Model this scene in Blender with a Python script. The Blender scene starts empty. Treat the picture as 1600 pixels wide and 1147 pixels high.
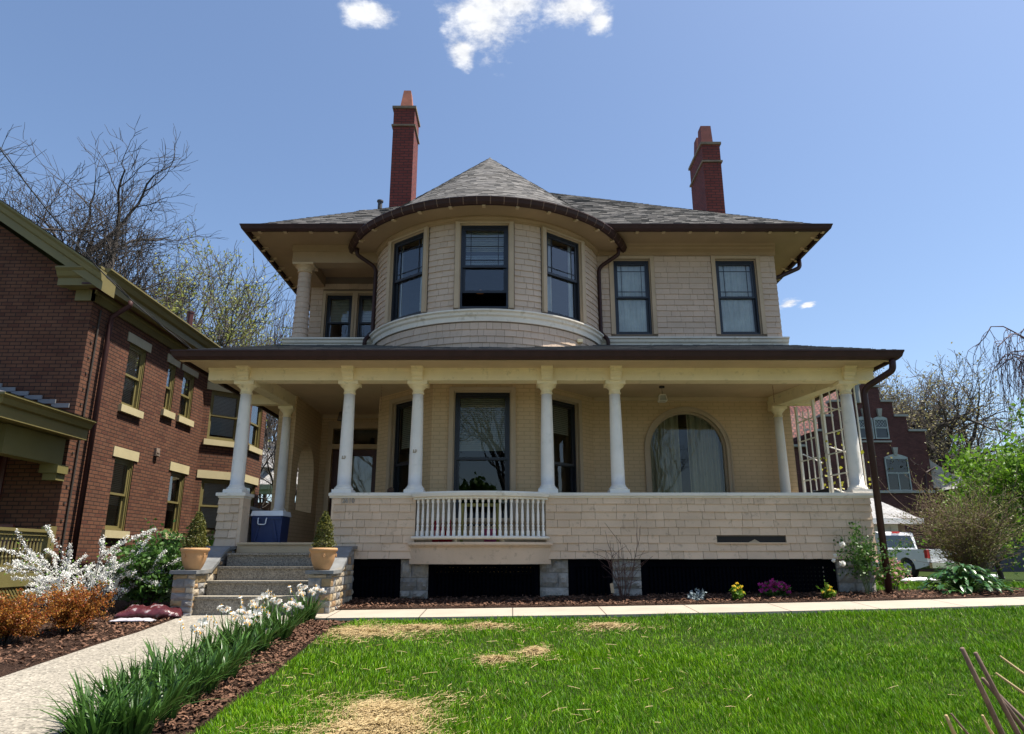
import bpy, math, random
import numpy as np
from mathutils import Vector, Matrix
R = math.radians
random.seed(7)
SC = bpy.context.scene
COL = SC.collection

# ------------------------------------------------------------------ camera, sky, sun, exposure
PITCH, FPX = R(15.2), 1088.0
cam_d = bpy.data.cameras.new('camera'); cam_d.sensor_width = 36.0; cam_d.lens = 36.0 * FPX / 1600.0
cam_d.clip_start = 0.05; cam_d.clip_end = 3000
cam = bpy.data.objects.new('camera', cam_d); COL.objects.link(cam)
cam.location = (0, 0, 0); cam.rotation_euler = (R(90) + PITCH, 0, 0)
SC.camera = cam
SUN_EL, SUN_AZ = R(67), R(89)            # azimuth measured from +Y towards +X
sd = bpy.data.lights.new('sun', 'SUN'); sd.energy = 5.0; sd.angle = R(0.5); sd.color = (1, .93, .82)
sun = bpy.data.objects.new('sun', sd); COL.objects.link(sun)
sdir = Vector((math.cos(SUN_EL) * math.sin(SUN_AZ), math.cos(SUN_EL) * math.cos(SUN_AZ), math.sin(SUN_EL)))
sun.rotation_euler = sdir.to_track_quat('Z', 'Y').to_euler()
sun.location = (20, 5, 30)
SC.view_settings.view_transform = 'Standard'; SC.view_settings.look = 'None'
SC.view_settings.exposure = 0.95; SC.view_settings.gamma = 1.0
SC.render.film_transparent = False
try:
    SC.cycles.max_bounces = 8; SC.cycles.transparent_max_bounces = 24; SC.cycles.diffuse_bounces = 5
    SC.cycles.use_denoising = True
    SC.cycles.sample_clamp_indirect = 6
except Exception: pass

CT, ST = math.cos(PITCH), math.sin(PITCH)
def ray(px, py):
    u, v = (px - 800) / FPX, (573.5 - py) / FPX
    return u, CT - v * ST, ST + v * CT
def at(px, py, Y):                       # where the line of sight through a spot of the photo meets depth Y
    a, b, c = ray(px, py); k = Y / b
    return Vector((a * k, Y, c * k))
def sm(a, b, x):
    t = min(1, max(0, (x - a) / (b - a))); return t * t * (3 - 2 * t)
def gz(X, Y):                            # height of the ground (eye level is 0)
    if Y < 0: z = -1.5 + .084 * max(Y, -3) * (1 if Y > -3 else 1)
    elif Y < 9: z = -1.5 + .084 * Y
    elif Y < 11: z = -.744 + .052 * (Y - 9)
    elif Y < 40: z = -.64 - .010 * max(0, Y - 13)
    else: z = -.91
    return z + .014 * max(-4, min(9, X)) * (1 - sm(12, 20, Y)) * sm(-2, 6, Y)
def gp(px, py):
    a, b, c = ray(px, py); Y = 8.0
    for _ in range(40):
        X = a / b * Y; Y = max(2., min(60., Y + .7 * (gz(X, Y) / (c / b) - Y)))
    X = a / b * Y
    return Vector((X, Y, gz(X, Y)))

W = bpy.data.worlds.new('World'); SC.world = W; W.use_nodes = True
def build_world():
    nt = W.node_tree; N, L = nt.nodes, nt.links; N.clear()
    def nd(t, **k):
        n = N.new(t)
        for a, b in k.items(): setattr(n, a, b)
        return n
    def mth(op, a, b=None, c=None, clamp=False):
        n = nd('ShaderNodeMath', operation=op, use_clamp=clamp)
        for i, s in enumerate((a, b, c)):
            if s is None: continue
            if isinstance(s, (int, float)): n.inputs[i].default_value = s
            else: L.new(s, n.inputs[i])
        return n.outputs[0]
    sky = nd('ShaderNodeTexSky', sky_type='NISHITA')
    sky.sun_disc = False; sky.sun_elevation = SUN_EL; sky.sun_rotation = SUN_AZ
    sky.altitude = 100; sky.air_density = 1.0; sky.dust_density = 1.3; sky.ozone_density = 3.2
    tc = nd('ShaderNodeTexCoord'); sep = nd('ShaderNodeSeparateXYZ'); L.new(tc.outputs['Generated'], sep.inputs[0])
    zc = mth('MAXIMUM', sep.outputs[2], .02)
    cx, cy = mth('DIVIDE', sep.outputs[0], zc), mth('DIVIDE', sep.outputs[1], zc)     # a flat cloud layer overhead
    comb = nd('ShaderNodeCombineXYZ'); L.new(cx, comb.inputs[0]); L.new(cy, comb.inputs[1])
    def noise(sc, det, ro):
        n = nd('ShaderNodeTexNoise'); n.inputs['Scale'].default_value = sc; n.inputs['Detail'].default_value = det
        n.inputs['Roughness'].default_value = ro; L.new(comb.outputs[0], n.inputs['Vector']); return n.outputs[0]
    n1 = noise(12.0, 10, .60); n2 = noise(34.0, 8, .62)
    tot = None
    # centre and reach of each cloud of the layer, (photo spot, half sizes)
    for (px, py, wx, wy, ns) in ((575, 20, 50, 26, 1), (757, 22, 68, 84, 1), (800, 2, 62, 44, 1), (722, 80, 30, 36, 1), (900, 8, 66, 44, 1), (935, 34, 26, 26, 1), (1232, 474, 17, 9, .7), (1262, 476, 13, 7, .7)):
        d = Vector(ray(px, py)); c = Vector((d.x / d.z, d.y / d.z))
        e = Vector(ray(px + wx, py)); rx = abs(e.x / e.z - c.x)
        e = Vector(ray(px, py + wy)); ry = abs(e.y / e.z - c.y)
        dx = mth('DIVIDE', mth('SUBTRACT', cx, c.x), rx); dy = mth('DIVIDE', mth('SUBTRACT', cy, c.y), ry)
        r2 = mth('SQRT', mth('ADD', mth('MULTIPLY', dx, dx), mth('MULTIPLY', dy, dy)))
        m = mth('SUBTRACT', 1.0, r2)
        tot = m if tot is None else mth('SMOOTH_MAX', tot, m, .25)
    nn = mth('MULTIPLY', mth('SUBTRACT', n1, .5), 2.0)
    n3 = mth('MULTIPLY', mth('SUBTRACT', n2, .5), 1.0)
    val = mth('ADD', mth('ADD', tot, nn), n3)
    fac = nd('ShaderNodeMapRange', interpolation_type='SMOOTHSTEP'); L.new(val, fac.inputs[0])
    fac.inputs[1].default_value = .0; fac.inputs[2].default_value = .85
    near = nd('ShaderNodeMapRange'); L.new(tot, near.inputs[0]); near.inputs[1].default_value = -.55; near.inputs[2].default_value = -.1
    f = mth('MULTIPLY', fac.outputs[0], near.outputs[0])
    shade = nd('ShaderNodeMapRange'); L.new(mth('MULTIPLY_ADD', n1, .6, mth('MULTIPLY', n2, .4)), shade.inputs[0]); shade.inputs[1].default_value = .35; shade.inputs[2].default_value = .62
    shade.inputs[3].default_value = .40; shade.inputs[4].default_value = .58
    cl = nd('ShaderNodeVectorMath', operation='SCALE'); cl.inputs[0].default_value = (.97, .99, 1.03)
    L.new(shade.outputs[0], cl.inputs['Scale'])
    b1 = nd('ShaderNodeBackground'); L.new(sky.outputs[0], b1.inputs[0]); b1.inputs[1].default_value = SKY_STRENGTH
    b2 = nd('ShaderNodeBackground'); L.new(cl.outputs[0], b2.inputs[0]); b2.inputs[1].default_value = 1.0
    mx = nd('ShaderNodeMixShader'); L.new(f, mx.inputs[0]); L.new(b1.outputs[0], mx.inputs[1]); L.new(b2.outputs[0], mx.inputs[2])
    out = nd('ShaderNodeOutputWorld'); L.new(mx.outputs[0], out.inputs[0])
SKY_STRENGTH = 0.097
build_world()

# ------------------------------------------------------------------ materials
MATS = {}
def new_mat(name):
    m = bpy.data.materials.new(name); m.use_nodes = True; MATS[name] = m
    nt = m.node_tree; b = nt.nodes['Principled BSDF']
    return m, nt, b
def _n(nt, t, **k):
    n = nt.nodes.new(t)
    for a, v in k.items(): setattr(n, a, v)
    return n
def c4(c): return (c[0], c[1], c[2], 1)
def coords(nt, kind='Object'):
    return _n(nt, 'ShaderNodeTexCoord').outputs[kind]
def noise(nt, sc, det=6, ro=.6, vec=None, kind='Object'):
    n = _n(nt, 'ShaderNodeTexNoise'); n.inputs['Scale'].default_value = sc; n.inputs['Detail'].default_value = det
    n.inputs['Roughness'].default_value = ro; nt.links.new(vec or coords(nt, kind), n.inputs['Vector']); return n.outputs[0]
def ramp(nt, fac, stops):
    r = _n(nt, 'ShaderNodeValToRGB'); nt.links.new(fac, r.inputs[0]); e = r.color_ramp.elements
    while len(e) > 1: e.remove(e[-1])
    e[0].position, e[0].color = stops[0][0], c4(stops[0][1])
    for p, c in stops[1:]:
        q = e.new(p); q.color = c4(c)
    return r.outputs[0]
def mixc(nt, fac, a, b, mode='MIX'):
    m = _n(nt, 'ShaderNodeMix', data_type='RGBA', blend_type=mode)
    for i, s in ((0, fac), (6, a), (7, b)):
        if isinstance(s, (int, float)): m.inputs[i].default_value = s
        elif isinstance(s, tuple): m.inputs[i].default_value = c4(s)
        else: nt.links.new(s, m.inputs[i])
    return m.outputs[2]
def bump(nt, b, h, strength, dist=.01, prev=None):
    n = _n(nt, 'ShaderNodeBump'); n.inputs['Strength'].default_value = strength; n.inputs['Distance'].default_value = dist
    nt.links.new(h, n.inputs['Height'])
    if prev: nt.links.new(prev, n.inputs['Normal'])
    nt.links.new(n.outputs[0], b.inputs['Normal']); return n.outputs[0]
def mat(name, col, rough=.6, var=.18, nsc=3, bmp=.15, bsc=60, dist=.004, island=0., metal=0, spec=.5, dirt=None, dirt_sc=6):
    m, nt, b = new_mat(name)
    f = noise(nt, nsc)
    lo = tuple(x * (1 - var) for x in col); hi = tuple(min(1, x * (1 + var)) for x in col)
    c = ramp(nt, f, [(.3, lo), (.7, hi)])
    if island:
        g = _n(nt, 'ShaderNodeNewGeometry').outputs['Random Per Island']
        c = mixc(nt, 1.0, c, ramp(nt, g, [(0, (1 - island,) * 3), (1, (1 + island,) * 3)]), 'MULTIPLY')
    if dirt:
        f2 = noise(nt, dirt_sc, 10, .7)
        mr = _n(nt, 'ShaderNodeMapRange'); nt.links.new(f2, mr.inputs[0]); mr.inputs[1].default_value = .56; mr.inputs[2].default_value = .72; mr.inputs[4].default_value = .8
        c = mixc(nt, mr.outputs[0], c, dirt)
    nt.links.new(c, b.inputs['Base Color'])
    b.inputs['Roughness'].default_value = rough; b.inputs['Metallic'].default_value = metal
    b.inputs['Specular IOR Level'].default_value = spec
    if bmp: bump(nt, b, noise(nt, bsc, 5), bmp, dist)
    return m
def brick_mat(name, c1, c2, cm, bw=.215, bh=.075, mort=.01, rough=.85, bstr=.5, bdist=.006, freq=2, noisev=.5, dark=None, stain=None):
    m, nt, b = new_mat(name)
    uv = coords(nt, 'UV')
    t = _n(nt, 'ShaderNodeTexBrick'); nt.links.new(uv, t.inputs['Vector'])
    t.offset_frequency = freq; t.inputs['Scale'].default_value = 1.0; t.inputs['Mortar Size'].default_value = mort
    t.inputs['Mortar Smooth'].default_value = .15; t.inputs['Bias'].default_value = 0
    t.inputs['Brick Width'].default_value = bw; t.inputs['Row Height'].default_value = bh
    t.inputs['Color1'].default_value = c4(c1); t.inputs['Color2'].default_value = c4(c2); t.inputs['Mortar'].default_value = c4(cm)
    f = noise(nt, 2.2, 8, .65, uv)
    c = mixc(nt, noisev, t.outputs['Color'], ramp(nt, f, [(.25, (.45, .45, .45)), (.75, (1.5, 1.5, 1.5))]), 'MULTIPLY')
    if dark:
        w = _n(nt, 'ShaderNodeTexBrick'); nt.links.new(uv, w.inputs['Vector']); w.offset_frequency = freq
        for k, v in (('Scale', 1.0), ('Mortar Size', 0.0), ('Bias', -.45), ('Brick Width', bw), ('Row Height', bh)): w.inputs[k].default_value = v
        w.inputs['Color1'].default_value = (0, 0, 0, 1); w.inputs['Color2'].default_value = (1, 1, 1, 1); w.inputs['Mortar'].default_value = (0, 0, 0, 1)
        k = mixc(nt, t.outputs['Fac'], w.outputs['Color'], (0, 0, 0))
        s = _n(nt, 'ShaderNodeMath', operation='MULTIPLY'); nt.links.new(k, s.inputs[0]); s.inputs[1].default_value = .8
        c = mixc(nt, s.outputs[0], c, dark)
    nt.links.new(c, b.inputs['Base Color']); b.inputs['Roughness'].default_value = rough
    b.inputs['Specular IOR Level'].default_value = .25
    inv = _n(nt, 'ShaderNodeMath', operation='SUBTRACT'); inv.inputs[0].default_value = 1; nt.links.new(t.outputs['Fac'], inv.inputs[1])
    p = bump(nt, b, inv.outputs[0], bstr, bdist)
    bump(nt, b, noise(nt, 90, 4, .6, uv), .25, .004, p)
    return m
def leaf_mat(name, c1, c2, trans=.35, rough=.5):
    m, nt, b = new_mat(name)
    g = _n(nt, 'ShaderNodeNewGeometry').outputs['Random Per Island']
    c = ramp(nt, g, [(0, c1), (1, c2)])
    nt.links.new(c, b.inputs['Base Color']); b.inputs['Roughness'].default_value = rough
    b.inputs['Specular IOR Level'].default_value = .35
    tr = _n(nt, 'ShaderNodeBsdfTranslucent'); nt.links.new(c, tr.inputs[0])
    mx = _n(nt, 'ShaderNodeMixShader'); mx.inputs[0].default_value = trans
    nt.links.new(b.outputs[0], mx.inputs[1]); nt.links.new(tr.outputs[0], mx.inputs[2])
    nt.links.new(mx.outputs[0], nt.nodes['Material Output'].inputs[0]); return m
def glass_mat(name, tint=(.75, .8, .8), refl=1.0, rough=.01):
    m, nt, b = new_mat(name); nt.nodes.remove(b)
    tr = _n(nt, 'ShaderNodeBsdfTransparent'); tr.inputs[0].default_value = c4(tint)
    gl = _n(nt, 'ShaderNodeBsdfGlossy'); gl.inputs['Roughness'].default_value = rough; gl.inputs[0].default_value = (1, 1, 1, 1)
    fr = _n(nt, 'ShaderNodeFresnel'); fr.inputs[0].default_value = 1.75
    bp = _n(nt, 'ShaderNodeBump'); bp.inputs['Strength'].default_value = .05; bp.inputs['Distance'].default_value = .02
    nt.links.new(noise(nt, 1.7, 2, .5), bp.inputs['Height']); nt.links.new(bp.outputs[0], gl.inputs['Normal'])
    mu = _n(nt, 'ShaderNodeMath', operation='MULTIPLY_ADD', use_clamp=True); nt.links.new(fr.outputs[0], mu.inputs[0]); mu.inputs[1].default_value = refl; mu.inputs[2].default_value = .02
    mx = _n(nt, 'ShaderNodeMixShader'); nt.links.new(mu.outputs[0], mx.inputs[0]); nt.links.new(tr.outputs[0], mx.inputs[1]); nt.links.new(gl.outputs[0], mx.inputs[2])
    nt.links.new(mx.outputs[0], nt.nodes['Material Output'].inputs[0]); return m
def tab_mat(name, cols, rough=.9):                      # asphalt roof tabs
    m, nt, b = new_mat(name)
    g = _n(nt, 'ShaderNodeNewGeometry').outputs['Random Per Island']
    k = len(cols); c = ramp(nt, g, [(i / k, q) for i, q in enumerate(cols)])
    nt.nodes[-1].color_ramp.interpolation = 'CONSTANT'
    f = noise(nt, 120, 3, .6); c = mixc(nt, .55, c, ramp(nt, f, [(.3, (.5, .5, .5)), (.7, (1.5, 1.5, 1.5))]), 'MULTIPLY')
    f = noise(nt, .8, 4, .6); c = mixc(nt, .2, c, ramp(nt, f, [(.3, (.7, .7, .7)), (.7, (1.3, 1.3, 1.3))]), 'MULTIPLY')
    nt.links.new(c, b.inputs['Base Color']); b.inputs['Roughness'].default_value = rough; b.inputs['Specular IOR Level'].default_value = .2
    bump(nt, b, noise(nt, 200, 3), .4, .004); return m

SHINGLE = mat('painted_shingle', (.56, .43, .325), .75, .08, 1.6, .35, 45, .004, island=.055, spec=.25, dirt=(.42, .31, .225), dirt_sc=14)
SHINGLE_PARAPET = mat('weathered_painted_shingle', (.63, .47, .325), .75, .10, 1.6, .5, 45, .006, island=.08, spec=.25, dirt=(.29, .215, .15), dirt_sc=9)
SHEATH = mat('dark_building_paper', (.17, .13, .095), .95, .1)
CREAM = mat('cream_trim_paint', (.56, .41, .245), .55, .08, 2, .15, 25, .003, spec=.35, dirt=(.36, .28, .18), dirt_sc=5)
BEAM = mat('pale_beam_paint', (.86, .735, .47), .55, .08, 2, .15, 25, .003, spec=.35, dirt=(.45, .39, .22), dirt_sc=6)
SOFFIT = mat('soffit_paint', (.56, .42, .26), .6, .08, 2, .1, 25, .003, spec=.3)
WHITE = mat('white_paint', (.82, .775, .705), .5, .06, 3, .2, 30, .003, spec=.4, dirt=(.66, .63, .56), dirt_sc=7)
RAILW = mat('weathered_white_rail', (.74, .69, .60), .6, .1, 2, .3, 20, .003, spec=.3, dirt=(.36, .31, .22), dirt_sc=4)
PBRICK = brick_mat('painted_brick', (.59, .42, .24), (.62, .445, .255), (.50, .355, .20), .21, .07, .008, .7, .55, .006, noisev=.15)
CASING = mat('window_casing_paint', (.47, .355, .235), .6, .08, 2, .15, 25, .003, spec=.3)
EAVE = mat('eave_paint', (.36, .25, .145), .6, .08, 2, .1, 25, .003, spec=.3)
BROWN = mat('brown_gutter', (.038, .015, .013), .5, .2, 6, .05, 20, .002, spec=.3)
def roofcols(k): return [tuple(x * k for x in c) for c in ((.21, .205, .20), (.26, .25, .245), (.165, .163, .165), (.23, .22, .212), (.28, .27, .26), (.19, .183, .178))]
ROOF = tab_mat('asphalt_tabs', roofcols(.55))
ROOFUNDER = mat('roof_felt', (.07, .07, .075), .9, .1)
NAVY = mat('dark_sash_paint', (.012, .014, .020), .35, .2, 8, .05)
GLASS = glass_mat('window_glass')
GLASS1 = glass_mat('porch_window_glass', refl=.4)
GLASS2 = glass_mat('neighbour_glass', (.8, .85, .85), 1.2)
LACE = mat('lace_curtain', (.82, .82, .78), .9, .15, 4, .1)
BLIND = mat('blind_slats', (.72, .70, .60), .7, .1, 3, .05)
DRAPE = mat('drape_cloth', (.42, .375, .245), .9, .12, 3, .15, 14, .01)
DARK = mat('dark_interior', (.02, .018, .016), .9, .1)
LATT = mat('dark_lattice_paint', (.003, .0035, .006), 1., .2, 6, 0, spec=0.)
REDBRICK = brick_mat('chimney_brick', (.155, .036, .029), (.20, .048, .036), (.075, .032, .028), .21, .075, .011, .8, .7, .008, noisev=.4)
CLAY = mat('clay_pot', (.30, .10, .06), .8, .25, 5, .2, 30)
CAPST = mat('chimney_capstone', (.20, .15, .10), .85, .2, 5, .3, 30)
STONE = mat('rough_limestone', (.30, .28, .245), .9, .35, 3.5, .9, 16, .03, island=.3, spec=.2, dirt=(.16, .15, .135), dirt_sc=8)
def stone_mix(name, cols, bstr=.8):
    m, nt, b = new_mat(name)
    g = _n(nt, 'ShaderNodeNewGeometry').outputs['Random Per Island']
    c = ramp(nt, g, [(i / len(cols), q) for i, q in enumerate(cols)]); nt.nodes[-1].color_ramp.interpolation = 'CONSTANT'
    f = noise(nt, 9, 8, .65); c = mixc(nt, .6, c, ramp(nt, f, [(.3, (.55, .55, .55)), (.7, (1.4, 1.4, 1.4))]), 'MULTIPLY')
    nt.links.new(c, b.inputs['Base Color']); b.inputs['Roughness'].default_value = .85; b.inputs['Specular IOR Level'].default_value = .25
    bump(nt, b, noise(nt, 22, 6), bstr, .015); return m
LEDGE = stone_mix('ledge_stone', [(.36, .30, .22), (.20, .195, .19), (.30, .22, .12), (.26, .25, .235), (.42, .36, .27), (.33, .215, .12), (.24, .235, .225)])
MORTAR = mat('mortar', (.22, .21, .195), .95, .15, 8, .3)
SLATE = mat('slate_coping', (.16, .165, .165), .7, .3, 4, .4, 20, .01, island=.2, dirt=(.24, .19, .11), dirt_sc=3)
def aggregate(name, col, sc=55):
    m, nt, b = new_mat(name)
    v = _n(nt, 'ShaderNodeTexVoronoi'); v.inputs['Scale'].default_value = sc; nt.links.new(coords(nt), v.inputs['Vector'])
    sp = _n(nt, 'ShaderNodeSeparateColor'); nt.links.new(v.outputs['Color'], sp.inputs[0])
    c = ramp(nt, sp.outputs[0], [(0, tuple(x * .55 for x in col)), (.35, tuple(x * .9 for x in col)), (.8, tuple(x * 1.12 for x in col)), (1, tuple(min(1, x * 1.45) for x in col))])
    f = noise(nt, 1.4, 6); c = mixc(nt, .45, c, ramp(nt, f, [(.3, (.75, .75, .75)), (.7, (1.2, 1.2, 1.2))]), 'MULTIPLY')
    nt.links.new(c, b.inputs['Base Color']); b.inputs['Roughness'].default_value = .85; b.inputs['Specular IOR Level'].default_value = .3
    bump(nt, b, v.outputs['Distance'], .5, .006); return m
CONC = aggregate('aggregate_concrete', (.275, .25, .205))
CONC_STEP = aggregate('step_concrete', (.25, .225, .18), 70)
WALKM = mat('walk_concrete', (.35, .305, .245), .9, .12, 2.5, .3, 60, .004, dirt=(.3, .27, .22), dirt_sc=2.5)
def joints():
    nt = WALKM.node_tree; b = nt.nodes['Principled BSDF']; old = b.inputs['Base Color'].links[0].from_socket
    sp = _n(nt, 'ShaderNodeSeparateXYZ'); nt.links.new(coords(nt), sp.inputs[0]); pv = sp.outputs[0]
    for op, v in (('DIVIDE', 1.15), ('FRACT', None), ('LESS_THAN', .014)):
        m_ = _n(nt, 'ShaderNodeMath', operation=op); nt.links.new(pv, m_.inputs[0]); pv = m_.outputs[0]
        if v: m_.inputs[1].default_value = v
    nt.links.new(mixc(nt, pv, old, (.10, .085, .065)), b.inputs['Base Color'])
joints()
def mulch_mat():
    m, nt, b = new_mat('mulch')
    v = _n(nt, 'ShaderNodeTexVoronoi'); v.inputs['Scale'].default_value = 75
    mp = _n(nt, 'ShaderNodeMapping'); mp.inputs['Scale'].default_value = (1, 1.9, 1); nt.links.new(coords(nt), mp.inputs[0])
    nz = _n(nt, 'ShaderNodeTexNoise'); nz.inputs['Scale'].default_value = 6; nt.links.new(mp.outputs[0], nz.inputs['Vector'])
    ad = _n(nt, 'ShaderNodeVectorMath', operation='MULTIPLY_ADD'); nt.links.new(nz.outputs['Color'], ad.inputs[0]); ad.inputs[1].default_value = (.5, .5, .5); nt.links.new(mp.outputs[0], ad.inputs[2])
    nt.links.new(ad.outputs[0], v.inputs['Vector'])
    sp = _n(nt, 'ShaderNodeSeparateColor'); nt.links.new(v.outputs['Color'], sp.inputs[0])
    c = ramp(nt, sp.outputs[0], [(0, (.03, .016, .010)), (.5, (.085, .046, .030)), (1, (.17, .10, .07))])
    nt.links.new(c, b.inputs['Base Color']); b.inputs['Roughness'].default_value = .95; b.inputs['Specular IOR Level'].default_value = .15
    bump(nt, b, v.outputs['Distance'], 1, .03); return m
MULCH = mulch_mat()
CHIP = mat('bark_chip', (.13, .07, .045), .9, .2, 9, .2, 40, .003, island=.55, spec=.15)
def turf_mat():
    m, nt, b = new_mat('turf_soil')
    c = ramp(nt, noise(nt, 40, 8, .7), [(.3, (.012, .018, .005)), (.6, (.035, .06, .010)), (.75, (.06, .10, .02))])
    nt.links.new(c, b.inputs['Base Color']); b.inputs['Roughness'].default_value = .95; b.inputs['Specular IOR Level'].default_value = .1
    bump(nt, b, noise(nt, 60, 5), .8, .03); return m
TURF = turf_mat()
def grass_mat():
    m, nt, b = new_mat('grass_blade')
    g = _n(nt, 'ShaderNodeNewGeometry').outputs['Random Per Island']
    c = ramp(nt, g, [(0, (.03, .10, .001)), (.4, (.085, .23, .001)), (.75, (.15, .34, .002)), (.94, (.24, .42, .01)), (1, (.40, .40, .14))])
    f = noise(nt, .9, 5, .65); c = mixc(nt, .6, c, ramp(nt, f, [(.32, (.6, .72, .6)), (.7, (1.35, 1.2, 1.15))]), 'MULTIPLY')
    f = noise(nt, 4.5, 6, .7); c = mixc(nt, .7, c, ramp(nt, f, [(.34, (.55, .60, .65)), (.66, (1.28, 1.2, 1.3))]), 'MULTIPLY')
    nt.links.new(c, b.inputs['Base Color']); b.inputs['Roughness'].default_value = .42; b.inputs['Specular IOR Level'].default_value = .18
    tr = _n(nt, 'ShaderNodeBsdfTranslucent'); nt.links.new(c, tr.inputs[0])
    mx = _n(nt, 'ShaderNodeMixShader'); mx.inputs[0].default_value = .22
    nt.links.new(b.outputs[0], mx.inputs[1]); nt.links.new(tr.outputs[0], mx.inputs[2])
    nt.links.new(mx.outputs[0], nt.nodes['Material Output'].inputs[0]); return m
GRASS = grass_mat()
STRAW = leaf_mat('dry_straw', (.27, .185, .075), (.52, .40, .20), .15, .6)

# neighbours and the rest
NBRICK = brick_mat('dark_red_brick', (.098, .038, .024), (.185, .085, .046), (.038, .023, .018), .205, .072, .009, .85, .7, .008, noisev=.5, dark=(.045, .020, .020))
OLIVE = mat('olive_trim_paint', (.165, .138, .05), .55, .08, 2, .1, 20, .003)
OLIVED = mat('olive_lattice_paint', (.155, .135, .045), .6, .1, 2, .1, 20, .003)
SILL = mat('pale_yellow_sill', (.46, .40, .235), .65, .08, 3, .15, 30, .003)
FOUND = stone_mix('pink_foundation_stone', [(.40, .31, .25), (.45, .37, .29), (.36, .27, .23), (.48, .40, .33)])
DOORRED = mat('oxblood_door', (.06, .012, .010), .45, .2, 4)
BARK = mat('grey_bark', (.085, .070, .058), .95, .25, 4, .6, 30, .01)
TWIG = mat('twig_bark', (.10, .078, .068), .95, .25, 4, 0)
BARKD = mat('dark_bark', (.045, .036, .030), .95, .25, 4, .6, 30, .01)
BUD = leaf_mat('olive_bud', (.24, .22, .09), (.34, .31, .14), .4)
BUDG = leaf_mat('yellow_green_bud', (.22, .25, .05), (.36, .38, .10), .4)
GREENL = leaf_mat('spring_leaf', (.07, .17, .012), (.19, .34, .03), .45)
GREEND = leaf_mat('deep_green_leaf', (.03, .085, .015), (.085, .18, .03), .3)
SHRUBL = leaf_mat('brown_green_leaf', (.10, .11, .03), (.22, .24, .06), .35)
HOSTAL = leaf_mat('glossy_green_leaf', (.02, .075, .018), (.06, .16, .035), .2, .3)
ORANGEL = leaf_mat('orange_leaf', (.27, .05, .014), (.36, .19, .028), .35)
WHITEP = leaf_mat('white_petal', (.80, .80, .74), (.92, .91, .88), .3)
YELLOWP = leaf_mat('yellow_petal', (.75, .52, .03), (.85, .68, .08), .3)
CUPP = leaf_mat('orange_cup', (.75, .38, .03), (.80, .48, .05), .2)
MAGP = leaf_mat('magenta_petal', (.28, .012, .14), (.55, .05, .30), .25)
BLUEL = leaf_mat('blue_grey_leaf', (.12, .17, .17), (.30, .36, .40), .2)
TOPI = leaf_mat('topiary_leaf', (.045, .065, .012), (.17, .16, .03), .3)
DAFL = leaf_mat('daffodil_leaf', (.020, .055, .010), (.075, .165, .030), .22, .30)
TERRA = mat('terracotta', (.47, .26, .115), .7, .18, 3, .25, 20, .004, dirt=(.42, .27, .15), dirt_sc=5)

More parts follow.
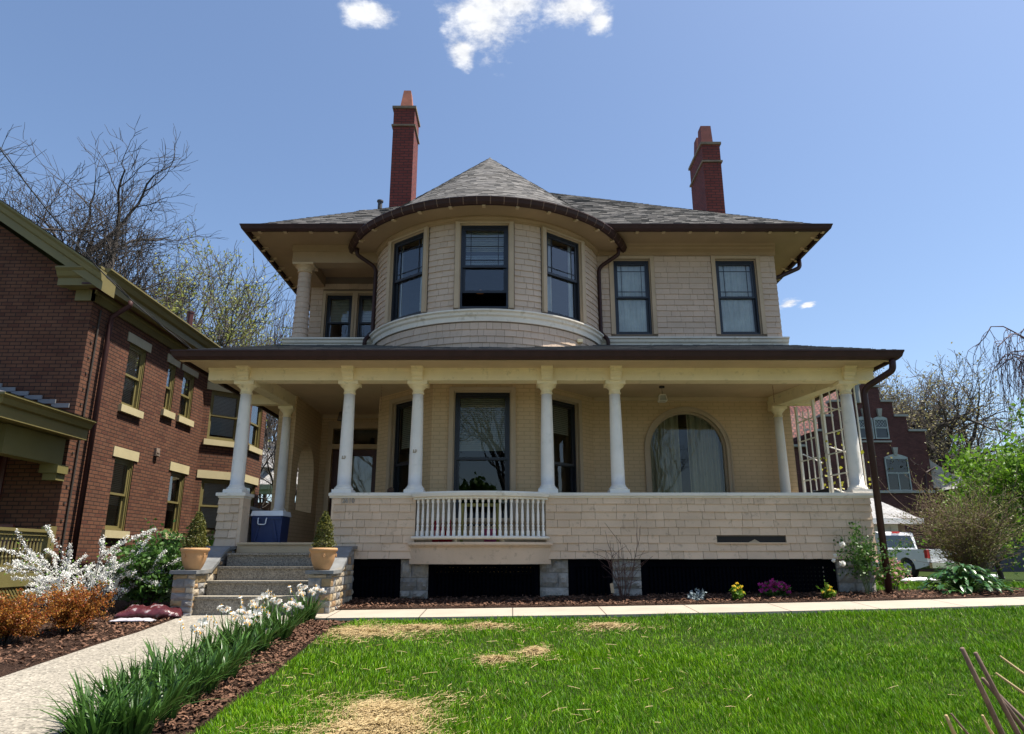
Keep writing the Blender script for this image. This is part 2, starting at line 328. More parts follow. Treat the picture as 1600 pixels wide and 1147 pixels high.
# ------------------------------------------------------------------ mesh and object helpers
class MB:
    def __init__(s, M=None): s.v, s.f, s.M = [], [], M
    def P(s, p):
        p = Vector(p); s.v.append(tuple(s.M @ p if s.M else p)); return len(s.v) - 1
    def face(s, *pts):
        s.f.append([s.P(p) for p in pts])
    def box(s, x0, x1, y0, y1, z0, z1):
        i = [s.P((x, y, z)) for z in (z0, z1) for y in (y0, y1) for x in (x0, x1)]
        flip = (x1 - x0) * (y1 - y0) * (z1 - z0) < 0
        for q in ((0, 2, 3, 1), (4, 5, 7, 6), (0, 1, 5, 4), (1, 3, 7, 5), (3, 2, 6, 7), (2, 0, 4, 6)):
            s.f.append([i[k] for k in (q[::-1] if flip else q)])
    def hexa(s, b, t):                    # bottom ring, top ring (same count, counter-clockwise from above)
        n = len(b); i = [s.P(p) for p in b]; j = [s.P(p) for p in t]
        s.f.append(i[::-1]); s.f.append(j)
        for k in range(n): s.f.append([i[k], i[(k + 1) % n], j[(k + 1) % n], j[k]])
    def tube(s, pts, r, n=6, r1=None, cap=True):
        pts = [Vector(p) for p in pts]; m = len(pts); rings = []
        rs = r if isinstance(r, (list, tuple)) else [r + ((r1 if r1 is not None else r) - r) * k / max(1, m - 1) for k in range(m)]
        a = None
        for k in range(m):
            d = (pts[min(k + 1, m - 1)] - pts[max(k - 1, 0)])
            if d.length < 1e-9: d = Vector((0, 0, 1))
            d.normalize()
            if a is None:
                a = d.orthogonal().normalized()
            else:
                a = a - d * a.dot(d)
                a = a.normalized() if a.length > 1e-6 else d.orthogonal().normalized()
            b = d.cross(a)
            rings.append([s.P(pts[k] + (a * math.cos(6.28318 * q / n) + b * math.sin(6.28318 * q / n)) * rs[k]) for q in range(n)])
        for k in range(m - 1):
            A, B = rings[k], rings[k + 1]
            for q in range(n): s.f.append([A[q], A[(q + 1) % n], B[(q + 1) % n], B[q]])
        if cap: s.f.append(rings[0][::-1]); s.f.append(rings[-1])
    def lathe(s, prof, c=(0, 0), n=20, z0=0):   # prof: (radius, z)
        rings = [[s.P((c[0] + r * math.cos(6.28318 * q / n), c[1] + r * math.sin(6.28318 * q / n), z + z0)) for q in range(n)] for r, z in prof]
        for A, B in zip(rings, rings[1:]):
            for q in range(n): s.f.append([A[q], A[(q + 1) % n], B[(q + 1) % n], B[q]])
        s.f.append(rings[0][::-1]); s.f.append(rings[-1])
    def sweep(s, prof, fr, closed=True):        # prof: list of (out, z); fr: list of functions(out, z)->point along a path
        rings = [[s.P(F(o, z)) for o, z in prof] for F in fr]; n = len(prof)
        for A, B in zip(rings, rings[1:]):
            for q in range(n if closed else n - 1): s.f.append([A[q], B[q], B[(q + 1) % n], A[(q + 1) % n]])
        if closed: s.f.append(rings[0]); s.f.append(rings[-1][::-1])
    def leaf(s, p, d, up, w, l, bend=0.):       # one small leaf: a folded pair of triangles
        p, d = Vector(p), Vector(d).normalized(); sd_ = d.cross(Vector(up))
        sd_ = sd_.normalized() if sd_.length > 1e-5 else d.orthogonal().normalized()
        n_ = sd_.cross(d)
        i = [s.P(p), s.P(p + d * l * .5 + sd_ * w / 2 + n_ * bend * l), s.P(p + d * l), s.P(p + d * l * .5 - sd_ * w / 2 + n_ * bend * l)]
        s.f.append(i)
    def build(s, name, m, parent=None, smooth=False, mesh_only=False):
        me = bpy.data.meshes.new(name); me.from_pydata(s.v, [], s.f); me.update()
        nf = len(me.polygons)
        if nf:
            nrm = np.empty(nf * 3, 'f'); me.polygons.foreach_get('normal', nrm); nrm = nrm.reshape(-1, 3)
            lt = np.empty(nf, 'i'); me.polygons.foreach_get('loop_total', lt)
            li = np.empty(len(me.loops), 'i'); me.loops.foreach_get('vertex_index', li)
            co = np.empty(len(me.vertices) * 3, 'f'); me.vertices.foreach_get('co', co); co = co.reshape(-1, 3)[li]
            N = np.repeat(nrm, lt, axis=0)
            h = np.hypot(N[:, 0], N[:, 1]); flat = h < .25; h = np.where(h < 1e-6, 1, h)
            tx, ty = -N[:, 1] / h, N[:, 0] / h
            bz = np.clip(h, 1e-6, 1); bx, by = -N[:, 2] * ty * -1, 0
            B = np.cross(N, np.stack([tx, ty, 0 * tx], 1))
            u = co[:, 0] * tx + co[:, 1] * ty; v = (co * B).sum(1)
            u = np.where(flat, co[:, 0], u); v = np.where(flat, co[:, 1], v)
            uv = me.uv_layers.new(name='uv'); uv.data.foreach_set('uv', np.stack([u, v], 1).ravel().astype('f'))
            if smooth: me.polygons.foreach_set('use_smooth', np.ones(nf, bool))
        me.materials.append(m)
        if mesh_only: return me
        return link(name, me, parent)
def link(name, data, parent=None):
    o = bpy.data.objects.new(name, data); COL.objects.link(o)
    if parent is not None:
        o.parent = parent
        if parent.parent is None and parent.type == 'EMPTY': o.matrix_parent_inverse = Matrix.LocRotScale(parent.location, parent.rotation_euler, parent.scale).inverted()
    return o
def adopt(o, parent):                          # part built in its thing's own frame
    o.parent = parent; o.matrix_parent_inverse = Matrix(); return o
def tag(o, label=None, cat=None, group=None, kind=None):
    for k, v in (('label', label), ('category', cat), ('group', group), ('kind', kind)):
        if v: o[k] = v
    return o
def thing(name, label, cat, loc=(0, 0, 0), rz=0, group=None):
    o = bpy.data.objects.new(name, None); COL.objects.link(o); o.empty_display_size = .2
    o.location = loc; o.rotation_euler = (0, 0, rz); return tag(o, label, cat, group)
def copy_tree(o, parent=None):
    c = o.copy(); COL.objects.link(c)
    if parent is not None: c.parent = parent
    for ch in [x for x in bpy.data.objects if x.parent == o]: copy_tree(ch, c)
    return c
def np_mesh(name, V, F, m, parent=None, kind=None):   # V (n,3); F (k,q) equal-sized faces
    me = bpy.data.meshes.new(name); me.vertices.add(len(V)); me.vertices.foreach_set('co', np.asarray(V, 'f').ravel())
    k, q = F.shape; me.loops.add(k * q); me.loops.foreach_set('vertex_index', F.astype('i').ravel())
    me.polygons.add(k); me.polygons.foreach_set('loop_start', np.arange(0, k * q, q, dtype='i'))
    try: me.polygons.foreach_set('loop_total', np.full(k, q, 'i'))
    except Exception: pass
    me.update(calc_edges=True); me.materials.append(m)
    return tag(link(name, me, parent), kind=kind)
def rnd(a, b): return random.uniform(a, b)
def frame(o, t, n):                            # local (along wall, outwards, up)
    t, n = Vector(t).normalized(), Vector(n).normalized()
    M = Matrix.Identity(4)
    for i in range(3): M[i][0], M[i][1], M[i][2], M[i][3] = t[i], n[i], (0, 0, 1)[i], o[i]
    return M
# a wall with rectangular holes: P(s, d, z) -> point
def wall(mb, P, s0, s1, z0, z1, holes=(), depth=.16, seg=None):
    ss = sorted(set([s0, s1] + [x for h in holes for x in h[:2] if s0 < x < s1] + ([s0 + (s1 - s0) * k / seg for k in range(seg + 1)] if seg else [])))
    zz = sorted(set([z0, z1] + [x for h in holes for x in h[2:4] if z0 < x < z1]))
    for a, b in zip(ss, ss[1:]):
        for c, d in zip(zz, zz[1:]):
            ms, mz = (a + b) / 2, (c + d) / 2
            if any(h[0] < ms < h[1] and h[2] < mz < h[3] for h in holes): continue
            mb.face(P(a, 0, c), P(b, 0, c), P(b, 0, d), P(a, 0, d))
    for a, b, c, d in holes:
        mb.face(P(a, 0, c), P(a, 0, d), P(a, -depth, d), P(a, -depth, c)); mb.face(P(b, 0, d), P(b, 0, c), P(b, -depth, c), P(b, -depth, d))
        mb.face(P(a, 0, d), P(b, 0, d), P(b, -depth, d), P(a, -depth, d)); mb.face(P(b, 0, c), P(a, 0, c), P(a, -depth, c), P(b, -depth, c))
# real lapped wood shingles: each one a thin wedge
def shingles(mb, P, s0, s1, z0, z1, n, holes=(), wmin=.10, wmax=.24, flare=None, t=.020):
    e = (z1 - z0) / n
    for k in range(n):
        za, zb = z0 + k * e, z0 + (k + 1) * e
        iv = [(s0, s1)]
        for h in holes:
            if h[2] < (za + zb) / 2 < h[3]:
                iv = [q for a, b in iv for q in ((a, min(b, h[0])), (max(a, h[1]), b)) if q[1] - q[0] > .01]
        for a, b in iv:
            x = a
            while x < b - .004:
                w = rnd(wmin, wmax) if random.random() > .15 else rnd(wmax, wmax * 1.35)
                y = min(b, x + w)
                if b - y < .06: y = b
                dz = rnd(-.003, .0025); to = t + rnd(-.004, .005); g = .0024
                f0 = flare(za) if flare else 0; f1 = flare(zb) if flare else 0
                A, B, C, D = P(x + g, f0 + to, za + dz), P(y - g, f0 + to, za + dz + rnd(-.003, .003)), P(y - g, f1 + .003, zb), P(x + g, f1 + .003, zb)
                A0, B0 = P(x + g, f0, za + dz), P(y - g, f0, za + dz)
                i = [mb.P(p) for p in (A, B, C, D, A0, B0)]
                mb.f += [[i[0], i[1], i[2], i[3]], [i[4], i[5], i[1], i[0]], [i[4], i[0], i[3]], [i[1], i[5], i[2]]]
                x = y
def tabs(mb, Q, T, srange, e=.115, wmin=.11, wmax=.25, th=.012):   # Q(s, t, lift) -> point on a roof slope
    k, n = 0, int(T / e)
    for k in range(n):
        t0, t1 = k * e, (k + 1) * e
        a, b = srange(t0); a1, b1 = srange(t1 + .01); x = a - rnd(0, wmax)
        while x < b:
            w = rnd(wmin, wmax); y = min(b, x + w); x_ = max(a, x)
            if y > x_ + .01:
                l = th * rnd(.6, 1.5); dt = rnd(-.006, .006)
                i = [mb.P(p) for p in (Q(x_, t0 + dt, l), Q(y, t0 + dt, l), Q(max(a1, min(b1, y)), t1 + .01, .002), Q(max(a1, min(b1, x_)), t1 + .01, .002), Q(x_, t0 + dt, 0), Q(y, t0 + dt, 0))]
                mb.f += [[i[0], i[1], i[2], i[3]], [i[4], i[5], i[1], i[0]]]
            x = y
def quadsheet(mb, a, b, c, d): mb.face(a, b, c, d)
def prism(mb, poly, M, t0, t1):                # flat outline (a, c) pushed from depth t0 to t1 in frame M
    f = [M @ Vector((a, t1, c)) for a, c in poly]; g = [M @ Vector((a, t0, c)) for a, c in poly]
    i = [mb.P(p) for p in f]; j = [mb.P(p) for p in g]; n = len(poly)
    mb.f.append(i); mb.f.append(j[::-1])
    for k in range(n): mb.f.append([j[k], j[(k + 1) % n], i[(k + 1) % n], i[k]])

# a double-hung window with casing, sashes, panes and what hangs behind them
def window(root, M, w, h, casing=.11, cas_m=None, sash_m=NAVY, meet=.5, prairie=False, cover=None, cover_m=None, sill=True, opened=0., glass=None, head=.12, lower_cover=True, inset=.07, fw=.055, name='window', lintel=True):
    cas_m = cas_m or CASING; glass = glass or GLASS
    b = MB(M); c = casing; x = w / 2
    if c > 0:
        b.box(-x - c, -x, -.02, .034, -.001, h + head); b.box(x, x + c, -.02, .034, -.001, h + head)
        b.box(-x, x, -.02, .031, h, h + head)
        if sill: b.box(-x - c - .02, x + c + .02, -.05, .07, -.06, -.002)
    # jamb lining set back in the hole
    b.box(-x, -x + .018, -inset - .10, -.02, 0, h); b.box(x - .018, x, -inset - .10, -.02, 0, h); b.box(-x + .018, x - .018, -inset - .10, -.02, h - .018, h)
    win = b.build(name, cas_m, root)
    f = MB(M); x2 = x - .018; hm = h * meet; d0, d1 = -inset - .035, -inset
    f.box(-x2, -x2 + .035, d0 - .03, d1 + .015, 0, h - .018); f.box(x2 - .035, x2, d0 - .03, d1 + .015, 0, h - .018); f.box(-x2 + .035, x2 - .035, d0 - .03, d1 + .015, h - .06, h - .018)
    f.box(-x2 + .035, x2 - .035, d0 - .03, d1 + .018, 0, .05)
    xs = x2 - .035
    def sash(z0, z1, y):
        f.box(-xs, -xs + fw, y - .03, y, z0, z1); f.box(xs - fw, xs, y - .03, y, z0, z1)
        f.box(-xs + fw, xs - fw, y - .03, y, z1 - fw, z1); f.box(-xs + fw, xs - fw, y - .03, y, z0, z0 + fw * .9)
    zt = h - .06
    sash(hm - .02, zt, d1); lo = opened * hm
    sash(.05 + lo, hm + .02 + lo, d1 - .04)
    fr = f.build('frame', sash_m, win)
    px = xs - fw
    p = MB(M); p.face((-px, d1 - .014, hm - .02 + fw * .9), (px, d1 - .014, hm - .02 + fw * .9), (px, d1 - .014, zt - fw), (-px, d1 - .014, zt - fw)); p.build('pane', glass, win)
    p = MB(M); p.face((-px, d1 - .054, .05 + lo + fw * .9), (px, d1 - .054, .05 + lo + fw * .9), (px, d1 - .054, hm + .02 + lo - fw), (-px, d1 - .054, hm + .02 + lo - fw)); p.build('pane', glass, win)
    if prairie:
        q = MB(M); za, zb = hm - .02 + fw * .9, zt - fw; y0, y1 = d1 - .012, d1 - .003
        for xx in (-px * .72, px * .72): q.box(xx - .006, xx + .006, y0, y1, za, zb)
        for zz in (za + .10, zb - .14): q.box(-px, px, y0 - .001, y1 + .001, zz - .006, zz + .006)
        if prairie == 2: q.box(-px, px, y0 - .001, y1 + .001, zb - .32, zb - .31)
        q.build('muntin', sash_m, win)
    if cover == 'blind':
        q = MB(M); y = d1 - .078; z = h - .07; zl = z - (h * (1 - (0 if lower_cover is True else lower_cover))) + .1
        while z > zl:
            q.face((-px, y - .02, z), (px, y - .02, z), (px, y, z - .034), (-px, y, z - .034)); z -= .036
        q.build('blind', cover_m or BLIND, win)
    elif cover in ('lace', 'drape'):
        q = MB(M); y = d1 - .10; amp, fr_ = (.012, 46) if cover == 'lace' else (.035, 26)
        def hang(xa, xb, z0, z1, ph):
            n = int((xb - xa) / .018) + 2; pr = None
            for k in range(n + 1):
                xx = xa + (xb - xa) * k / n; yy = y + amp * math.sin(xx * fr_ + ph) + amp * .6 * math.sin(xx * fr_ * 2.3 + ph * 2)
                cur = (xx, yy, z0), (xx + .01 * math.sin(xx * 9), yy, z1)
                if pr: q.face(pr[0], cur[0], cur[1], pr[1])
                pr = cur
        if lower_cover is True: hang(-px - .02, px + .02, .03, h - .06, rnd(0, 6))
        else:
            hang(-px - .02, -px + lower_cover * px, .03, h - .06, 1.); hang(px - lower_cover * px, px + .02, .03, h - .06, 2.)
        q.build('curtain', cover_m or LACE, win, smooth=True)
    return win
def text(body, size, M, m, parent, name='house_number', ext=.006):
    cu = bpy.data.curves.new(name, 'FONT'); cu.body = body; cu.size = size; cu.extrude = ext; cu.align_x = 'CENTER'; cu.materials.append(m)
    t = bpy.data.objects.new('lettering', cu); COL.objects.link(t); bpy.context.view_layer.update()
    me = bpy.data.meshes.new_from_object(t.evaluated_get(bpy.context.evaluated_depsgraph_get())); bpy.data.objects.remove(t); me.transform(M); me.name = name
    if not me.materials: me.materials.append(m)
    return link(name, me, parent)

# ------------------------------------------------------------------ the ground and what is laid on it
def ground_sheet():
    xs = sorted(set([-900, -300, -120, -60, -40] + [-30 + i for i in range(0, 20)] + [-10 + .25 * i for i in range(0, 81)] + [10 + i for i in range(1, 31)] + [60, 120, 300, 900]))
    ys = sorted(set([-400, -100, -40, -20, -10, -5] + [-3 + .25 * i for i in range(0, 65)] + [13 + i for i in range(1, 40)] + [60, 80, 120, 200, 400, 1200]))
    V = np.array([(x, y, gz(x, y)) for y in ys for x in xs]); nx = len(xs)
    F = np.array([(j * nx + i, j * nx + i + 1, (j + 1) * nx + i + 1, (j + 1) * nx + i) for j in range(len(ys) - 1) for i in range(nx - 1)])
    np_mesh('ground', V, F, TURF, kind='structure')
ground_sheet()
def strip(name, La, Lb, m, lift, nu=60, nv=14, rough=0., thick=.05, kind='structure'):
    """a sheet between two outlines (lists of (X, Y)), draped over the ground"""
    def res(L, n):
        L = [Vector(p) for p in L]; d = [0]
        for a, b in zip(L, L[1:]): d.append(d[-1] + (b - a).length)
        out = []
        for k in range(n + 1):
            s = d[-1] * k / n; j = 0
            while j < len(d) - 2 and d[j + 1] < s: j += 1
            q = (s - d[j]) / max(1e-6, d[j + 1] - d[j]); out.append(L[j].lerp(L[j + 1], q))
        return out
    A, B = res(La, nu), res(Lb, nu); b = MB(); rows = []
    for k in range(nu + 1):
        row = []
        for j in range(nv + 1):
            p = A[k].lerp(B[k], j / nv); e = min(j, nv - j, k, nu - k)
            row.append(b.P((p.x, p.y, gz(p.x, p.y) + lift + (rnd(-1, 1) * rough if e > 0 else 0))))
        rows.append(row)
    for r0, r1 in zip(rows, rows[1:]):
        for j in range(nv): b.f.append([r0[j], r1[j], r1[j + 1], r0[j + 1]])
    edge = [r[0] for r in rows] + rows[-1][1:] + [r[-1] for r in rows[::-1]][1:] + rows[0][::-1][1:-1]
    low = [b.P((b.v[i][0], b.v[i][1], b.v[i][2] - thick - lift)) for i in edge]; n = len(edge)
    for k in range(n): b.f.append([edge[k], edge[(k + 1) % n], low[(k + 1) % n], low[k]])
    o = b.build(name, m); me = o.data
    return tag(o, kind=kind)
def gxy(px, py): p = gp(px, py); return (p.x, p.y)
strip('bounce_sidewalk', [(-40, 1.1), (40, 1.1)], [(-40, 2.7), (40, 2.7)], WALKM, .03, 80, 4)  # unseen paving below the view, added to bounce sun onto the shaded front
strip('bounce_road', [(-60, -9.5), (60, -9.5)], [(-60, -1.2), (60, -1.2)], mat('asphalt', (.16, .155, .15), .9, .15, 3, .4, 80, .004), .02, 60, 6)  # unseen, added behind the camera so lit ground brightens the porch
PATH_L = [gxy(*q) for q in ((-160, 1122), (0, 1064), (60, 1043), (150, 1012), (215, 992), (262, 975), (285, 966))] + [(-4.22, 9.62)]
PATH_R = [gxy(*q) for q in ((60, 1175), (130, 1128), (200, 1090), (270, 1056), (340, 1023), (400, 996), (455, 977), (478, 967))] + [(-2.60, 9.62)]
strip('path', PATH_R, PATH_L, CONC, .028, 60, 16)
WALK_F = [(-2.60, 9.12), (-1, 9.06), (1, 9.04), (3, 9.10), (5, 9.22), (7, 9.42), (9.5, 9.75), (13, 10.4)]
WALK_B = [(-2.60, 9.86), (-1, 9.84), (1, 9.84), (3, 9.90), (5, 10.0), (7, 10.2), (9.5, 10.5), (13, 11.1)]
strip('walkway', WALK_F, WALK_B, WALKM, .034, 80, 4)
MUL_F = [(-2.60, 9.88)] + [(x, y + .015) for x, y in WALK_B[1:6]] + [(8.6, 10.40)]
MUL_B = [(-2.60, 11.3), (0, 11.35), (3, 11.35), (5.4, 11.3), (5.9, 11.3), (7, 11.45), (8.6, 11.5)]
strip('mulch_bed', MUL_F, MUL_B, MULCH, .045, 150, 22, .012)
LAWN_L = [gxy(*q) for q in ((300, 1150), (345, 1112), (390, 1082), (430, 1052), (465, 1022), (492, 1000), (515, 985), (545, 976))]
strip('mulch_edge', [gxy(*q) for q in ((170, 1230), (180, 1150), (240, 1096), (300, 1062), (360, 1030), (410, 1002), (460, 980), (486, 970))] + [(-2.62, 9.10)],
      [gxy(250, 1215)] + LAWN_L[:7] + [(-2.3, 9.02)], MULCH, .020, 70, 10, .012)
strip('mulch_corner', [(-9.5, 6.6)] + PATH_L[1:7], [(-10, 10.0), (-8.2, 11.9), (-7, 11.9), (-6, 11.6), (-5.2, 11.2), (-4.6, 10.2), (-4.45, 9.75)], MULCH, .020, 60, 30, .012)

def chips():
    rng = np.random.default_rng(3); P = []
    for (A, n) in (((-2.5, 8.4, 9.92, 11.2), 5200),):
        X = rng.uniform(A[0], A[1], n); Y = A[2] + (A[3] - A[2]) * rng.uniform(0, 1, n) ** 1.3
        k = np.interp(X, [p[0] for p in MUL_F], [p[1] for p in MUL_F]); ok = (Y > k + .02)
        P += list(zip(X[ok], Y[ok]))
    poly = LAWN_L[::-1] + [gxy(*q) for q in ((240, 1100), (300, 1066), (360, 1034), (410, 1006), (460, 984))]
    pl = np.array(LAWN_L); pr = np.array([gxy(*q) for q in ((185, 1150), (240, 1096), (300, 1062), (360, 1030), (410, 1002), (440, 990), (460, 982), (486, 974))])
    for _ in range(3400):
        k = rng.uniform(0, 6.999); i = int(k); q = k - i; a = pl[i] * (1 - q) + pl[i + 1] * q; c = pr[i] * (1 - q) + pr[i + 1] * q
        u = rng.uniform(.0, 1.05); P.append(tuple(a * (1 - u) + c * u))
    for _ in range(5200):
        X = rng.uniform(-8, -4.2); Y = rng.uniform(6.8, 9.8)
        k = np.interp(Y, [p[1] for p in PATH_L], [p[0] for p in PATH_L])
        if X < k - .03: P.append((X, Y))
    n = len(P); V = np.zeros((n, 4, 3)); ang = rng.uniform(0, 6.28, n); L = rng.uniform(.009, .028, n); w = rng.uniform(.003, .009, n); tz = rng.uniform(-.5, .5, n); tw = rng.uniform(-.8, .8, n)
    for i, (x, y) in enumerate(P):
        d = np.array((math.cos(ang[i]), math.sin(ang[i]), tz[i])) * L[i]; s_ = np.array((-math.sin(ang[i]), math.cos(ang[i]), tw[i])) * w[i]
        c = np.array((x, y, gz(x, y) + (.058 if y > 9.85 and x > -2.6 else .034) + rng.uniform(0, .014)))
        V[i] = (c - d - s_, c + d - s_, c + d + s_, c - d + s_)
    np_mesh('bark_chips', V.reshape(-1, 3), np.arange(4 * n).reshape(-1, 4), CHIP, kind='stuff')
chips()
STRAWP = [(560, 990, 85, 13), (650, 984, 90, 8), (760, 981, 60, 6), (835, 1022, 34, 10), (775, 1034, 42, 8), (950, 981, 62, 7), (600, 1118, 88, 26), (590, 1142, 105, 22)]
def straw_at(px, py):
    return max(1 - math.hypot((px - a) / c, (py - b) / d) for a, b, c, d in STRAWP)
def to_px(x, y, z):
    d = y * CT + z * ST; return 800 + FPX * x / d, 573.5 - FPX * (z * CT - y * ST) / d
def lawn():
    rng = np.random.default_rng(11); XY = []
    ll = np.array(LAWN_L)[::-1]
    def inside(x, y):
        lx = np.interp(y, [q[1] for q in LAWN_L], [q[0] for q in LAWN_L])
        fy = np.interp(x, [q[0] for q in WALK_F], [q[1] for q in WALK_F])
        return x > lx + .02 and y < fy - .015
    P = []
    for (y0, y1, x0, x1, n) in ((4.3, 5.6, -3.4, 5.2, 90000), (5.6, 7.2, -3.3, 6.4, 85000), (7.2, 9.8, -3.0, 9.0, 80000)):
        xs = rng.uniform(x0, x1, n); ys = rng.uniform(y0, y1, n)
        for x, y in zip(xs, ys):
            if not inside(x, y): continue
            s = straw_at(*to_px(x, y, gz(x, y)))
            if s > 0 and rng.random() < min(.85, s * 1.5): continue
            P.append((x, y, 1.))
    xs = rng.uniform(5.8, 15, 15000); ys = rng.uniform(11.3, 20, 15000)
    for x, y in zip(xs, ys):
        if y > 11.55 or x > 8.7: P.append((x, y, 1.5))
    P = np.array(P); n = len(P)
    Z = np.array([gz(a, b) for a, b in P[:, :2]])
    lump2 = np.sin(P[:, 0] * 23 + 2 * np.sin(P[:, 1] * 9)) * np.sin(P[:, 1] * 19 + 2 * np.sin(P[:, 0] * 7)); lump = .3 * lump2 + .5 + .5 * np.sin(P[:, 0] * 3.1 + 1.3 * np.sin(P[:, 1] * 2.3)) * np.sin(P[:, 1] * 3.7 + np.sin(P[:, 0] * 2.9))
    h = rng.uniform(.018, .055, n) * (.7 + .55 * lump) * P[:, 2]; far = np.clip((P[:, 1] - 4) / 5, 0, 1)
    w = (.0020 + .0018 * far) * P[:, 2]; a = rng.uniform(0, 6.283, n)
    lean = h * rng.uniform(.15, .95, n); b = rng.uniform(0, 6.283, n) * .6 + 1.2 * np.sin(P[:, 0] * 1.3 + P[:, 1])
    B = np.stack([P[:, 0], P[:, 1], Z - .004], 1)
    S = np.stack([np.cos(a) * w, np.sin(a) * w, 0 * a], 1); Lx = np.stack([np.cos(b) * lean, np.sin(b) * lean, 0 * a], 1); up = np.stack([0 * h, 0 * h, h], 1)
    V = np.stack([B - S, B + S, B + Lx * .35 + up * .6 + S * .75, B + Lx * .35 + up * .6 - S * .75, B + Lx + up], 1).reshape(-1, 3)
    i = np.arange(n)[:, None] * 5
    me = bpy.data.meshes.new('grass'); me.vertices.add(n * 5); me.vertices.foreach_set('co', V.astype('f').ravel())
    lo = np.concatenate([i + np.array([[0, 1, 2, 3]]), i + np.array([[3, 2, 4]])], 1).ravel().astype('i')
    me.loops.add(len(lo)); me.loops.foreach_set('vertex_index', lo)
    st = (np.arange(n)[:, None] * 7 + np.array([[0, 4]])).ravel().astype('i'); me.polygons.add(2 * n); me.polygons.foreach_set('loop_start', st)
    me.update(calc_edges=True); me.materials.append(GRASS); tag(link('grass', me), kind='stuff')
    # dry straw thrown over the bare patches
    Q = []
    for a_, b_, c_, d_ in STRAWP:
        m = int(c_ * d_ * 2.2) + 60
        for _ in range(m):
            t = rng.uniform(0, 6.28); r = abs(rng.normal(0, .66)) * (1 + .35 * math.sin(3 * t + a_) + .25 * math.sin(7 * t + b_)); px, py = a_ + c_ * r * math.cos(t), b_ + d_ * r * math.sin(t)
            g = gp(px, py); Q.append((g.x, g.y, max(0, 1 - r), 1.))
    for _ in range(190):
        g = gp(rng.uniform(420, 1050), rng.uniform(975, 1147)); Q.append((g.x, g.y, .3, 1.2))
    for _ in range(70):
        g = gp(rng.uniform(1000, 1590), rng.uniform(975, 1147)); Q.append((g.x, g.y, .3, 1.0))
    Q = np.array([q for q in Q if inside(q[0], q[1])]); n = len(Q)
    Z = np.array([gz(x, y) for x, y in Q[:, :2]]) + .012 + Q[:, 2] * rng.uniform(0, .04, n) + (Q[:, 3] - 1) * .17
    a = rng.uniform(0, 3.1416, n); L = rng.uniform(.03, .12, n) * .5; tl = rng.normal(0, .22, n); w = rng.uniform(.0009, .0021, n)
    C = np.stack([Q[:, 0], Q[:, 1], np.maximum(Z, Z)], 1); D = np.stack([np.cos(a) * L, np.sin(a) * L, tl * L], 1); S = np.stack([-np.sin(a) * w, np.cos(a) * w, w * .6], 1)
    bow = np.stack([0 * a, 0 * a, L * rng.uniform(.0, .12, n)], 1)
    V = np.stack([C - D - S, C - S + bow, C + S + bow, C - D + S, C + D - S, C + D + S], 1).reshape(-1, 3); i = np.arange(n)[:, None] * 6
    F = np.concatenate([i + np.array([[0, 1, 2, 3]]), i + np.array([[1, 4, 5, 2]])], 0)
    np_mesh('straw', V, F, STRAW, kind='stuff')
lawn()

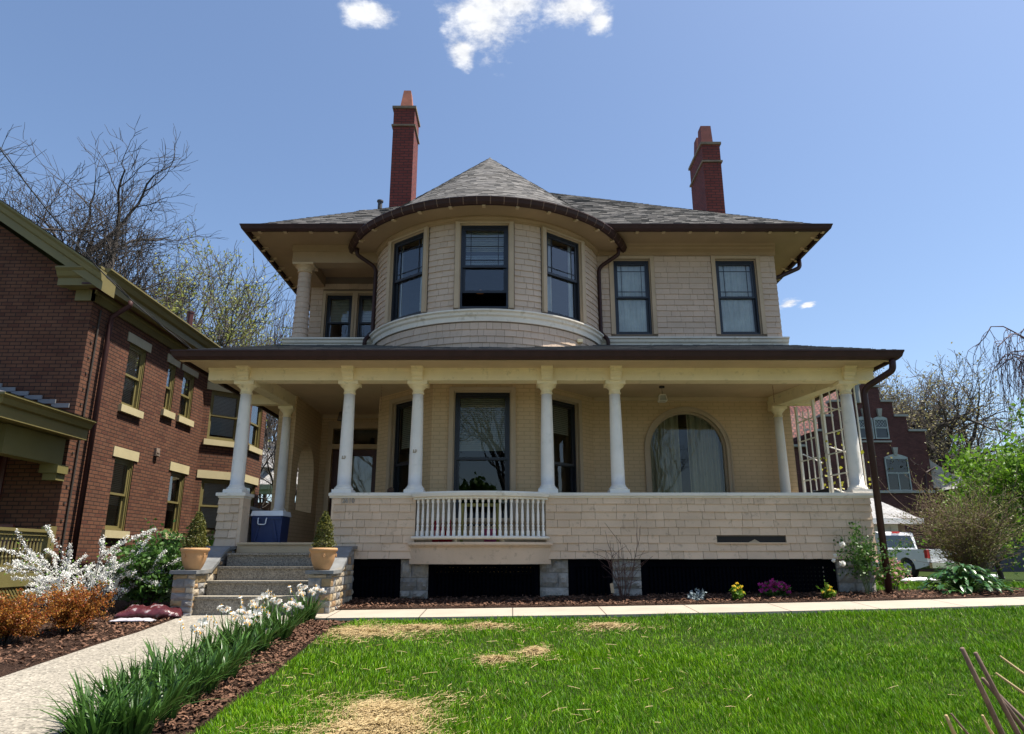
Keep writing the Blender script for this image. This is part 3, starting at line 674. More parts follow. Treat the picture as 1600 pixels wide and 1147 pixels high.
# ------------------------------------------------------------------ the house
WY, XL, XR, DECK, CEIL = 13.2, -4.49, 5.37, .20, 2.97
FY = 11.0                                     # front face of the porch parapet
HOUSE = thing('house', 'cream shingled two-storey house with round bay tower and deep columned porch', 'house', (.45, 13.2, -.64))
TC, TR = (-.5, 14.04), 2.39                   # the round bay
def flatP(y, sgn=1): return lambda s, d, z: Vector((s, y - d, z))
def turP(s, d, z, r=TR): a = s / TR; return Vector((TC[0] + (r + d) * math.sin(a), TC[1] - (r + d) * math.cos(a), z))
def box_part(name, m, *b, parent=None):
    q = MB(); [q.box(*x) for x in b]; return q.build(name, m, parent or HOUSE)
def build_ground_floor():
    b = MB(); fp = flatP(WY)
    # right part with the arched window: hole edges run as a polygon fan
    cx, rr, sp = 3.345, .745, 1.96; a0, a1, top = 1.55, XR, CEIL + .1
    arc = [(cx - rr * math.cos(math.pi * k / 24), sp + rr * math.sin(math.pi * k / 24)) for k in range(25)]
    hole = [(cx - rr, .45)] + arc + [(cx + rr, .45)]
    P = lambda s, z: fp(s, 0, z)
    b.face(P(a0, -.64), P(a1, -.64), P(a1, .45), P(a0, .45))
    b.face(P(a0, .45), P(cx - rr, .45), P(cx - rr, sp), P(a0, sp)); b.face(P(cx + rr, .45), P(a1, .45), P(a1, sp), P(cx + rr, sp))
    for (x0, z0), (x1, z1) in zip(arc, arc[1:]): b.face(P(x0, z0), P(x1, z1), P(x1, top), P(x0, top))
    b.face(P(a0, sp), P(cx - rr, sp), P(cx - rr, top), P(a0, top)); b.face(P(cx + rr, sp), P(a1, sp), P(a1, top), P(cx + rr, top))
    for (x0, z0), (x1, z1) in zip(hole, hole[1:]): b.face(P(x0, z0), fp(x0, -.16, z0), fp(x1, -.16, z1), P(x1, z1))
    # sides and back, return wall beside the door, wall round the door
    Y2 = 22.0
    b.face((XR, WY, -.64), (XR, Y2, -.64), (XR, Y2, top), (XR, WY, top)); b.face((XR, Y2, -.64), (XL, Y2, -.64), (XL, Y2, top), (XR, Y2, top))
    b.face((XL, Y2, -.64), (XL, 15.2, -.64), (XL, 15.2, top), (XL, Y2, top)); b.face((XL, 15.2, DECK - .8), (-4.12, 15.2, DECK - .8), (-4.12, 15.2, top), (XL, 15.2, top))
    b.face((-2.57, WY, DECK), (-2.57, 14.9, DECK), (-2.57, 14.9, top), (-2.57, WY, top))
    wall(b, flatP(14.9), -4.2, -2.57, DECK, top, [(-3.86, -2.86, DECK, 2.66)])
    b.build('ground_floor_wall', PBRICK, HOUSE)
    # the arched side opening at the left end of the porch
    q = MB(); y0, y1, ym, hw, s2 = 13.05, 14.9, 13.98, .56, 1.55
    ar = [(ym - hw * math.cos(math.pi * k / 16), s2 + hw * 1.15 * math.sin(math.pi * k / 16)) for k in range(17)]
    for x, o in ((-4.12, 1), (-4.44, -1)):
        def F(*p): q.face(*(p if o > 0 else p[::-1]))
        F((x, y0, -.3), (x, y1, -.3), (x, y1, .85), (x, y0, .85)); F((x, y0, .85), (x, ym - hw, .85), (x, ym - hw, s2), (x, y0, s2)); F((x, ym + hw, .85), (x, y1, .85), (x, y1, s2), (x, ym + hw, s2))
        F((x, y0, s2), (x, ym - hw, s2), (x, ym - hw, CEIL), (x, y0, CEIL)); F((x, ym + hw, s2), (x, y1, s2), (x, y1, CEIL), (x, ym + hw, CEIL))
        for (a, c), (e, g) in zip(ar, ar[1:]): F((x, a, c), (x, e, g), (x, e, CEIL), (x, a, CEIL))
    edge = [(ym - hw, .85)] + ar + [(ym + hw, .85), (ym - hw, .85)]
    for (a, c), (e, g) in zip(edge, edge[1:]): q.face((-4.12, a, c), (-4.44, a, c), (-4.44, e, g), (-4.12, e, g))
    q.face((-4.44, y0, -.3), (-4.12, y0, -.3), (-4.12, y0, CEIL), (-4.44, y0, CEIL))
    q.build('arched_end_wall', PBRICK, HOUSE)
    # angled bay
    pts = [(-2.57, WY), (-1.4, 12.0), (.4, 12.0), (1.55, WY)]; b = MB()
    wins = []
    for (p, r_), (hw, zt, ms) in zip(zip(pts, pts[1:]), ((.40, 2.78, 'l'), (.50, 2.82, 'c'), (.40, 2.78, 'r'))):
        p, r_ = Vector((*p, 0)), Vector((*r_, 0)); t = (r_ - p); L = t.length; t.normalize(); n = Vector((t.y, -t.x, 0))
        Pf = lambda s, d, z, p=p, t=t, n=n: p + t * s + n * d + Vector((0, 0, z))
        c = L / 2 + (.04 if ms == 'l' else -.02 if ms == 'r' else -.02)
        wall(b, Pf, 0, L, DECK - .5, top, [(c - hw, c + hw, .62, zt)])
        wins.append((frame(Pf(c, 0, .62), t, n), 2 * hw, zt - .62, ms))
    b.build('bay_wall', PBRICK, HOUSE)
    for M, w, h, ms in wins:
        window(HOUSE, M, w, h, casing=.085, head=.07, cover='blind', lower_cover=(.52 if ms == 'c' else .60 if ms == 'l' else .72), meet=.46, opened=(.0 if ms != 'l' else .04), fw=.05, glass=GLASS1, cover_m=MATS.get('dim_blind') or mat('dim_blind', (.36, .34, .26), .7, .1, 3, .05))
    # arched window: casing, frame, glass, drapes
    M = frame((cx, WY, 0), (1, 0, 0), (0, -1, 0))
    def ring(b, r0, r1, d0, d1, zb=.45):
        o = [(-r1, zb)] + [(-r1 * math.cos(math.pi * k / 28), sp + r1 * math.sin(math.pi * k / 28)) for k in range(29)] + [(r1, zb)]
        i = [(-r0, zb)] + [(-r0 * math.cos(math.pi * k / 28), sp + r0 * math.sin(math.pi * k / 28)) for k in range(29)] + [(r0, zb)]
        for k in range(len(o) - 1):
            for d, s_ in ((d1, 1),): b.face((o[k][0], d, o[k][1]), (i[k][0], d, i[k][1]), (i[k + 1][0], d, i[k + 1][1]), (o[k + 1][0], d, o[k + 1][1]))
            b.face((o[k][0], d0, o[k][1]), (o[k][0], d1, o[k][1]), (o[k + 1][0], d1, o[k + 1][1]), (o[k + 1][0], d0, o[k + 1][1]))
            b.face((i[k][0], d1, i[k][1]), (i[k][0], d0, i[k][1]), (i[k + 1][0], d0, i[k + 1][1]), (i[k + 1][0], d1, i[k + 1][1]))
    b = MB(M); ring(b, .735, .83, -.02, .03); ring(b, .70, .742, -.14, -.05); ring(b, .80, .825, .0, .045)
    aw = b.build('arched_window', CASING, HOUSE)
    b = MB(M); n = 28; pts = [(-.71, .45)] + [(-.71 * math.cos(math.pi * k / n), sp + .71 * math.sin(math.pi * k / n)) for k in range(n + 1)] + [(.71, .45)]
    b.face(*[(x, -.10, z) for x, z in pts]); b.build('pane', GLASS1, aw)
    for xa, xb in ((-.69, -.10), (.06, .69)):
        b = MB(M); pr = None; k = 60
        for i in range(k + 1):
            x = xa + (xb - xa) * i / k; y = -.24 + .035 * math.sin(x * 44) + .02 * math.sin(x * 97 + 1); zt = sp + math.sqrt(max(0, .715 ** 2 - x * x)) + .04
            taper = .10 * (1 if xa < 0 else -1) * 0
            cur = ((x + .012 * math.sin(x * 30), y, .45), (x, y, zt))
            if pr: b.face(pr[0], cur[0], cur[1], pr[1])
            pr = cur
        b.build('curtain', DRAPE, aw, smooth=True)
    # entrance door with glazed leaf and transom
    M = frame((-3.36, 14.9, DECK), (1, 0, 0), (0, -1, 0)); b = MB(M)
    b.box(-.60, -.50, -.02, .05, 0, 2.62); b.box(.50, .60, -.02, .05, 0, 2.62); b.box(-.60, .60, -.02, .06, 2.46, 2.6); b.box(-.5, .5, -.10, .045, 2.02, 2.12)
    dr = b.build('door_frame', CREAM, HOUSE)
    b = MB(M); b.box(-.5, -.36, -.12, -.07, 0, 2.02); b.box(.36, .5, -.12, -.07, 0, 2.02); b.box(-.36, .36, -.12, -.07, 1.88, 2.02); b.box(-.36, .36, -.12, -.07, 0, .62); b.box(-.28, .28, -.07, -.055, .14, .5)
    lf = b.build('door', DOORRED, dr)
    b = MB(M); b.face((-.36, -.09, .62), (.36, -.09, .62), (.36, -.09, 1.88), (-.36, -.09, 1.88)); b.build('pane', GLASS, lf)
    b = MB(M); b.face((-.5, -.07, 2.12), (.5, -.07, 2.12), (.5, -.07, 2.46), (-.5, -.07, 2.46)); b.build('transom_pane', GLASS, dr)
    b = MB(M); pr = None
    for i in range(41):
        x = -.34 + .68 * i / 40; cur = ((x, -.16 + .015 * math.sin(x * 50), .62), (x, -.16 + .015 * math.sin(x * 50), 1.88))
        if pr: b.face(pr[0], cur[0], cur[1], pr[1])
        pr = cur
    b.build('curtain', DRAPE, lf, smooth=True)
    b = MB(M); b.lathe([(.0, 0), (.03, .0), (.035, .02), (.03, .045), (0, .05)], (0, 0), 10); 
    for i, v in enumerate(b.v): pass
    h = MB(Matrix.Translation(M @ Vector((-.43, -.06, .95))) @ Matrix.Rotation(R(90), 4, 'X')); h.lathe([(.001, 0), (.012, .002), (.012, .03), (.03, .035), (.032, .055), (.001, .065)], (0, 0), 12); h.build('handle', CAPST, lf, smooth=True)
    # inside: a dim floor between the storeys so rooms stay dark
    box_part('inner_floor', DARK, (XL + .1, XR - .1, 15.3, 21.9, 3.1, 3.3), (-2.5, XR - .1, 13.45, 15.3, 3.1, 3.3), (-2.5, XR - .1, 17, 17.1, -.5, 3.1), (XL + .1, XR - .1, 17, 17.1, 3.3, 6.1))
build_ground_floor()

def column(x, y, z0, z1, r, parent=HOUSE, bracket=True, m=WHITE, plaque=False, by=None):
    h = z1 - z0; b = MB(); prof = [(r * 1.12, .115), (r * 1.06, .125), (r, .145)]
    for k in range(9):
        t = k / 8; prof.append((r * (1 - .20 * t ** 1.8), .145 + (h - .145 - .20) * t))
    rt = prof[-1][0]
    b.lathe(prof + [(rt, h - .2)], (x, y), 28, z0); col = b.build('column', m, parent, smooth=True)
    b = MB(); e = r * 1.42; b.box(x - e, x + e, y - e, y + e, z0, z0 + .055)
    b.lathe([(r * 1.36, .0551), (r * 1.40, .07), (r * 1.36, .088), (r * 1.18, .092), (r * 1.20, .105), (r * 1.12, .115)], (x, y), 28, z0); b.build('base', m, col)
    b = MB(); b.lathe([(rt * 1.0, h - .2), (rt * 1.16, h - .195), (rt * 1.16, h - .175), (rt * 1.02, h - .165), (rt * 1.05, h - .13), (rt * 1.3, h - .10), (rt * 1.72, h - .07), (rt * 1.8, h - .055)], (x, y), 28, z0)
    e = rt * 1.86; b.box(x - e, x + e, y - e, y + e, z1 - .055, z1); b.build('capital', m if m is not WHITE else BEAM, col)
    if bracket:
        b = MB(); w = .085; yf = by or (FY - .0)
        for k, (o, za, zb) in enumerate(((.05, 0, .06), (.085, .06, .12), (.12, .12, .19), (.16, .19, .225))):
            b.box(x - w - .004 * k, x + w + .004 * k, yf - o, yf + .01, z1 + za, z1 + zb)
        b.build('bracket', BEAM, col)
    if plaque:
        b = MB(); zq = z0 + plaque; e = r * .97
        for dx, dz, w_, h_ in ((-.018, 0, .012, .05), (.012, 0, .01, .055), (.032, .005, .008, .04), (-.002, -.02, .05, .012)): b.box(x + dx - w_ / 2 - .01, x + dx + w_ / 2 - .01, y - e - .006, y - e + .02, zq + dz - h_ / 2, zq + dz + h_ / 2)
        b.build('old_bracket_mark', mat('tan_bare_wood', (.40, .31, .20), .8) if 'tan_bare_wood' not in MATS else MATS['tan_bare_wood'], col)
    return col

def build_porch():
    CX = [-4.363, -2.665, -1.540, .567, 1.685, 5.476]
    for i, x in enumerate(CX): column(x, 11.15, .955, 2.76, .108, plaque={1: .56, 2: .66}.get(i, False))
    column(-4.27, 13.0, .72, 2.74, .092, bracket=False); column(5.05, 13.0, .72, 2.74, .092, bracket=False)
    # beams
    box_part('front_beam', BEAM, (-4.95, 5.90, 11.0, 11.24, 2.765, 2.975), (-4.96, 5.91, 10.985, 11.0, 2.93, 2.975))
    b = MB(); b.hexa([(-4.47, 11.242, 2.75), (-4.25, 11.242, 2.75), (-4.14, 13.195, 2.75), (-4.36, 13.195, 2.75)], [(-4.47, 11.242, 2.968), (-4.25, 11.242, 2.968), (-4.14, 13.195, 2.968), (-4.36, 13.195, 2.968)]); b.build('side_beam', BEAM, HOUSE)
    b = MB(); b.hexa([(5.37, 11.242, 2.75), (5.59, 11.242, 2.75), (5.16, 13.195, 2.75), (4.94, 13.195, 2.75)], [(5.37, 11.242, 2.968), (5.59, 11.242, 2.968), (5.16, 13.195, 2.968), (4.94, 13.195, 2.968)]); b.build('side_beam', BEAM, HOUSE)
    box_part('beam_end', BEAM, (-4.98, -4.37, 12.92, 13.09, 2.78, 2.97)); box_part('beam_end', BEAM, (5.18, 5.75, 12.92, 13.09, 2.78, 2.97))
    # ceiling of matched boards
    b = MB(); y = 10.50
    while y < 14.88:
        y2 = min(14.9, y + .088); x0 = -5.1; x1 = 5.9 if y < 13.3 else -2.5
        b.box(x0, x1, y + .003, y2 - .003, CEIL, CEIL + .012); y = y2
    y = 14.9
    b.box(-5.1, -4.3, 14.9, 16.9, CEIL, CEIL + .012)
    b.build('porch_ceiling', SOFFIT, HOUSE)
    for bx in ((1.6, 4.95, 13.15, 13.20, 2.90, 2.968), (-2.54, -2.49, 13.2, 14.89, 2.90, 2.968), (-4.11, -2.56, 14.85, 14.9, 2.90, 2.968)): box_part('ceiling_moulding', SOFFIT, bx)
    # floor
    q = MB(); x = -4.5
    while x < 5.6: q.box(x + .002, x + .098, 10.93 if -4.18 < x < -2.85 else 11.16, 14.88 if x < -2.7 else 13.15, DECK - .03, DECK); x += .1
    q.build('porch_floor', mat('grey_deck_board', (.30, .27, .23), .7, .15, 5, .2, 30, .003, dirt=(.18, .15, .12)), HOUSE)
    box_part('deck_fascia', CREAM, (-4.17, -2.78, 10.90, 10.925, DECK - .15, DECK - .032), (-4.17, -2.78, 10.87, 10.928, DECK - .03, DECK + .002), (-4.55, 5.56, 11.16, 11.2, -.04, DECK - .035))
    # shingled parapet (8 courses) with its drain slot, flared a little at the foot
    fl = lambda z: .022 * (max(0, .35 - z) / .39) ** 2
    P = flatP(FY); slot = (3.14, 4.20, .195, .30)
    b = MB(); shb = MB(); z0, z1, n = -.04, .90, 8
    for (a, c) in ((-2.775, -1.49), (.52, 5.565)):
        if a > 0:
            b.box(-2.80, -2.765, FY - .012, FY + .15, DECK + .002, .90); pl = b.build('parapet', SHINGLE_PARAPET, HOUSE); shb.build('sheathing', SHEATH, pl); b = MB(); shb = MB()
        shb.box(a + .01, c - .01, FY + .002, FY + .14, -.02, .89)
        shingles(b, P, a, c, z0, z1, n, [slot], .12, .34, fl, .018)
    # right end of the parapet, running back to the wall
    Ps = lambda s, d, z: Vector((5.565 + d - .0 * s, FY + s, z))
    shb.box(5.42, 5.555, FY + .15, 13.15, -.02, .89); shingles(b, Ps, .0, 2.1, z0, z1, n, (), .10, .24, fl)
    par = b.build('parapet', SHINGLE_PARAPET, HOUSE); shb.build('sheathing', SHEATH, par)
    b = MB()
    def cap(x0, x1, y0=FY - .05, y1=FY + .32):
        b.box(x0, x1, y0 + .03, y1 - .03, .875, .905); b.box(x0 - .01, x1 + .01, y0, y1, .905, .945); b.box(x0 - .0, x1 + .0, y0 + .008, y1 - .008, .945, .955)
    cap(-2.84, -1.52); b.build('rail_cap', RAILW, pl); b = MB(); cap(.545, 5.62); b.box(5.36, 5.61, FY + .32, 13.15, .90, .95)
    b.build('rail_cap', RAILW, par)
    box_part('scupper_shade', DARK, (3.15, 4.19, FY + .0, FY + .004, .2, .296), parent=par)  # dark plate standing in for the shade inside the open slot
    b = MB(); b.box(3.12, 4.22, FY - .035, FY + .01, .185, .203); b.build('scupper_ledge', SHINGLE_PARAPET, par)
    b = MB(); b.hexa([(3.62, FY - .012, .204), (3.80, FY - .014, .204), (3.80, FY - .006, .204), (3.62, FY - .006, .204)], [(3.66, FY - .01, .222), (3.72, FY - .01, .25), (3.72, FY - .006, .25), (3.66, FY - .006, .222)]); b.build('dead_leaf', MATS['tan_bare_wood'], par)
    NUM = mat('weathered_number', (.28, .265, .235), .6, .3, 20)
    text('2610', .10, Matrix.Translation((-2.54, FY - .022, .80)) @ Matrix.Rotation(R(90), 4, 'X'), NUM, pl)
    # pedestal under the left corner column
    b = MB(); b.box(-4.54, -4.19, FY + .01, FY + .29, -.3, .89)
    shingles(b, P, -4.555, -4.23, -.10, .90, 8, (), .10, .2, fl)
    b.box(-4.23, -4.175, FY - .012, FY + .30, -.1, .9)
    Pl = lambda s, d, z: Vector((-4.555 - d, FY + .3 - s, z)); shingles(b, Pl, 0, .3, -.1, .9, 8, (), .1, .2, fl)
    pd = b.build('pedestal', SHINGLE_PARAPET, HOUSE)
    box_part('rail_cap', RAILW, (-4.60, -4.14, FY - .05, FY + .34, .905, .955), (-4.57, -4.17, FY - .02, FY + .31, .875, .905), parent=pd)
    # solid side rail on the left
    b = MB(); b.box(-4.40, -4.22, FY + .31, 13.04, -.1, .64); sr = b.build('side_rail_wall', SHINGLE, HOUSE)
    b = MB(); b.hexa([(-4.45, FY + .345, .72), (-4.17, FY + .345, .72), (-4.12, 13.1, .64), (-4.42, 13.1, .64)], [(-4.45, FY + .345, .77), (-4.17, FY + .345, .77), (-4.12, 13.1, .70), (-4.42, 13.1, .70)]); b.build('rail_cap', mat('grey_rail', (.20, .195, .19), .6), sr)
    # bowed balcony with turned balusters
    x0, x1, sag = -1.50, .53, .27; xm, hw = (x0 + x1) / 2, (x1 - x0) / 2; Rb = (hw * hw + sag * sag) / (2 * sag); cy = FY - sag + Rb; am = math.asin(hw / Rb)
    def bow(a): return lambda o, z: Vector((xm + (Rb + o) * math.sin(a), cy - (Rb + o) * math.cos(a), z))
    fr = [bow(-am + 2 * am * k / 24) for k in range(25)]
    b = MB(); b.sweep([(-.22, .845), (.05, .845), (.05, .87), (.09, .885), (.10, .93), (.09, .955), (-.24, .955)], fr); bal = b.build('balustrade', RAILW, HOUSE)
    b = MB(); b.sweep([(-.12, .245), (.06, .245), (.085, .262), (.085, .285), (.05, .295), (-.12, .295)], fr); b.build('bottom_rail', RAILW, bal)
    prof = [(.020, .0), (.024, .03), (.018, .05), (.026, .075), (.026, .09), (.015, .105), (.022, .13), (.025, .19), (.0235, .27), (.018, .38), (.0145, .46), (.02, .466)]
    NB = 24
    for k in range(NB):
        a = (-am + 2 * am * (k + .5) / NB) * .985; c = bow(a)(-.0, 0); q = MB(); t = Matrix.Translation((c.x, c.y, 0)) @ Matrix.Rotation(a, 4, 'Z'); s = .021
        q.M = t; q.box(-s, s, -s, s, .2951, .375); q.box(-s * .85, s * .85, -s * .85, s * .85, .79, .8449); q.M = None
        q.lathe([(r_ * .88, .3751 + z * .89) for r_, z in prof], (c.x, c.y), 8); q.build('baluster', WHITE, bal)
    for k in (8, 16):
        c = bow(-am + 2 * am * k / 24)(-.0, 0); q = MB(); q.box(c.x - .02, c.x + .02, c.y - .04, c.y + .05, .205, .2449); q.build('foot_block', CREAM, bal)
    b = MB(); fr2 = [bow((-am + 2 * am * k / 24) * 1.04) for k in range(25)]
    b.sweep([(-.25, .16), (.10, .16), (.105, .18), (.10, .203), (-.25, .203)], fr2); b.sweep([(-.02, -.115), (.05, -.115), (.045, .159), (-.02, .159)], fr2); b.sweep([(.05, .135), (.075, .14), (.075, .158), (.05, .158)], fr2)
    b.build('balcony_apron', SHINGLE_PARAPET, HOUSE)
    q = MB(); q.face((x0, FY + .1, .195), (x1, FY + .1, .195), *[bow(am - 2 * am * k / 24)(-.02, .195) for k in range(25)]); q.build('balcony_floor', MATS['grey_deck_board'], HOUSE)
    # stone piers and dark lattice between them
    for (xa, xb) in ((-1.70, -1.27), (.42, .86), (1.53, 1.97), (4.95, 5.52)):
        q = MB(); z = -.80
        while z < -.05:
            h = rnd(.12, .22); z2 = min(-.045, z + h)
            if -.045 - z2 < .08: z2 = -.045
            xs = [xa, xb] if random.random() < .6 else [xa, xa + (xb - xa) * rnd(.35, .65), xb]
            for a, c in zip(xs, xs[1:]):
                n = 5; d = lambda: rnd(.0, .035); j = .006
                grid = [[(a + j + (c - a - 2 * j) * u / n, 11.03 - (d() if 0 < u < n and 0 < w < 3 else -.02), z + j + (z2 - z - 2 * j) * w / 3) for u in range(n + 1)] for w in range(4)]
                idx = [[q.P(p) for p in row] for row in grid]
                for w in range(3):
                    for u in range(n): q.f.append([idx[w][u], idx[w][u + 1], idx[w + 1][u + 1], idx[w + 1][u]])
                bk = [q.P((p[0], 11.45, p[2])) for p in (grid[0][0], grid[0][-1], grid[3][-1], grid[3][0])]
                ring = [idx[0][0], idx[0][-1], idx[3][-1], idx[3][0]]
                q.f += [[ring[0], *bk[0:1], bk[3], ring[3]], [ring[1], ring[2], bk[2], bk[1]], [ring[3], bk[3], bk[2], ring[2]] ]
            z = z2
        pr = q.build('stone_pier', STONE, HOUSE); pr['label'] = 'rough limestone pier under the porch'
        box_part('mortar_core', MORTAR, (xa + .012, xb - .012, 11.06, 11.44, -.8, -.05), parent=pr)
    for (xa, xb) in ((-2.42, -1.71), (-1.26, .41), (.87, 1.52), (1.98, 4.94)):
        q = MB(); zb, zt, y = -.74, -.045, 11.10
        q.box(xa, xa + .07, y - .02, y + .03, zb, zt); q.box(xb - .07, xb, y - .02, y + .03, zb, zt); q.box(xa + .07, xb - .07, y - .02, y + .03, zt - .11, zt); q.box(xa + .07, xb - .07, y - .02, y + .03, zb, zb + .08)
        p = xa + .07
        while p < xb - .08: q.box(p, p + .036, y, y + .012, zb + .08, zt - .11); p += .062
        z = zb + .09
        while z < zt - .12: q.box(xa + .07, xb - .07, y + .0125, y + .022, z, z + .036); z += .062
        q.build('lattice_panel', LATT, HOUSE)
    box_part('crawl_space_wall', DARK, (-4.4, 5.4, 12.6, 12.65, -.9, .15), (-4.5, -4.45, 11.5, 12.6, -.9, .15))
build_porch()

def build_upper():
    Z0, Z1 = 4.12, 6.20
    # right front wall with two windows
    hr = [(2.06, 2.82, 4.26, 5.88), (4.15, 4.99, 4.26, 5.88)]
    b = MB(); P = flatP(WY); c = .085
    sh = MB(); wall(sh, P, 1.6, XR, 3.2, 6.3, hr)
    shingles(b, P, 1.70, XR + .005, 4.16, 5.94, 15, [(h[0] - c, h[1] + c, h[2] - .2, h[3] + .2) for h in hr], .12, .30)
    b.face((XR, WY, 3.0), (XR, 22, 3.0), (XR, 22, 6.3), (XR, WY, 6.3)); b.face((XR, 22, 3.0), (XL, 22, 3.0), (XL, 22, 6.3), (XR, 22, 6.3)); b.face((XL, 22, 3.0), (XL, 14.6, 3.0), (XL, 14.6, 6.3), (XL, 22, 6.3))
    # recessed balcony on the left
    hl = [(-4.15, -3.55, 4.35, 5.66), (-3.44, -2.86, 4.35, 5.66)]
    P2 = flatP(14.6); wall(sh, P2, XL, -2.3, 3.4, 6.3, hl); shingles(b, P2, XL, -2.5, 4.1, 5.9, 14, [(h[0] - .07, h[1] + .07, 4.2, 5.78) for h in hl], .12, .30)
    b.face((-2.6, 13.0, 3.4), (-2.6, 14.6, 3.4), (-2.6, 14.6, 6.3), (-2.6, 13.0, 6.3))
    uw = b.build('upper_wall', SHINGLE, HOUSE); sh.build('sheathing', SHEATH, uw)
    for h in hr: window(HOUSE, frame(((h[0] + h[1]) / 2, WY, h[2]), (1, 0, 0), (0, -1, 0)), h[1] - h[0], h[3] - h[2], casing=.08, head=.06, prairie=True, cover='lace', sill=False, fw=.045)
    for h in hl: window(HOUSE, frame(((h[0] + h[1]) / 2, 14.6, h[2]), (1, 0, 0), (0, -1, 0)), h[1] - h[0], h[3] - h[2], casing=.06, head=.06, cover='blind', lower_cover=.5, sill=False, fw=.04)
    # frieze and sill bands
    fz = [(0, 5.95), (.022, 5.95), (.022, 6.0), (.03, 6.005), (.03, 6.10), (.05, 6.12), (.06, 6.17), (.09, 6.19), (.09, 6.22), (0, 6.22)]
    def lin(xs, y): return [lambda o, z, x=x: Vector((x, y - o, z)) for x in xs]
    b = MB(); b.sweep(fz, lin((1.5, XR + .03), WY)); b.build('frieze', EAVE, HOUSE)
    sb = [(0, 3.98), (.03, 3.98), (.04, 4.06), (.075, 4.085), (.085, 4.13), (.12, 4.15), (.12, 4.175), (.0, 4.19)]
    b = MB(); b.sweep(sb, lin((1.6, XR + .10), WY)); b.build('sill_band', RAILW, HOUSE)
    b = MB(); b.sweep(sb, lin((XL - .06, -2.3), WY + .05)); b.build('sill_band', RAILW, HOUSE)
    box_part('balcony_deck', RAILW, (XL - .02, -2.4, WY + .06, 14.6, 3.95, 4.12))
    # round tower wall with three windows
    b = MB(); am = R(71) * TR; hw = .1925 * TR; cs = (-R(38.5) * TR, 0, R(38.5) * TR); zb, zt = 4.25, 5.90
    sh = MB(); wall(sh, turP, -am, am, 3.2, 6.25, [(s - hw, s + hw, zb, zt) for s in cs], depth=.10, seg=64)
    k = .085; holes = [(s - hw - k, s + hw + k, zb - .2, zt + .3) for s in cs]
    shingles(b, turP, -am, am, 4.20, 5.93, 15, holes, .11, .23)
    q = MB(); shingles(q, turP, -am, am, 3.36, 3.98, 5, (), .10, .19); q.build('tower_apron', SHINGLE, HOUSE)
    uw = b.build('tower_wall', SHINGLE, HOUSE); sh.build('sheathing', SHEATH, uw)
    for s in cs:
        a = s / TR; n = Vector((math.sin(a), -math.cos(a), 0)); t = Vector((math.cos(a), math.sin(a), 0)); o = turP(s, 0, zb) - n * .018
        ctr = abs(s) < .01
        window(HOUSE, frame(o, t, n), 2 * hw - .02, zt - zb, casing=.085, head=.03, prairie=2 if ctr else True, cover='blind' if ctr else 'drape', lower_cover=.52 if ctr else .34, sill=False, opened=.34 if ctr else .0, fw=.05, inset=.05, cover_m=None if ctr else LACE)
    fr = [lambda o, z, a=-R(71) + R(142) * k / 48: turP(a * TR, o, z) for k in range(49)]
    b = MB(); b.sweep([(q[0] + .004, q[1] + .02) for q in sb], fr); b.build('tower_sill_band', RAILW, HOUSE)
    b = MB(); b.sweep([(0, 5.93), (.02, 5.93), (.025, 5.97), (.06, 6.0), (.06, 6.03), (0, 6.03)], fr); b.build('tower_frieze', EAVE, HOUSE)
    q = MB(Matrix.Translation(turP(R(47) * TR, .02, 3.86))); q.box(-.05, .05, -.08, .04, -.03, .03); q.build('wood_block', BEAM, HOUSE)
    # open balcony: corner column clad in shingles, lintels, ceiling
    col = MB(); cx, cy = -4.27, 13.36; z0, z1 = 4.19, 5.62; n = 13
    for i in range(n):
        a, c_ = z0 + (z1 - z0) * i / n, z0 + (z1 - z0) * (i + 1) / n; r0 = .165 * (1 - .22 * i / n); r1 = .15 * (1 - .22 * i / n)
        col.lathe([(r0 * .9, a + .0001), (r0, a + .0002), (r1, c_ - .0001)], (cx, cy), 20)
    co = col.build('upper_column', SHINGLE, HOUSE)
    q = MB(); q.lathe([(.125, 5.62), (.15, 5.63), (.15, 5.66), (.135, 5.67), (.15, 5.71), (.20, 5.76)], (cx, cy), 20); q.box(cx - .21, cx + .21, cy - .2, cy + .2, 5.7601, 5.80); q.build('capital', CREAM, co)
    box_part('balcony_lintel', EAVE, (XL - .02, -2.35, WY + .02, WY + .32, 5.81, 6.06), (XL - .02, XL + .30, WY + .33, 14.59, 5.81, 6.06), (XL - .03, -2.35, WY - .01, WY + .33, 6.06, 6.19), (XL - .03, XL + .31, WY + .331, 14.59, 6.06, 6.19))
    box_part('balcony_ceiling', EAVE, (XL + .31, -2.62, WY + .34, 14.58, 6.05, 6.10))
build_upper()

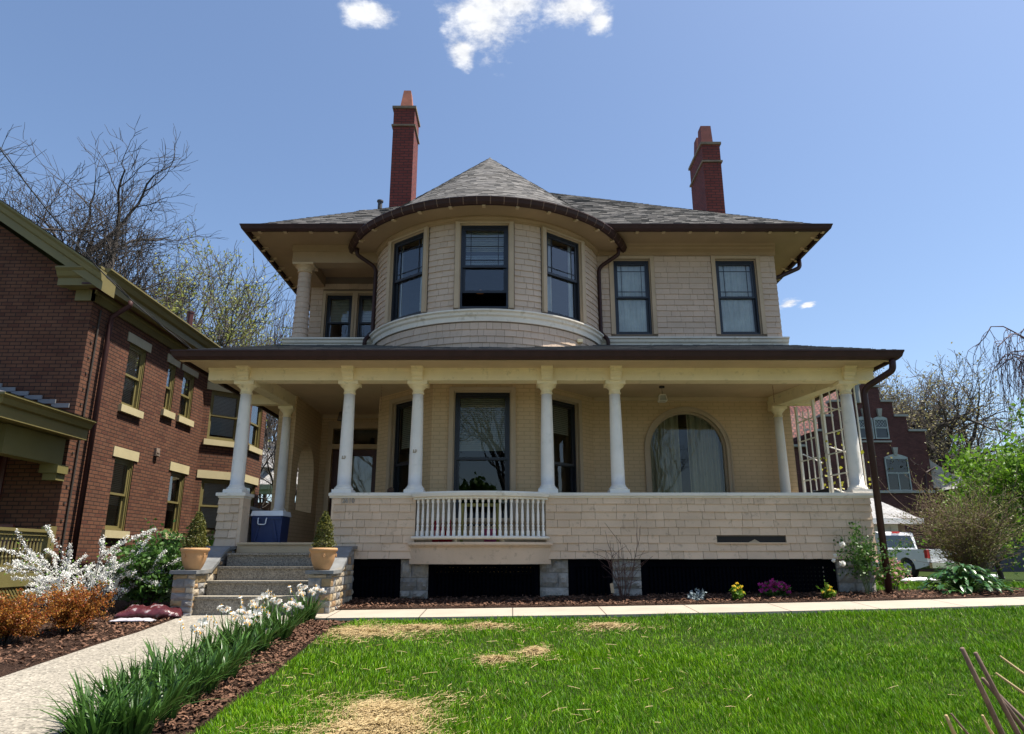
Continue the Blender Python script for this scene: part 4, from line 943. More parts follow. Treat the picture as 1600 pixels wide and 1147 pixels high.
def gutter_profile(): return [(0, 0), (.045, .0), (.085, .035), (.105, .09), (.115, .105), (.115, .125), (.0, .125)]
def build_roofs():
    # ---- main hipped roof
    X0, X1, Y0, Y1, ZE, S = -5.19, 6.13, 12.46, 23.6, 6.25, .70
    T = (X1 - X0) / 2; xm = (X0 + X1) / 2; zr = ZE + S * T
    b = MB(); A, B_, C, D = (X0, Y0, ZE), (X1, Y0, ZE), (X1, Y1, ZE), (X0, Y1, ZE); r0, r1 = (xm, Y0 + T, zr), (xm, max(Y0 + T + .1, Y1 - T), zr)
    b.face(A, B_, r0); b.face(B_, C, r1, r0); b.face(C, D, r1); b.face(D, A, r0, r1)
    b.box(X0 + .02, X1 - .02, Y0 + .02, Y1 - .02, ZE - .03, ZE - .002)
    n = Vector((0, -S, 1)).normalized(); up = Vector((0, 1, S)).normalized(); Lh = T * math.sqrt(1 + S * S); k = 1 / math.sqrt(1 + S * S)
    roof = b.build('main_roof', ROOFUNDER, HOUSE)
    q = MB(); tabs(q, lambda s, t, l: Vector((s, Y0 - .05, ZE - .035)) + up * t + n * (l + .006), Lh + .03, lambda t: (X0 - .03 + max(0, t - .05) * k, X1 + .03 - max(0, t - .05) * k))
    n2, up2 = Vector((S, 0, 1)).normalized(), Vector((-1, 0, S)).normalized()
    tabs(q, lambda s, t, l: Vector((X1 + .05, s, ZE - .035)) + up2 * t + n2 * (l + .006), Lh + .03, lambda t: (Y0 - .03 + max(0, t - .05) * k, Y1 - max(0, t - .05) * k), .14, .2, .4)
    n3, up3 = Vector((-S, 0, 1)).normalized(), Vector((1, 0, S)).normalized()
    tabs(q, lambda s, t, l: Vector((X0 - .05, s, ZE - .035)) + up3 * t + n3 * (l + .006), Lh + .03, lambda t: (Y0 - .03 + max(0, t - .05) * k, Y1 - max(0, t - .05) * k), .14, .2, .4)
    q.build('roof_shingles', ROOF, roof)
    q = MB()                                               # hip caps
    for a, c in ((A, r0), (B_, r0)):
        a, c = Vector(a), Vector(c); d = (c - a); L = d.length; d.normalize(); sd_ = Vector((0, 0, 1)).cross(d).normalized(); m_ = int(L / .14)
        for i in range(m_):
            p, e = a + d * i * .14, a + d * (i * .14 + .2); w = .12; lf = Vector((0, 0, .035)); lo = Vector((0, 0, .022))
            j = [q.P(v) for v in (p + sd_ * w + Vector((0, 0, -.035)) , p + lf * .5, p - sd_ * w + Vector((0, 0, -.035)), e + sd_ * w + Vector((0, 0, -.045)), e + lo * .3, e - sd_ * w + Vector((0, 0, -.045)))]
            q.f += [[j[0], j[3], j[4], j[1]], [j[1], j[4], j[5], j[2]]]
    q.build('hip_cap', ROOF, roof)
    q = MB(); y = Y0 + .02
    for (a, c, e, f) in ((X0 + .03, X1 - .03, Y0 + .03, WY + .05), (XR - .02, X1 - .03, WY + .05, Y1 - .1), (X0 + .03, XL + .02, WY + .05, Y1 - .1)): q.box(a, c, e, f, 6.19, 6.21)
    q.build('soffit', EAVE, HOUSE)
    pr = gutter_profile(); q = MB(); z = 6.125
    cor = [(X0, Y1 - 5, -1, 0), (X0, Y0, -1, -1), (X1, Y0, 1, -1), (X1, Y1 - 5, 1, 0)]
    q.sweep(pr, [lambda o, h, c=c: Vector((c[0] + c[2] * o, c[1] + c[3] * o, z + h)) for c in cor]); q.build('gutter', BROWN, roof)
    pj = 0
    def tail(M, m=CREAM):
        t = MB(M); t.box(-.03, .03, -.02, .05, .0, .055); t.hexa([(-.03, -.09, .06), (.03, -.09, .06), (.03, .06, .0), (-.03, .06, .0)], [(-.03, -.09, .075), (.03, -.09, .075), (.03, .06, .075), (-.03, .06, .075)]); return t.build('rafter_tail', m, HOUSE)
    for x in [X0 + .25 + .50 * i for i in range(4)] + [2.45 + .52 * i for i in range(8)]: tail(frame((x, Y0 + .04, 6.115), (1, 0, 0), (0, -1, 0)))
    for i in range(7):
        tail(frame((X0 + .04, Y0 + .35 + .52 * i, 6.115), (0, -1, 0), (-1, 0, 0))); tail(frame((X1 - .04, Y0 + .35 + .52 * i, 6.115), (0, 1, 0), (1, 0, 0)))
    # ---- small rear cross roof with a vent pipe
    b = MB(); zr2 = 8.88; e = 7.6; yr = 16.75
    b.face((-4.7, yr - 1.75, e), (-1.2, yr - 1.75, e), (-1.2, yr, zr2), (-3.95, yr, zr2)); b.face((-4.7, yr + 1.75, e), (-4.7, yr - 1.75, e), (-3.95, yr, zr2)); b.face((-1.2, yr + 1.75, e), (-4.7, yr + 1.75, e), (-3.95, yr, zr2), (-1.2, yr, zr2))
    b.box(-4.6, -1.3, yr - 1.7, yr + 1.7, 6.6, e - .002)
    rr = b.build('rear_cross_roof', ROOFUNDER, HOUSE)
    q = MB(); n4 = Vector((0, -.731, 1)).normalized(); up4 = Vector((0, 1, .731)).normalized()
    tabs(q, lambda s, t, l: Vector((s, yr - 1.75, e)) + up4 * t + n4 * (l + .004), 2.17, lambda t: (-4.7 + .345 * t, -1.2)); q.build('roof_shingles', ROOF, rr)
    q = MB(); q.lathe([(.06, 0), (.06, .34), (.085, .345), (.085, .38), (.05, .39)], (-3.48, 16.6), 12, 8.68); q.build('vent_pipe', mat('lead_pipe', (.06, .06, .065), .6), HOUSE)
    # ---- tower cone
    RE, ZT, ZA = 2.90, 6.13, 8.72; b = MB(); nn = 72
    ring = [(TC[0] + RE * math.cos(6.28318 * k / nn), TC[1] + RE * math.sin(6.28318 * k / nn), ZT) for k in range(nn)]
    for k in range(nn): b.face(ring[k], ring[(k + 1) % nn], (TC[0], TC[1], ZA))
    cone = b.build('tower_roof', ROOFUNDER, HOUSE)
    q = MB(); sl = math.hypot(RE, ZA - ZT); ca, sa = RE / sl, (ZA - ZT) / sl; nr = int(sl / .11)
    for i in range(nr):
        t0, t1 = i * sl / nr, (i + 1) * sl / nr; ra, rb = RE + .03 - t0 * ca, RE + .03 - t1 * ca; a = R(-100)
        if ra < .06: break
        while a < R(100):
            w = rnd(.11, .24) / max(ra, .25); a1 = min(a + w, R(100)); l = .012 * rnd(.6, 1.6)
            for aa, ab in [(a + (a1 - a) * j / max(1, int(w / .12)), a + (a1 - a) * (j + 1) / max(1, int(w / .12))) for j in range(max(1, int(w / .12)))]:
                def F(an, r, t, l): return (TC[0] + (r + l * sa) * math.sin(an), TC[1] - (r + l * sa) * math.cos(an), ZT - .02 + t * sa + l * ca + .006)
                j = [q.P(p) for p in (F(aa, ra, t0, l), F(ab, ra, t0, l), F(ab, rb, t1 + .012, .002), F(aa, rb, t1 + .012, .002), F(aa, ra, t0, -.004), F(ab, ra, t0, -.004))]
                q.f += [[j[0], j[1], j[2], j[3]], [j[4], j[5], j[1], j[0]]]
            a = a1
    q.build('roof_shingles', ROOF, cone)
    q = MB(); q.lathe([(.09, -.10), (.05, -.02), (.012, .03)], TC, 10, ZA); q.build('finial_cap', ROOFUNDER, cone)
    q = MB(); am = R(84); fr = [lambda o, z, a=-am + 2 * am * k / 60: Vector((TC[0] + (RE - .02 + o) * math.sin(a), TC[1] - (RE - .02 + o) * math.cos(a), 6.005 + z)) for k in range(61)]
    q.sweep(pr, fr); tg = q.build('gutter', BROWN, cone)
    q = MB()                                                 # straps on the round gutter
    for k in range(36):
        a = -am + 2 * am * (k + .5) / 36; M = Matrix.Translation((TC[0], TC[1], 6.005)) @ Matrix.Rotation(a, 4, 'Z')
        q.M = M; pts = [(0, -(RE - .02) - o - .003, z) for o, z in pr[1:6]]
        for u, v in zip(pts, pts[1:]): q.face((-.008, u[1], u[2]), (.008, u[1], u[2]), (.008, v[1], v[2]), (-.008, v[1], v[2]))
    q.build('gutter_strap', mat('copper_strap', (.15, .085, .06), .4, .2), tg)
    q = MB(); fr = [lambda o, z, a=-am + 2 * am * k / 60: Vector((TC[0] + (TR + o) * math.sin(a), TC[1] - (TR + o) * math.cos(a), z)) for k in range(61)]
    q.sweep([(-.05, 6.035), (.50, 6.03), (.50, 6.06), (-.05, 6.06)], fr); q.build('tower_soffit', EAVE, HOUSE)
    for k in range(13):
        a = R(-72 + 12 * k); n = Vector((math.sin(a), -math.cos(a), 0)); t = Vector((math.cos(a), math.sin(a), 0))
        tail(frame(Vector((TC[0], TC[1], 5.985)) + n * (RE - .06), t, n))
    # ---- porch roof
    E0, E1, EY, EZ = -5.17, 5.95, 10.43, 3.09; W0, W1 = (-4.50, WY, 4.02), (5.45, WY, 4.02); b = MB()
    b.face((E0, EY, EZ), (E1, EY, EZ), W1, W0); b.face((E1, EY, EZ), (E1, 13.9, EZ), (5.45, 13.9, 4.02), W1); b.face((E0, 17, EZ), (E0, EY, EZ), W0, (-4.5, 17, 4.02))
    b.box(E0 + .02, E1 - .02, EY + .02, 11.3, EZ - .03, EZ - .003); b.box(E0 + .02, -4.5, 11.3, 17, EZ - .03, EZ - .003); b.box(5.3, E1 - .02, 11.3, 13.9, EZ - .03, EZ - .003)
    b.face((E1, 13.9, EZ - .03), (5.45, 13.9, EZ - .03), (5.45, 13.9, 4.02), (E1, 13.9, EZ))
    pf = b.build('porch_roof', ROOFUNDER, HOUSE)
    S3 = (4.02 - EZ) / (WY - EY); up5 = Vector((0, 1, S3)).normalized(); n5 = Vector((0, -S3, 1)).normalized(); T5 = math.hypot(WY - EY, 4.02 - EZ); q = MB()
    tabs(q, lambda s, t, l: Vector((s, EY - .04, EZ - .01)) + up5 * t + n5 * (l + .005), T5, lambda t: (E0 - .03 + .67 * t / T5, E1 + .03 - .5 * t / T5), .115, .11, .25, .016)
    q.build('roof_shingles', ROOF, pf)
    q = MB(); cor = [(E0, 16.9, -1, 0), (E0, EY, -1, -1), (E1, EY, 1, -1), (E1, 13.8, 1, 0)]; z = 2.945
    q.sweep(pr, [lambda o, h, c=c: Vector((c[0] + c[2] * o, c[1] + c[3] * o, z + h * 1.1)) for c in cor]); q.build('gutter', BROWN, pf)
    box_part('eave_board', CREAM, (E0 + .0, E1 - .0, EY - .002, EY + .07, 2.935, 3.05))
    # ---- chimneys
    def chimney(x0, x1, y0, y1, zb, zt, pots, pm=CLAY):
        b = MB(); b.box(x0, x1, y0, y1, zb, zt); ch = b.build('chimney', REDBRICK, HOUSE); e = .035
        b = MB(); b.box(x0 - e, x1 + e, y0 - e, y1 + e, zt + .002, zt + .065); b.box(x0 - e, x1 + e, y0 - e, y1 + e, zt - .50, zt - .455); b.build('cap', CAPST, ch)
        for (cx_, cy_, w0, w1, d0, d1, h) in pots:
            q = MB(); q.hexa([(cx_ - w0, cy_ - d0, zt + .066), (cx_ + w0, cy_ - d0, zt + .066), (cx_ + w0, cy_ + d0, zt + .066), (cx_ - w0, cy_ + d0, zt + .066)], [(cx_ - w1, cy_ - d1, zt + h), (cx_ + w1, cy_ - d1, zt + h), (cx_ + w1, cy_ + d1, zt + h), (cx_ - w1, cy_ + d1, zt + h)]); q.build('chimney_pot', pm, ch)
    chimney(-2.93, -2.41, 15.0, 15.75, 6.8, 10.72, [(-2.66, 15.38, .17, .09, .2, .12, .72)])
    chimney(4.79, 5.24, 15.5, 16.7, 6.5, 10.03, [(4.98, 15.80, .15, .13, .16, .13, .66), (4.97, 16.22, .15, .12, .16, .12, .60)], mat('dark_red_clay', (.19, .05, .04), .8, .2, 5, .2, 30))
    # ---- downspouts
    def spout(pts, r=.045, straps=()):
        q = MB(); q.tube(pts, r, 10); d = q.build('downspout', BROWN, HOUSE, smooth=True)
    def bend(P):                                              # round the corners of a pipe run
        P = [Vector(p) for p in P]; o = [P[0]]
        for a, b_, c in zip(P, P[1:], P[2:]):
            k = min(.12, (b_ - a).length * .4, (c - b_).length * .4); u = b_ + (a - b_).normalized() * k; v = b_ + (c - b_).normalized() * k
            for j in range(6): t = j / 5; o.append(u * (1 - t) ** 2 + b_ * 2 * t * (1 - t) + v * t * t)
        return o + [P[-1]]
    spout(bend([(5.90, 10.40, 2.94), (5.90, 10.42, 2.78), (5.57, 10.74, 2.56), (5.56, 10.78, -.70)]), .05)
    spout(bend([turP(R(-68) * TR, .45, 6.01), turP(R(-68) * TR, .45, 5.88), turP(R(-68) * TR, .05, 5.66), turP(R(-68) * TR, .05, 4.25), turP(R(-67) * TR, .2, 4.1), turP(R(-67) * TR, .2, 3.95)]), .04)
    spout(bend([turP(R(68) * TR, .47, 6.01), turP(R(68) * TR, .47, 5.88), turP(R(68) * TR, .05, 5.66), turP(R(68) * TR, .05, 4.25), turP(R(67) * TR, .2, 4.1), turP(R(67) * TR, .2, 3.92)]), .04)
    spout(bend([(6.15, 13.8, 6.13), (6.15, 13.8, 5.95), (5.43, 13.7, 5.6), (5.43, 13.7, 4.3)]), .045)
build_roofs()

# ------------------------------------------------------------------ front steps with stone cheek walls
def build_steps():
    st = thing('front_steps', 'four aggregate concrete steps between ledge-stone cheek walls at the porch entrance', 'steps', (-3.45, 10.2, -.70))
    tr = (( 9.60, 9.92, -.51), (9.90, 10.22, -.325), (10.20, 10.52, -.14), (10.50, 10.89, .045))
    zb = -.9
    for y0, y1, z in tr:
        q = MB(); q.box(-4.14 if y0 > 9.8 else -4.20, -2.69, y0, y1 if y0 > 10.4 else y1 + .0, zb, z - .03); q.box(-4.14 if y0 > 9.8 else -4.20, -2.69, y0 - .025, y1 - .026 if y0 < 10.4 else y1, z - .03, z); q.build('step', CONC_STEP, st); zb = z - .32
    def cheek(x0, x1, xb0, xb1, side):
        m = MB(); s = MB(); yF, yB = 9.50, 10.98
        prof = [(9.50, -.215), (9.93, -.215), (10.05, -.19), (10.25, -.08), (10.45, .03), (10.62, .10), (10.98, .115)]
        def top(y): return np.interp(y, [p[0] for p in prof], [p[1] for p in prof])
        def lo(y): return x0 + (xb0 - x0) * sm(9.9, 10.7, y)
        def hi(y): return x1 + (xb1 - x1) * sm(9.9, 10.7, y)
        ys = [9.52 + (10.96 - 9.52) * k / 14 for k in range(15)]
        rings = []
        for a, b in zip(ys, ys[1:]): m.hexa([(lo(a) + .02, a, -.95), (hi(a) - .02, a, -.95), (hi(b) - .02, b, -.95), (lo(b) + .02, b, -.95)], [(lo(a) + .02, a, top(a) - .02), (hi(a) - .02, a, top(a) - .02), (hi(b) - .02, b, top(b) - .02), (lo(b) + .02, b, top(b) - .02)])
        core = m.build('cheek_wall', MORTAR, st)
        def blk(P, u0, u1, z0, z1, dep=.03):
            j = .007; q = [P(u0 + j, rnd(0, .012), z0 + j), P(u1 - j, rnd(0, .012), z0 + j), P(u1 - j, rnd(0, .012), z1 - j), P(u0 + j, rnd(0, .012), z1 - j)]
            um, zm = (u0 + u1) / 2, (z0 + z1) / 2; c = P(um + rnd(-.02, .02), rnd(.012, .03), zm); w = [P(u0 + j, -dep, z0 + j), P(u1 - j, -dep, z0 + j), P(u1 - j, -dep, z1 - j), P(u0 + j, -dep, z1 - j)]
            i = [s.P(p) for p in q]; k = [s.P(p) for p in w]; ci = s.P(c)
            for t in range(4): s.f.append([i[t], i[(t + 1) % 4], ci]); s.f.append([k[t], k[(t + 1) % 4], i[(t + 1) % 4], i[t]])
        def face(P, u0, u1, topf, z0=-.90):
            z = z0
            while z < .12:
                h = rnd(.065, .115); u = u0
                while u < u1 - .01:
                    w = rnd(.11, .26); v = min(u1, u + w)
                    if u1 - v < .06: v = u1
                    tp = topf((u + v) / 2) - .0
                    if z < tp - .02:
                        z2 = min(z + h, tp)
                        if tp - z2 < .03: z2 = tp
                        blk(P, u, v, z, z2)
                    u = v
                z += h
        face(lambda u, d, z: Vector((u, yF + .02 - d, z)), x0, x1, lambda u: -.225)
        face(lambda u, d, z: Vector((hi(u) - .02 + d, u, z)), 9.51, 10.96, lambda u: top(u) - .03)
        face(lambda u, d, z: Vector((lo(20.47 - u) + .02 - d, 20.47 - u, z)), 9.51, 10.96, lambda u: top(20.47 - u) - .03)
        s.build('stonework', LEDGE, core)
        c = MB()
        cuts = [9.47, 9.96, 10.2, 10.44, 10.66, 11.0]
        for a, b in zip(cuts, cuts[1:]):
            e = .022 if a > 9.9 else .03; g = .004
            zz = (lambda y: top(y) + rnd(-.002, .002))
            za, zb_ = zz(max(9.5, a)), zz(min(10.98, b))
            c.hexa([(lo(a) - e, a + g, za - .01), (hi(a) + e, a + g, za - .01), (hi(b) + e, b - g, zb_ - .01), (lo(b) - e, b - g, zb_ - .01)], [(lo(a) - e, a + g, za + .035), (hi(a) + e, a + g, za + .035), (hi(b) + e, b - g, zb_ + .035), (lo(b) - e, b - g, zb_ + .035)])
        c.build('coping', SLATE if side else SLATE, core)
    cheek(-2.67, -2.36, -2.76, -2.38, 1)
    cheek(-4.44, -4.15, -4.64, -4.20, 0)
build_steps()

# ------------------------------------------------------------------ brick house next door
def build_neighbour():
    root = thing('brick_house', 'dark red brick house with olive gable cornice and pale window sills next door', 'house', (-9.5, 15, -.7))
    X, Y0, Y1 = -8.0, 12.5, 17.7; ZT = 4.92
    sideP = lambda s, d, z: Vector((X + d, s, z))           # s = Y
    def part(name, m, *bx, parent=root):
        q = MB(); [q.box(*t) for t in bx]; return q.build(name, m, parent)
    ups = [(13.95, 14.65, 3.0, 4.33), (15.66, 16.04, 3.25, 4.36), (16.42, 17.04, 3.25, 4.36)]
    los = [(14.03, 14.76, .50, 1.94), (16.42, 17.16, .53, 1.94)]
    q = MB(); wall(q, sideP, Y0, Y1, -.55, ZT + .2, [h for h in ups + los], depth=.14)
    # canted bay behind
    bp = [(-8.0, 17.7), (-7.18, 18.55), (-7.18, 20.0), (-8.0, 20.8)]; bw = []
    for i, (p, r) in enumerate(zip(bp, bp[1:])):
        p, r = Vector((*p, 0)), Vector((*r, 0)); t = r - p; L = t.length; t.normalize(); n = Vector((t.y, -t.x, 0))
        Pf = lambda s, d, z, p=p, t=t, n=n: p + t * s + n * d + Vector((0, 0, z))
        hs = [(L / 2 - .42, L / 2 + .42, 2.92, 4.22), (L / 2 - .42, L / 2 + .42, .55, 1.92)] if i < 2 else []
        wall(q, Pf, 0, L, -.7, ZT + .2, hs, depth=.14)
        for h in hs: bw.append((frame(Pf((h[0] + h[1]) / 2, 0, h[2]), t, n), h[1] - h[0], h[3] - h[2]))
    # gabled front
    fr = -18.5; rk = .66; xm = -13.2
    q.face((fr, Y0, -.55), (X, Y0, -.55), (X, Y0, ZT + .0), (xm, Y0, ZT + .0 + (X - xm) * rk), (fr, Y0, ZT + .0 + (X - xm) * rk - (xm - fr) * rk))
    q.face((fr, Y0, -.55), (fr, Y0, ZT), (fr, 20.8, ZT), (fr, 20.8, -.55)); q.face((X, 20.8, -.55), (fr, 20.8, -.55), (fr, 20.8, ZT), (X, 20.8, ZT))
    q.build('brick_wall', NBRICK, root)
    q = MB(); z = -.95
    while z < -.56:
        y = Y0
        while y < 20.8:
            w = rnd(.35, .8); d = rnd(.05, .075); xx = X if y < 17.6 else -7.2; q.box(xx - .2, xx + d, y + .006, min(20.7, y + w) - .006, z + .006, z + .19); y += w
        x = -14
        while x < X: w = rnd(.35, .8); q.box(x + .006, min(X + .05, x + w) - .006, Y0 - rnd(.05, .075), Y0 + .2, z + .006, z + .19); x += w
        z += .20
    q.build('stone_foundation', FOUND, root)
    def sill(M, w, m=SILL):
        q = MB(M); q.box(-w / 2 - .09, w / 2 + .09, -.10, .07, -.15, -.005); s_ = q.build('window_sill', m, root)
    for (a, b, c, d) in ups + los:
        M = frame(sideP((a + b) / 2, 0, c), (0, 1, 0), (1, 0, 0)); w = b - a
        window(root, M, w, d - c, casing=0, cas_m=OLIVE, sash_m=OLIVE, cover='blind', lower_cover=.0 if c > 2 else .35, cover_m=MATS.get('white_blind') or mat('white_blind', (.75, .74, .70), .7, .05, 3, 0), sill=False, inset=.06, fw=.05, glass=GLASS2, meet=.5)
        sill(M, w)
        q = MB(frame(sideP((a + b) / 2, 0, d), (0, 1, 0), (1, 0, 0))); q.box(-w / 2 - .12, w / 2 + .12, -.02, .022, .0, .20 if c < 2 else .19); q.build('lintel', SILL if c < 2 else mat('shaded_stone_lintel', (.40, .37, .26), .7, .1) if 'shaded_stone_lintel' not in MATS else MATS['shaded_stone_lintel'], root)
    for M, w, h in bw:
        window(root, M, w, h, casing=0, cas_m=OLIVE, sash_m=OLIVE, cover='blind', lower_cover=.1, cover_m=MATS['white_blind'], sill=False, inset=.06, fw=.05, glass=GLASS2)
        sill(M, w); q = MB(M); q.box(-w / 2 - .14, w / 2 + .14, -.02, .022, h, h + .2); q.build('lintel', SILL, root)
    # eaves: frieze, soffit, crown moulding along the side, rake on the gable, return at the corner
    ov = .34; zs = 4.90
    path = [Vector((X, 12.5 - ov, 0)), Vector((X, 17.75, 0)), Vector((X + .82, 18.6, 0)), Vector((X + .82, 20.0, 0)), Vector((X, 20.85, 0)), Vector((X, 20.95, 0))]
    nrm = [Vector((1, 0, 0)), Vector((1, -.42, 0)), Vector((1, -.42, 0)), Vector((1, .42, 0)), Vector((1, .42, 0)), Vector((1, 0, 0))]
    def fr_(p, n): return lambda o, z: p + n * o + Vector((0, 0, z))
    crown = [(ov - .16, zs), (ov - .02, zs), (ov - .02, zs + .14), (ov + .03, zs + .17), (ov + .07, zs + .25), (ov + .12, zs + .30), (ov + .12, zs + .33), (ov - .16, zs + .33)]
    q = MB(); q.sweep(crown, [fr_(p, n) for p, n in zip(path, nrm)]); cor = q.build('cornice', OLIVE, root)
    q = MB(); q.sweep([(-.05, zs + .02), (ov - .15, zs + .02), (ov - .15, zs + .05), (-.05, zs + .05)], [fr_(p, n) for p, n in zip(path, nrm)]); q.build('soffit', DOORRED, cor)
    q = MB(); q.sweep([(-.02, zs - .20), (.035, zs - .20), (.035, zs - .06), (.07, zs - .03), (.07, zs + .019), (-.02, zs + .019)], [fr_(p, n) for p, n in zip([Vector((X, 12.46, 0))] + path[1:], nrm)]); q.build('frieze', OLIVE, cor)
    # cornice return across the front corner
    q = MB(); q.sweep([(o - ov + .0, z) for o, z in crown] , [lambda o, z, x=x: Vector((x, 12.5 - ov - o, z)) for x in (-8.52, X + ov + .0)]); q.box(-8.47, X + ov - .03, 12.5 - ov + .035, 12.49, zs + .022, zs + .322); q.box(-8.33, X + .035, 12.46, 12.498, zs - .20, zs + .019); q.build('cornice_return', OLIVE, cor)
    # raking cornice
    q = MB(); a = Vector((X + ov + .05, 0, zs + .20)); e = Vector((xm, 0, zs + .20 + (X + ov + .05 - xm) * rk)); b = Vector((fr - ov, 0, e.z - (xm - fr + ov) * rk))
    prk = [(.0, -.30), (.42, -.30), (.42, -.16), (.47, -.13), (.50, -.05), (.55, .0), (.55, .03), (.0, .03)]
    q.sweep(prk, [lambda o, z, p=p: Vector((p.x, 12.5 - o, p.z + z * 1.15)) for p in (a, e, b)]); q.build('raking_cornice', OLIVE, cor)
    q = MB(); q.face((a.x, 12.0, a.z + .05), (e.x, 12.0, e.z + .05), (e.x, 20.9, e.z + .05), (a.x, 20.9, a.z + .05)); q.face((e.x, 12.0, e.z + .05), (b.x, 12, b.z + .05), (b.x, 20.9, b.z + .05), (e.x, 20.9, e.z + .05)); rf = q.build('roof', mat('brown_roof', (.10, .08, .07), .9, .2), root)
    q = MB(); q.lathe([(.075, 0), (.075, 1.0), (.085, 1.0), (.085, 1.04), (.06, 1.04)], (-8.3, 17.0), 10, 5.05); q.build('vent_stack', DOORRED, rf)
    # downspout, conduit, vent
    q = MB(); q.tube([(X + .42, 13.02, 4.89), (X + .42, 13.02, 4.80), (X + .11, 12.99, 4.55), (X + .10, 12.99, 4.4), (X + .10, 12.98, -.8)], .05, 8); q.build('downspout', mat('maroon_pipe', (.05, .02, .018), .6, .2, 3, 0, spec=.2), root, smooth=True)
    q = MB(); q.tube([(X + .03, 12.74, 4.6), (X + .03, 12.74, -.6)], .018, 6)
    z = -.3
    while z < 4.3: q.box(X - .01, X + .018, 12.62, 12.66, z, z + .03); z += .30
    q.build('conduit', BARKD, root)
    q = MB(); q.box(X - .01, X + .06, 15.5, 15.66, 2.16, 2.34); q.box(X + .06, X + .075, 15.52, 15.64, 2.17, 2.2); q.box(X + .06, X + .075, 15.52, 15.64, 2.23, 2.26); q.build('wall_vent', mat('vent_metal', (.25, .19, .15), .6), root)
    # porch at the front corner
    px, py0 = -7.56, 10.25; q = MB()
    pr = [(-.2, 2.02), (.0, 2.02), (.0, 2.20), (.05, 2.22), (.08, 2.30), (.13, 2.34), (.13, 2.37), (-.2, 2.37)]
    cs = [(-18, py0, 0, -1), (px - .13, py0, 1, -1), (px - .13, 12.49, 1, 0)]
    q.sweep([(o, z) for o, z in pr], [lambda o, z, c=c: Vector((c[0] + c[2] * o, c[1] + c[3] * o, z)) for c in cs]); pe = q.build('porch_cornice', OLIVE, root)
    q = MB(); ex, ey = px + .01, py0 - .12; q.face((ex, ey, 2.375), (ex, 12.49, 2.375), (-9.9, 12.49, 3.06)); q.face((ex, ey, 2.375), (-9.9, 12.49, 3.06), (-18, 12.49, 3.06), (-18, ey, 2.375)); q.build('porch_roof', ROOFUNDER, pe)
    q = MB()
    for i in range(6): q.box(-8.42 - .26 * i, -8.10 - .26 * i, 12.46, 12.485, 2.62 + .075 * i, 2.70 + .075 * i)
    q.build('stepped_flashing', mat('lead_flashing', (.18, .18, .19), .5), pe)
    part('porch_beam', OLIVED, (-18, px - .45, py0 + .3, py0 + .55, 1.55, 2.015), (px - .62, px - .38, py0 + .551, 12.30, 1.55, 2.015), parent=root)
    part('porch_ceiling', OLIVED, (-18, px - .14, py0 + .05, 12.49, 2.03, 2.06))
    q = MB(); q.box(px - .66, px - .34, 12.14, 12.44, 1.40, 1.548); q.box(px - .62, px - .38, 12.20, 12.44, 1.28, 1.399); q.build('beam_corbel', OLIVED, root)
    # front door with sidelights under the porch
    M = frame((-10.05, 12.5, -.25), (1, 0, 0), (0, -1, 0)); q = MB(M); q.box(-1.0, 1.0, .0, .03, 0, 2.3); dr = q.build('front_door', DOORRED, root)
    q = MB(M)
    for x in (-.85, -.42, .42, .85): q.box(x - .05, x + .05, .03, .07, 0, 2.25)
    q.box(-.95, .95, .03, .06, 2.0, 2.12); q.build('door_frame', DOORRED, dr)
    q = MB(M); q.face((.5, .032, .3), (.8, .032, .3), (.8, .032, 1.95), (.5, .032, 1.95)); q.face((-.3, .034, .8), (.3, .034, .8), (.3, .034, 1.95), (-.3, .034, 1.95)); q.build('leaded_glass', GLASS2, dr)
    # porch rail, box beam, lattice
    rx = -8.02
    q = MB(); q.box(rx - .05, rx + .06, 10.5, 12.28, .39, .44); q.box(rx - .03, rx + .04, 10.5, 12.28, .33, .389); q.box(rx - .04, rx + .05, 10.5, 12.28, -.20, -.14); q.box(rx - .07, rx + .08, 12.281, 12.46, -.25, .50); rl = q.build('porch_railing', OLIVE, root)
    y = 10.55
    for k in range(20):
        q = MB(); s_ = .02; q.box(rx - s_, rx + s_, y - s_, y + s_, -.1399, -.05); q.box(rx - s_, rx + s_, y - s_, y + s_, .25, .3299)
        q.lathe([(.016, 0), (.022, .03), (.014, .06), (.021, .12), (.018, .2), (.013, .29)], (rx, y), 8, -.045); q.build('baluster', OLIVE, rl); y += .088
    part('porch_skirt', OLIVED, (rx - .12, rx + .09, 10.3, 12.44, -.47, -.24), (-18, rx - .13, 10.4, 12.45, -.3, -.22))
    q = MB(); y = 10.4
    for d in (1, -1):
        y = 9.9
        while y < 12.9:
            p0, p1 = (y, -.95), (y + d * .48, -.475)
            def clipy(p, o): 
                return p
            a_, b_ = Vector((rx + (.05 if d > 0 else .065), p0[0], p0[1])), Vector((rx + (.05 if d > 0 else .065), p1[0], p1[1]))
            if min(a_.y, b_.y) > 10.3 and max(a_.y, b_.y) < 12.42:
                w = .022; q.hexa([(a_.x - .005, a_.y - w, a_.z), (a_.x + .005, a_.y - w, a_.z), (a_.x + .005, a_.y + w, a_.z), (a_.x - .005, a_.y + w, a_.z)], [(b_.x - .005, b_.y - w, b_.z), (b_.x + .005, b_.y - w, b_.z), (b_.x + .005, b_.y + w, b_.z), (b_.x - .005, b_.y + w, b_.z)])
            y += .075
    q.build('porch_lattice', OLIVED, root)
    q = MB(Matrix.Translation((-8.9, 12.0, -.22))); q.box(-.3, .3, -.05, .35, .30, .34); q.box(-.3, .3, .30, .35, .34, .75); [q.box(x - .02, x + .02, y - .02, y + .02, 0, .3) for x in (-.27, .27) for y in (-.02, .32)]
    tag(q.build('porch_chair', mat('red_brown_wood', (.16, .045, .03), .5)), 'red-brown wooden chair on the brick house porch', 'chair')
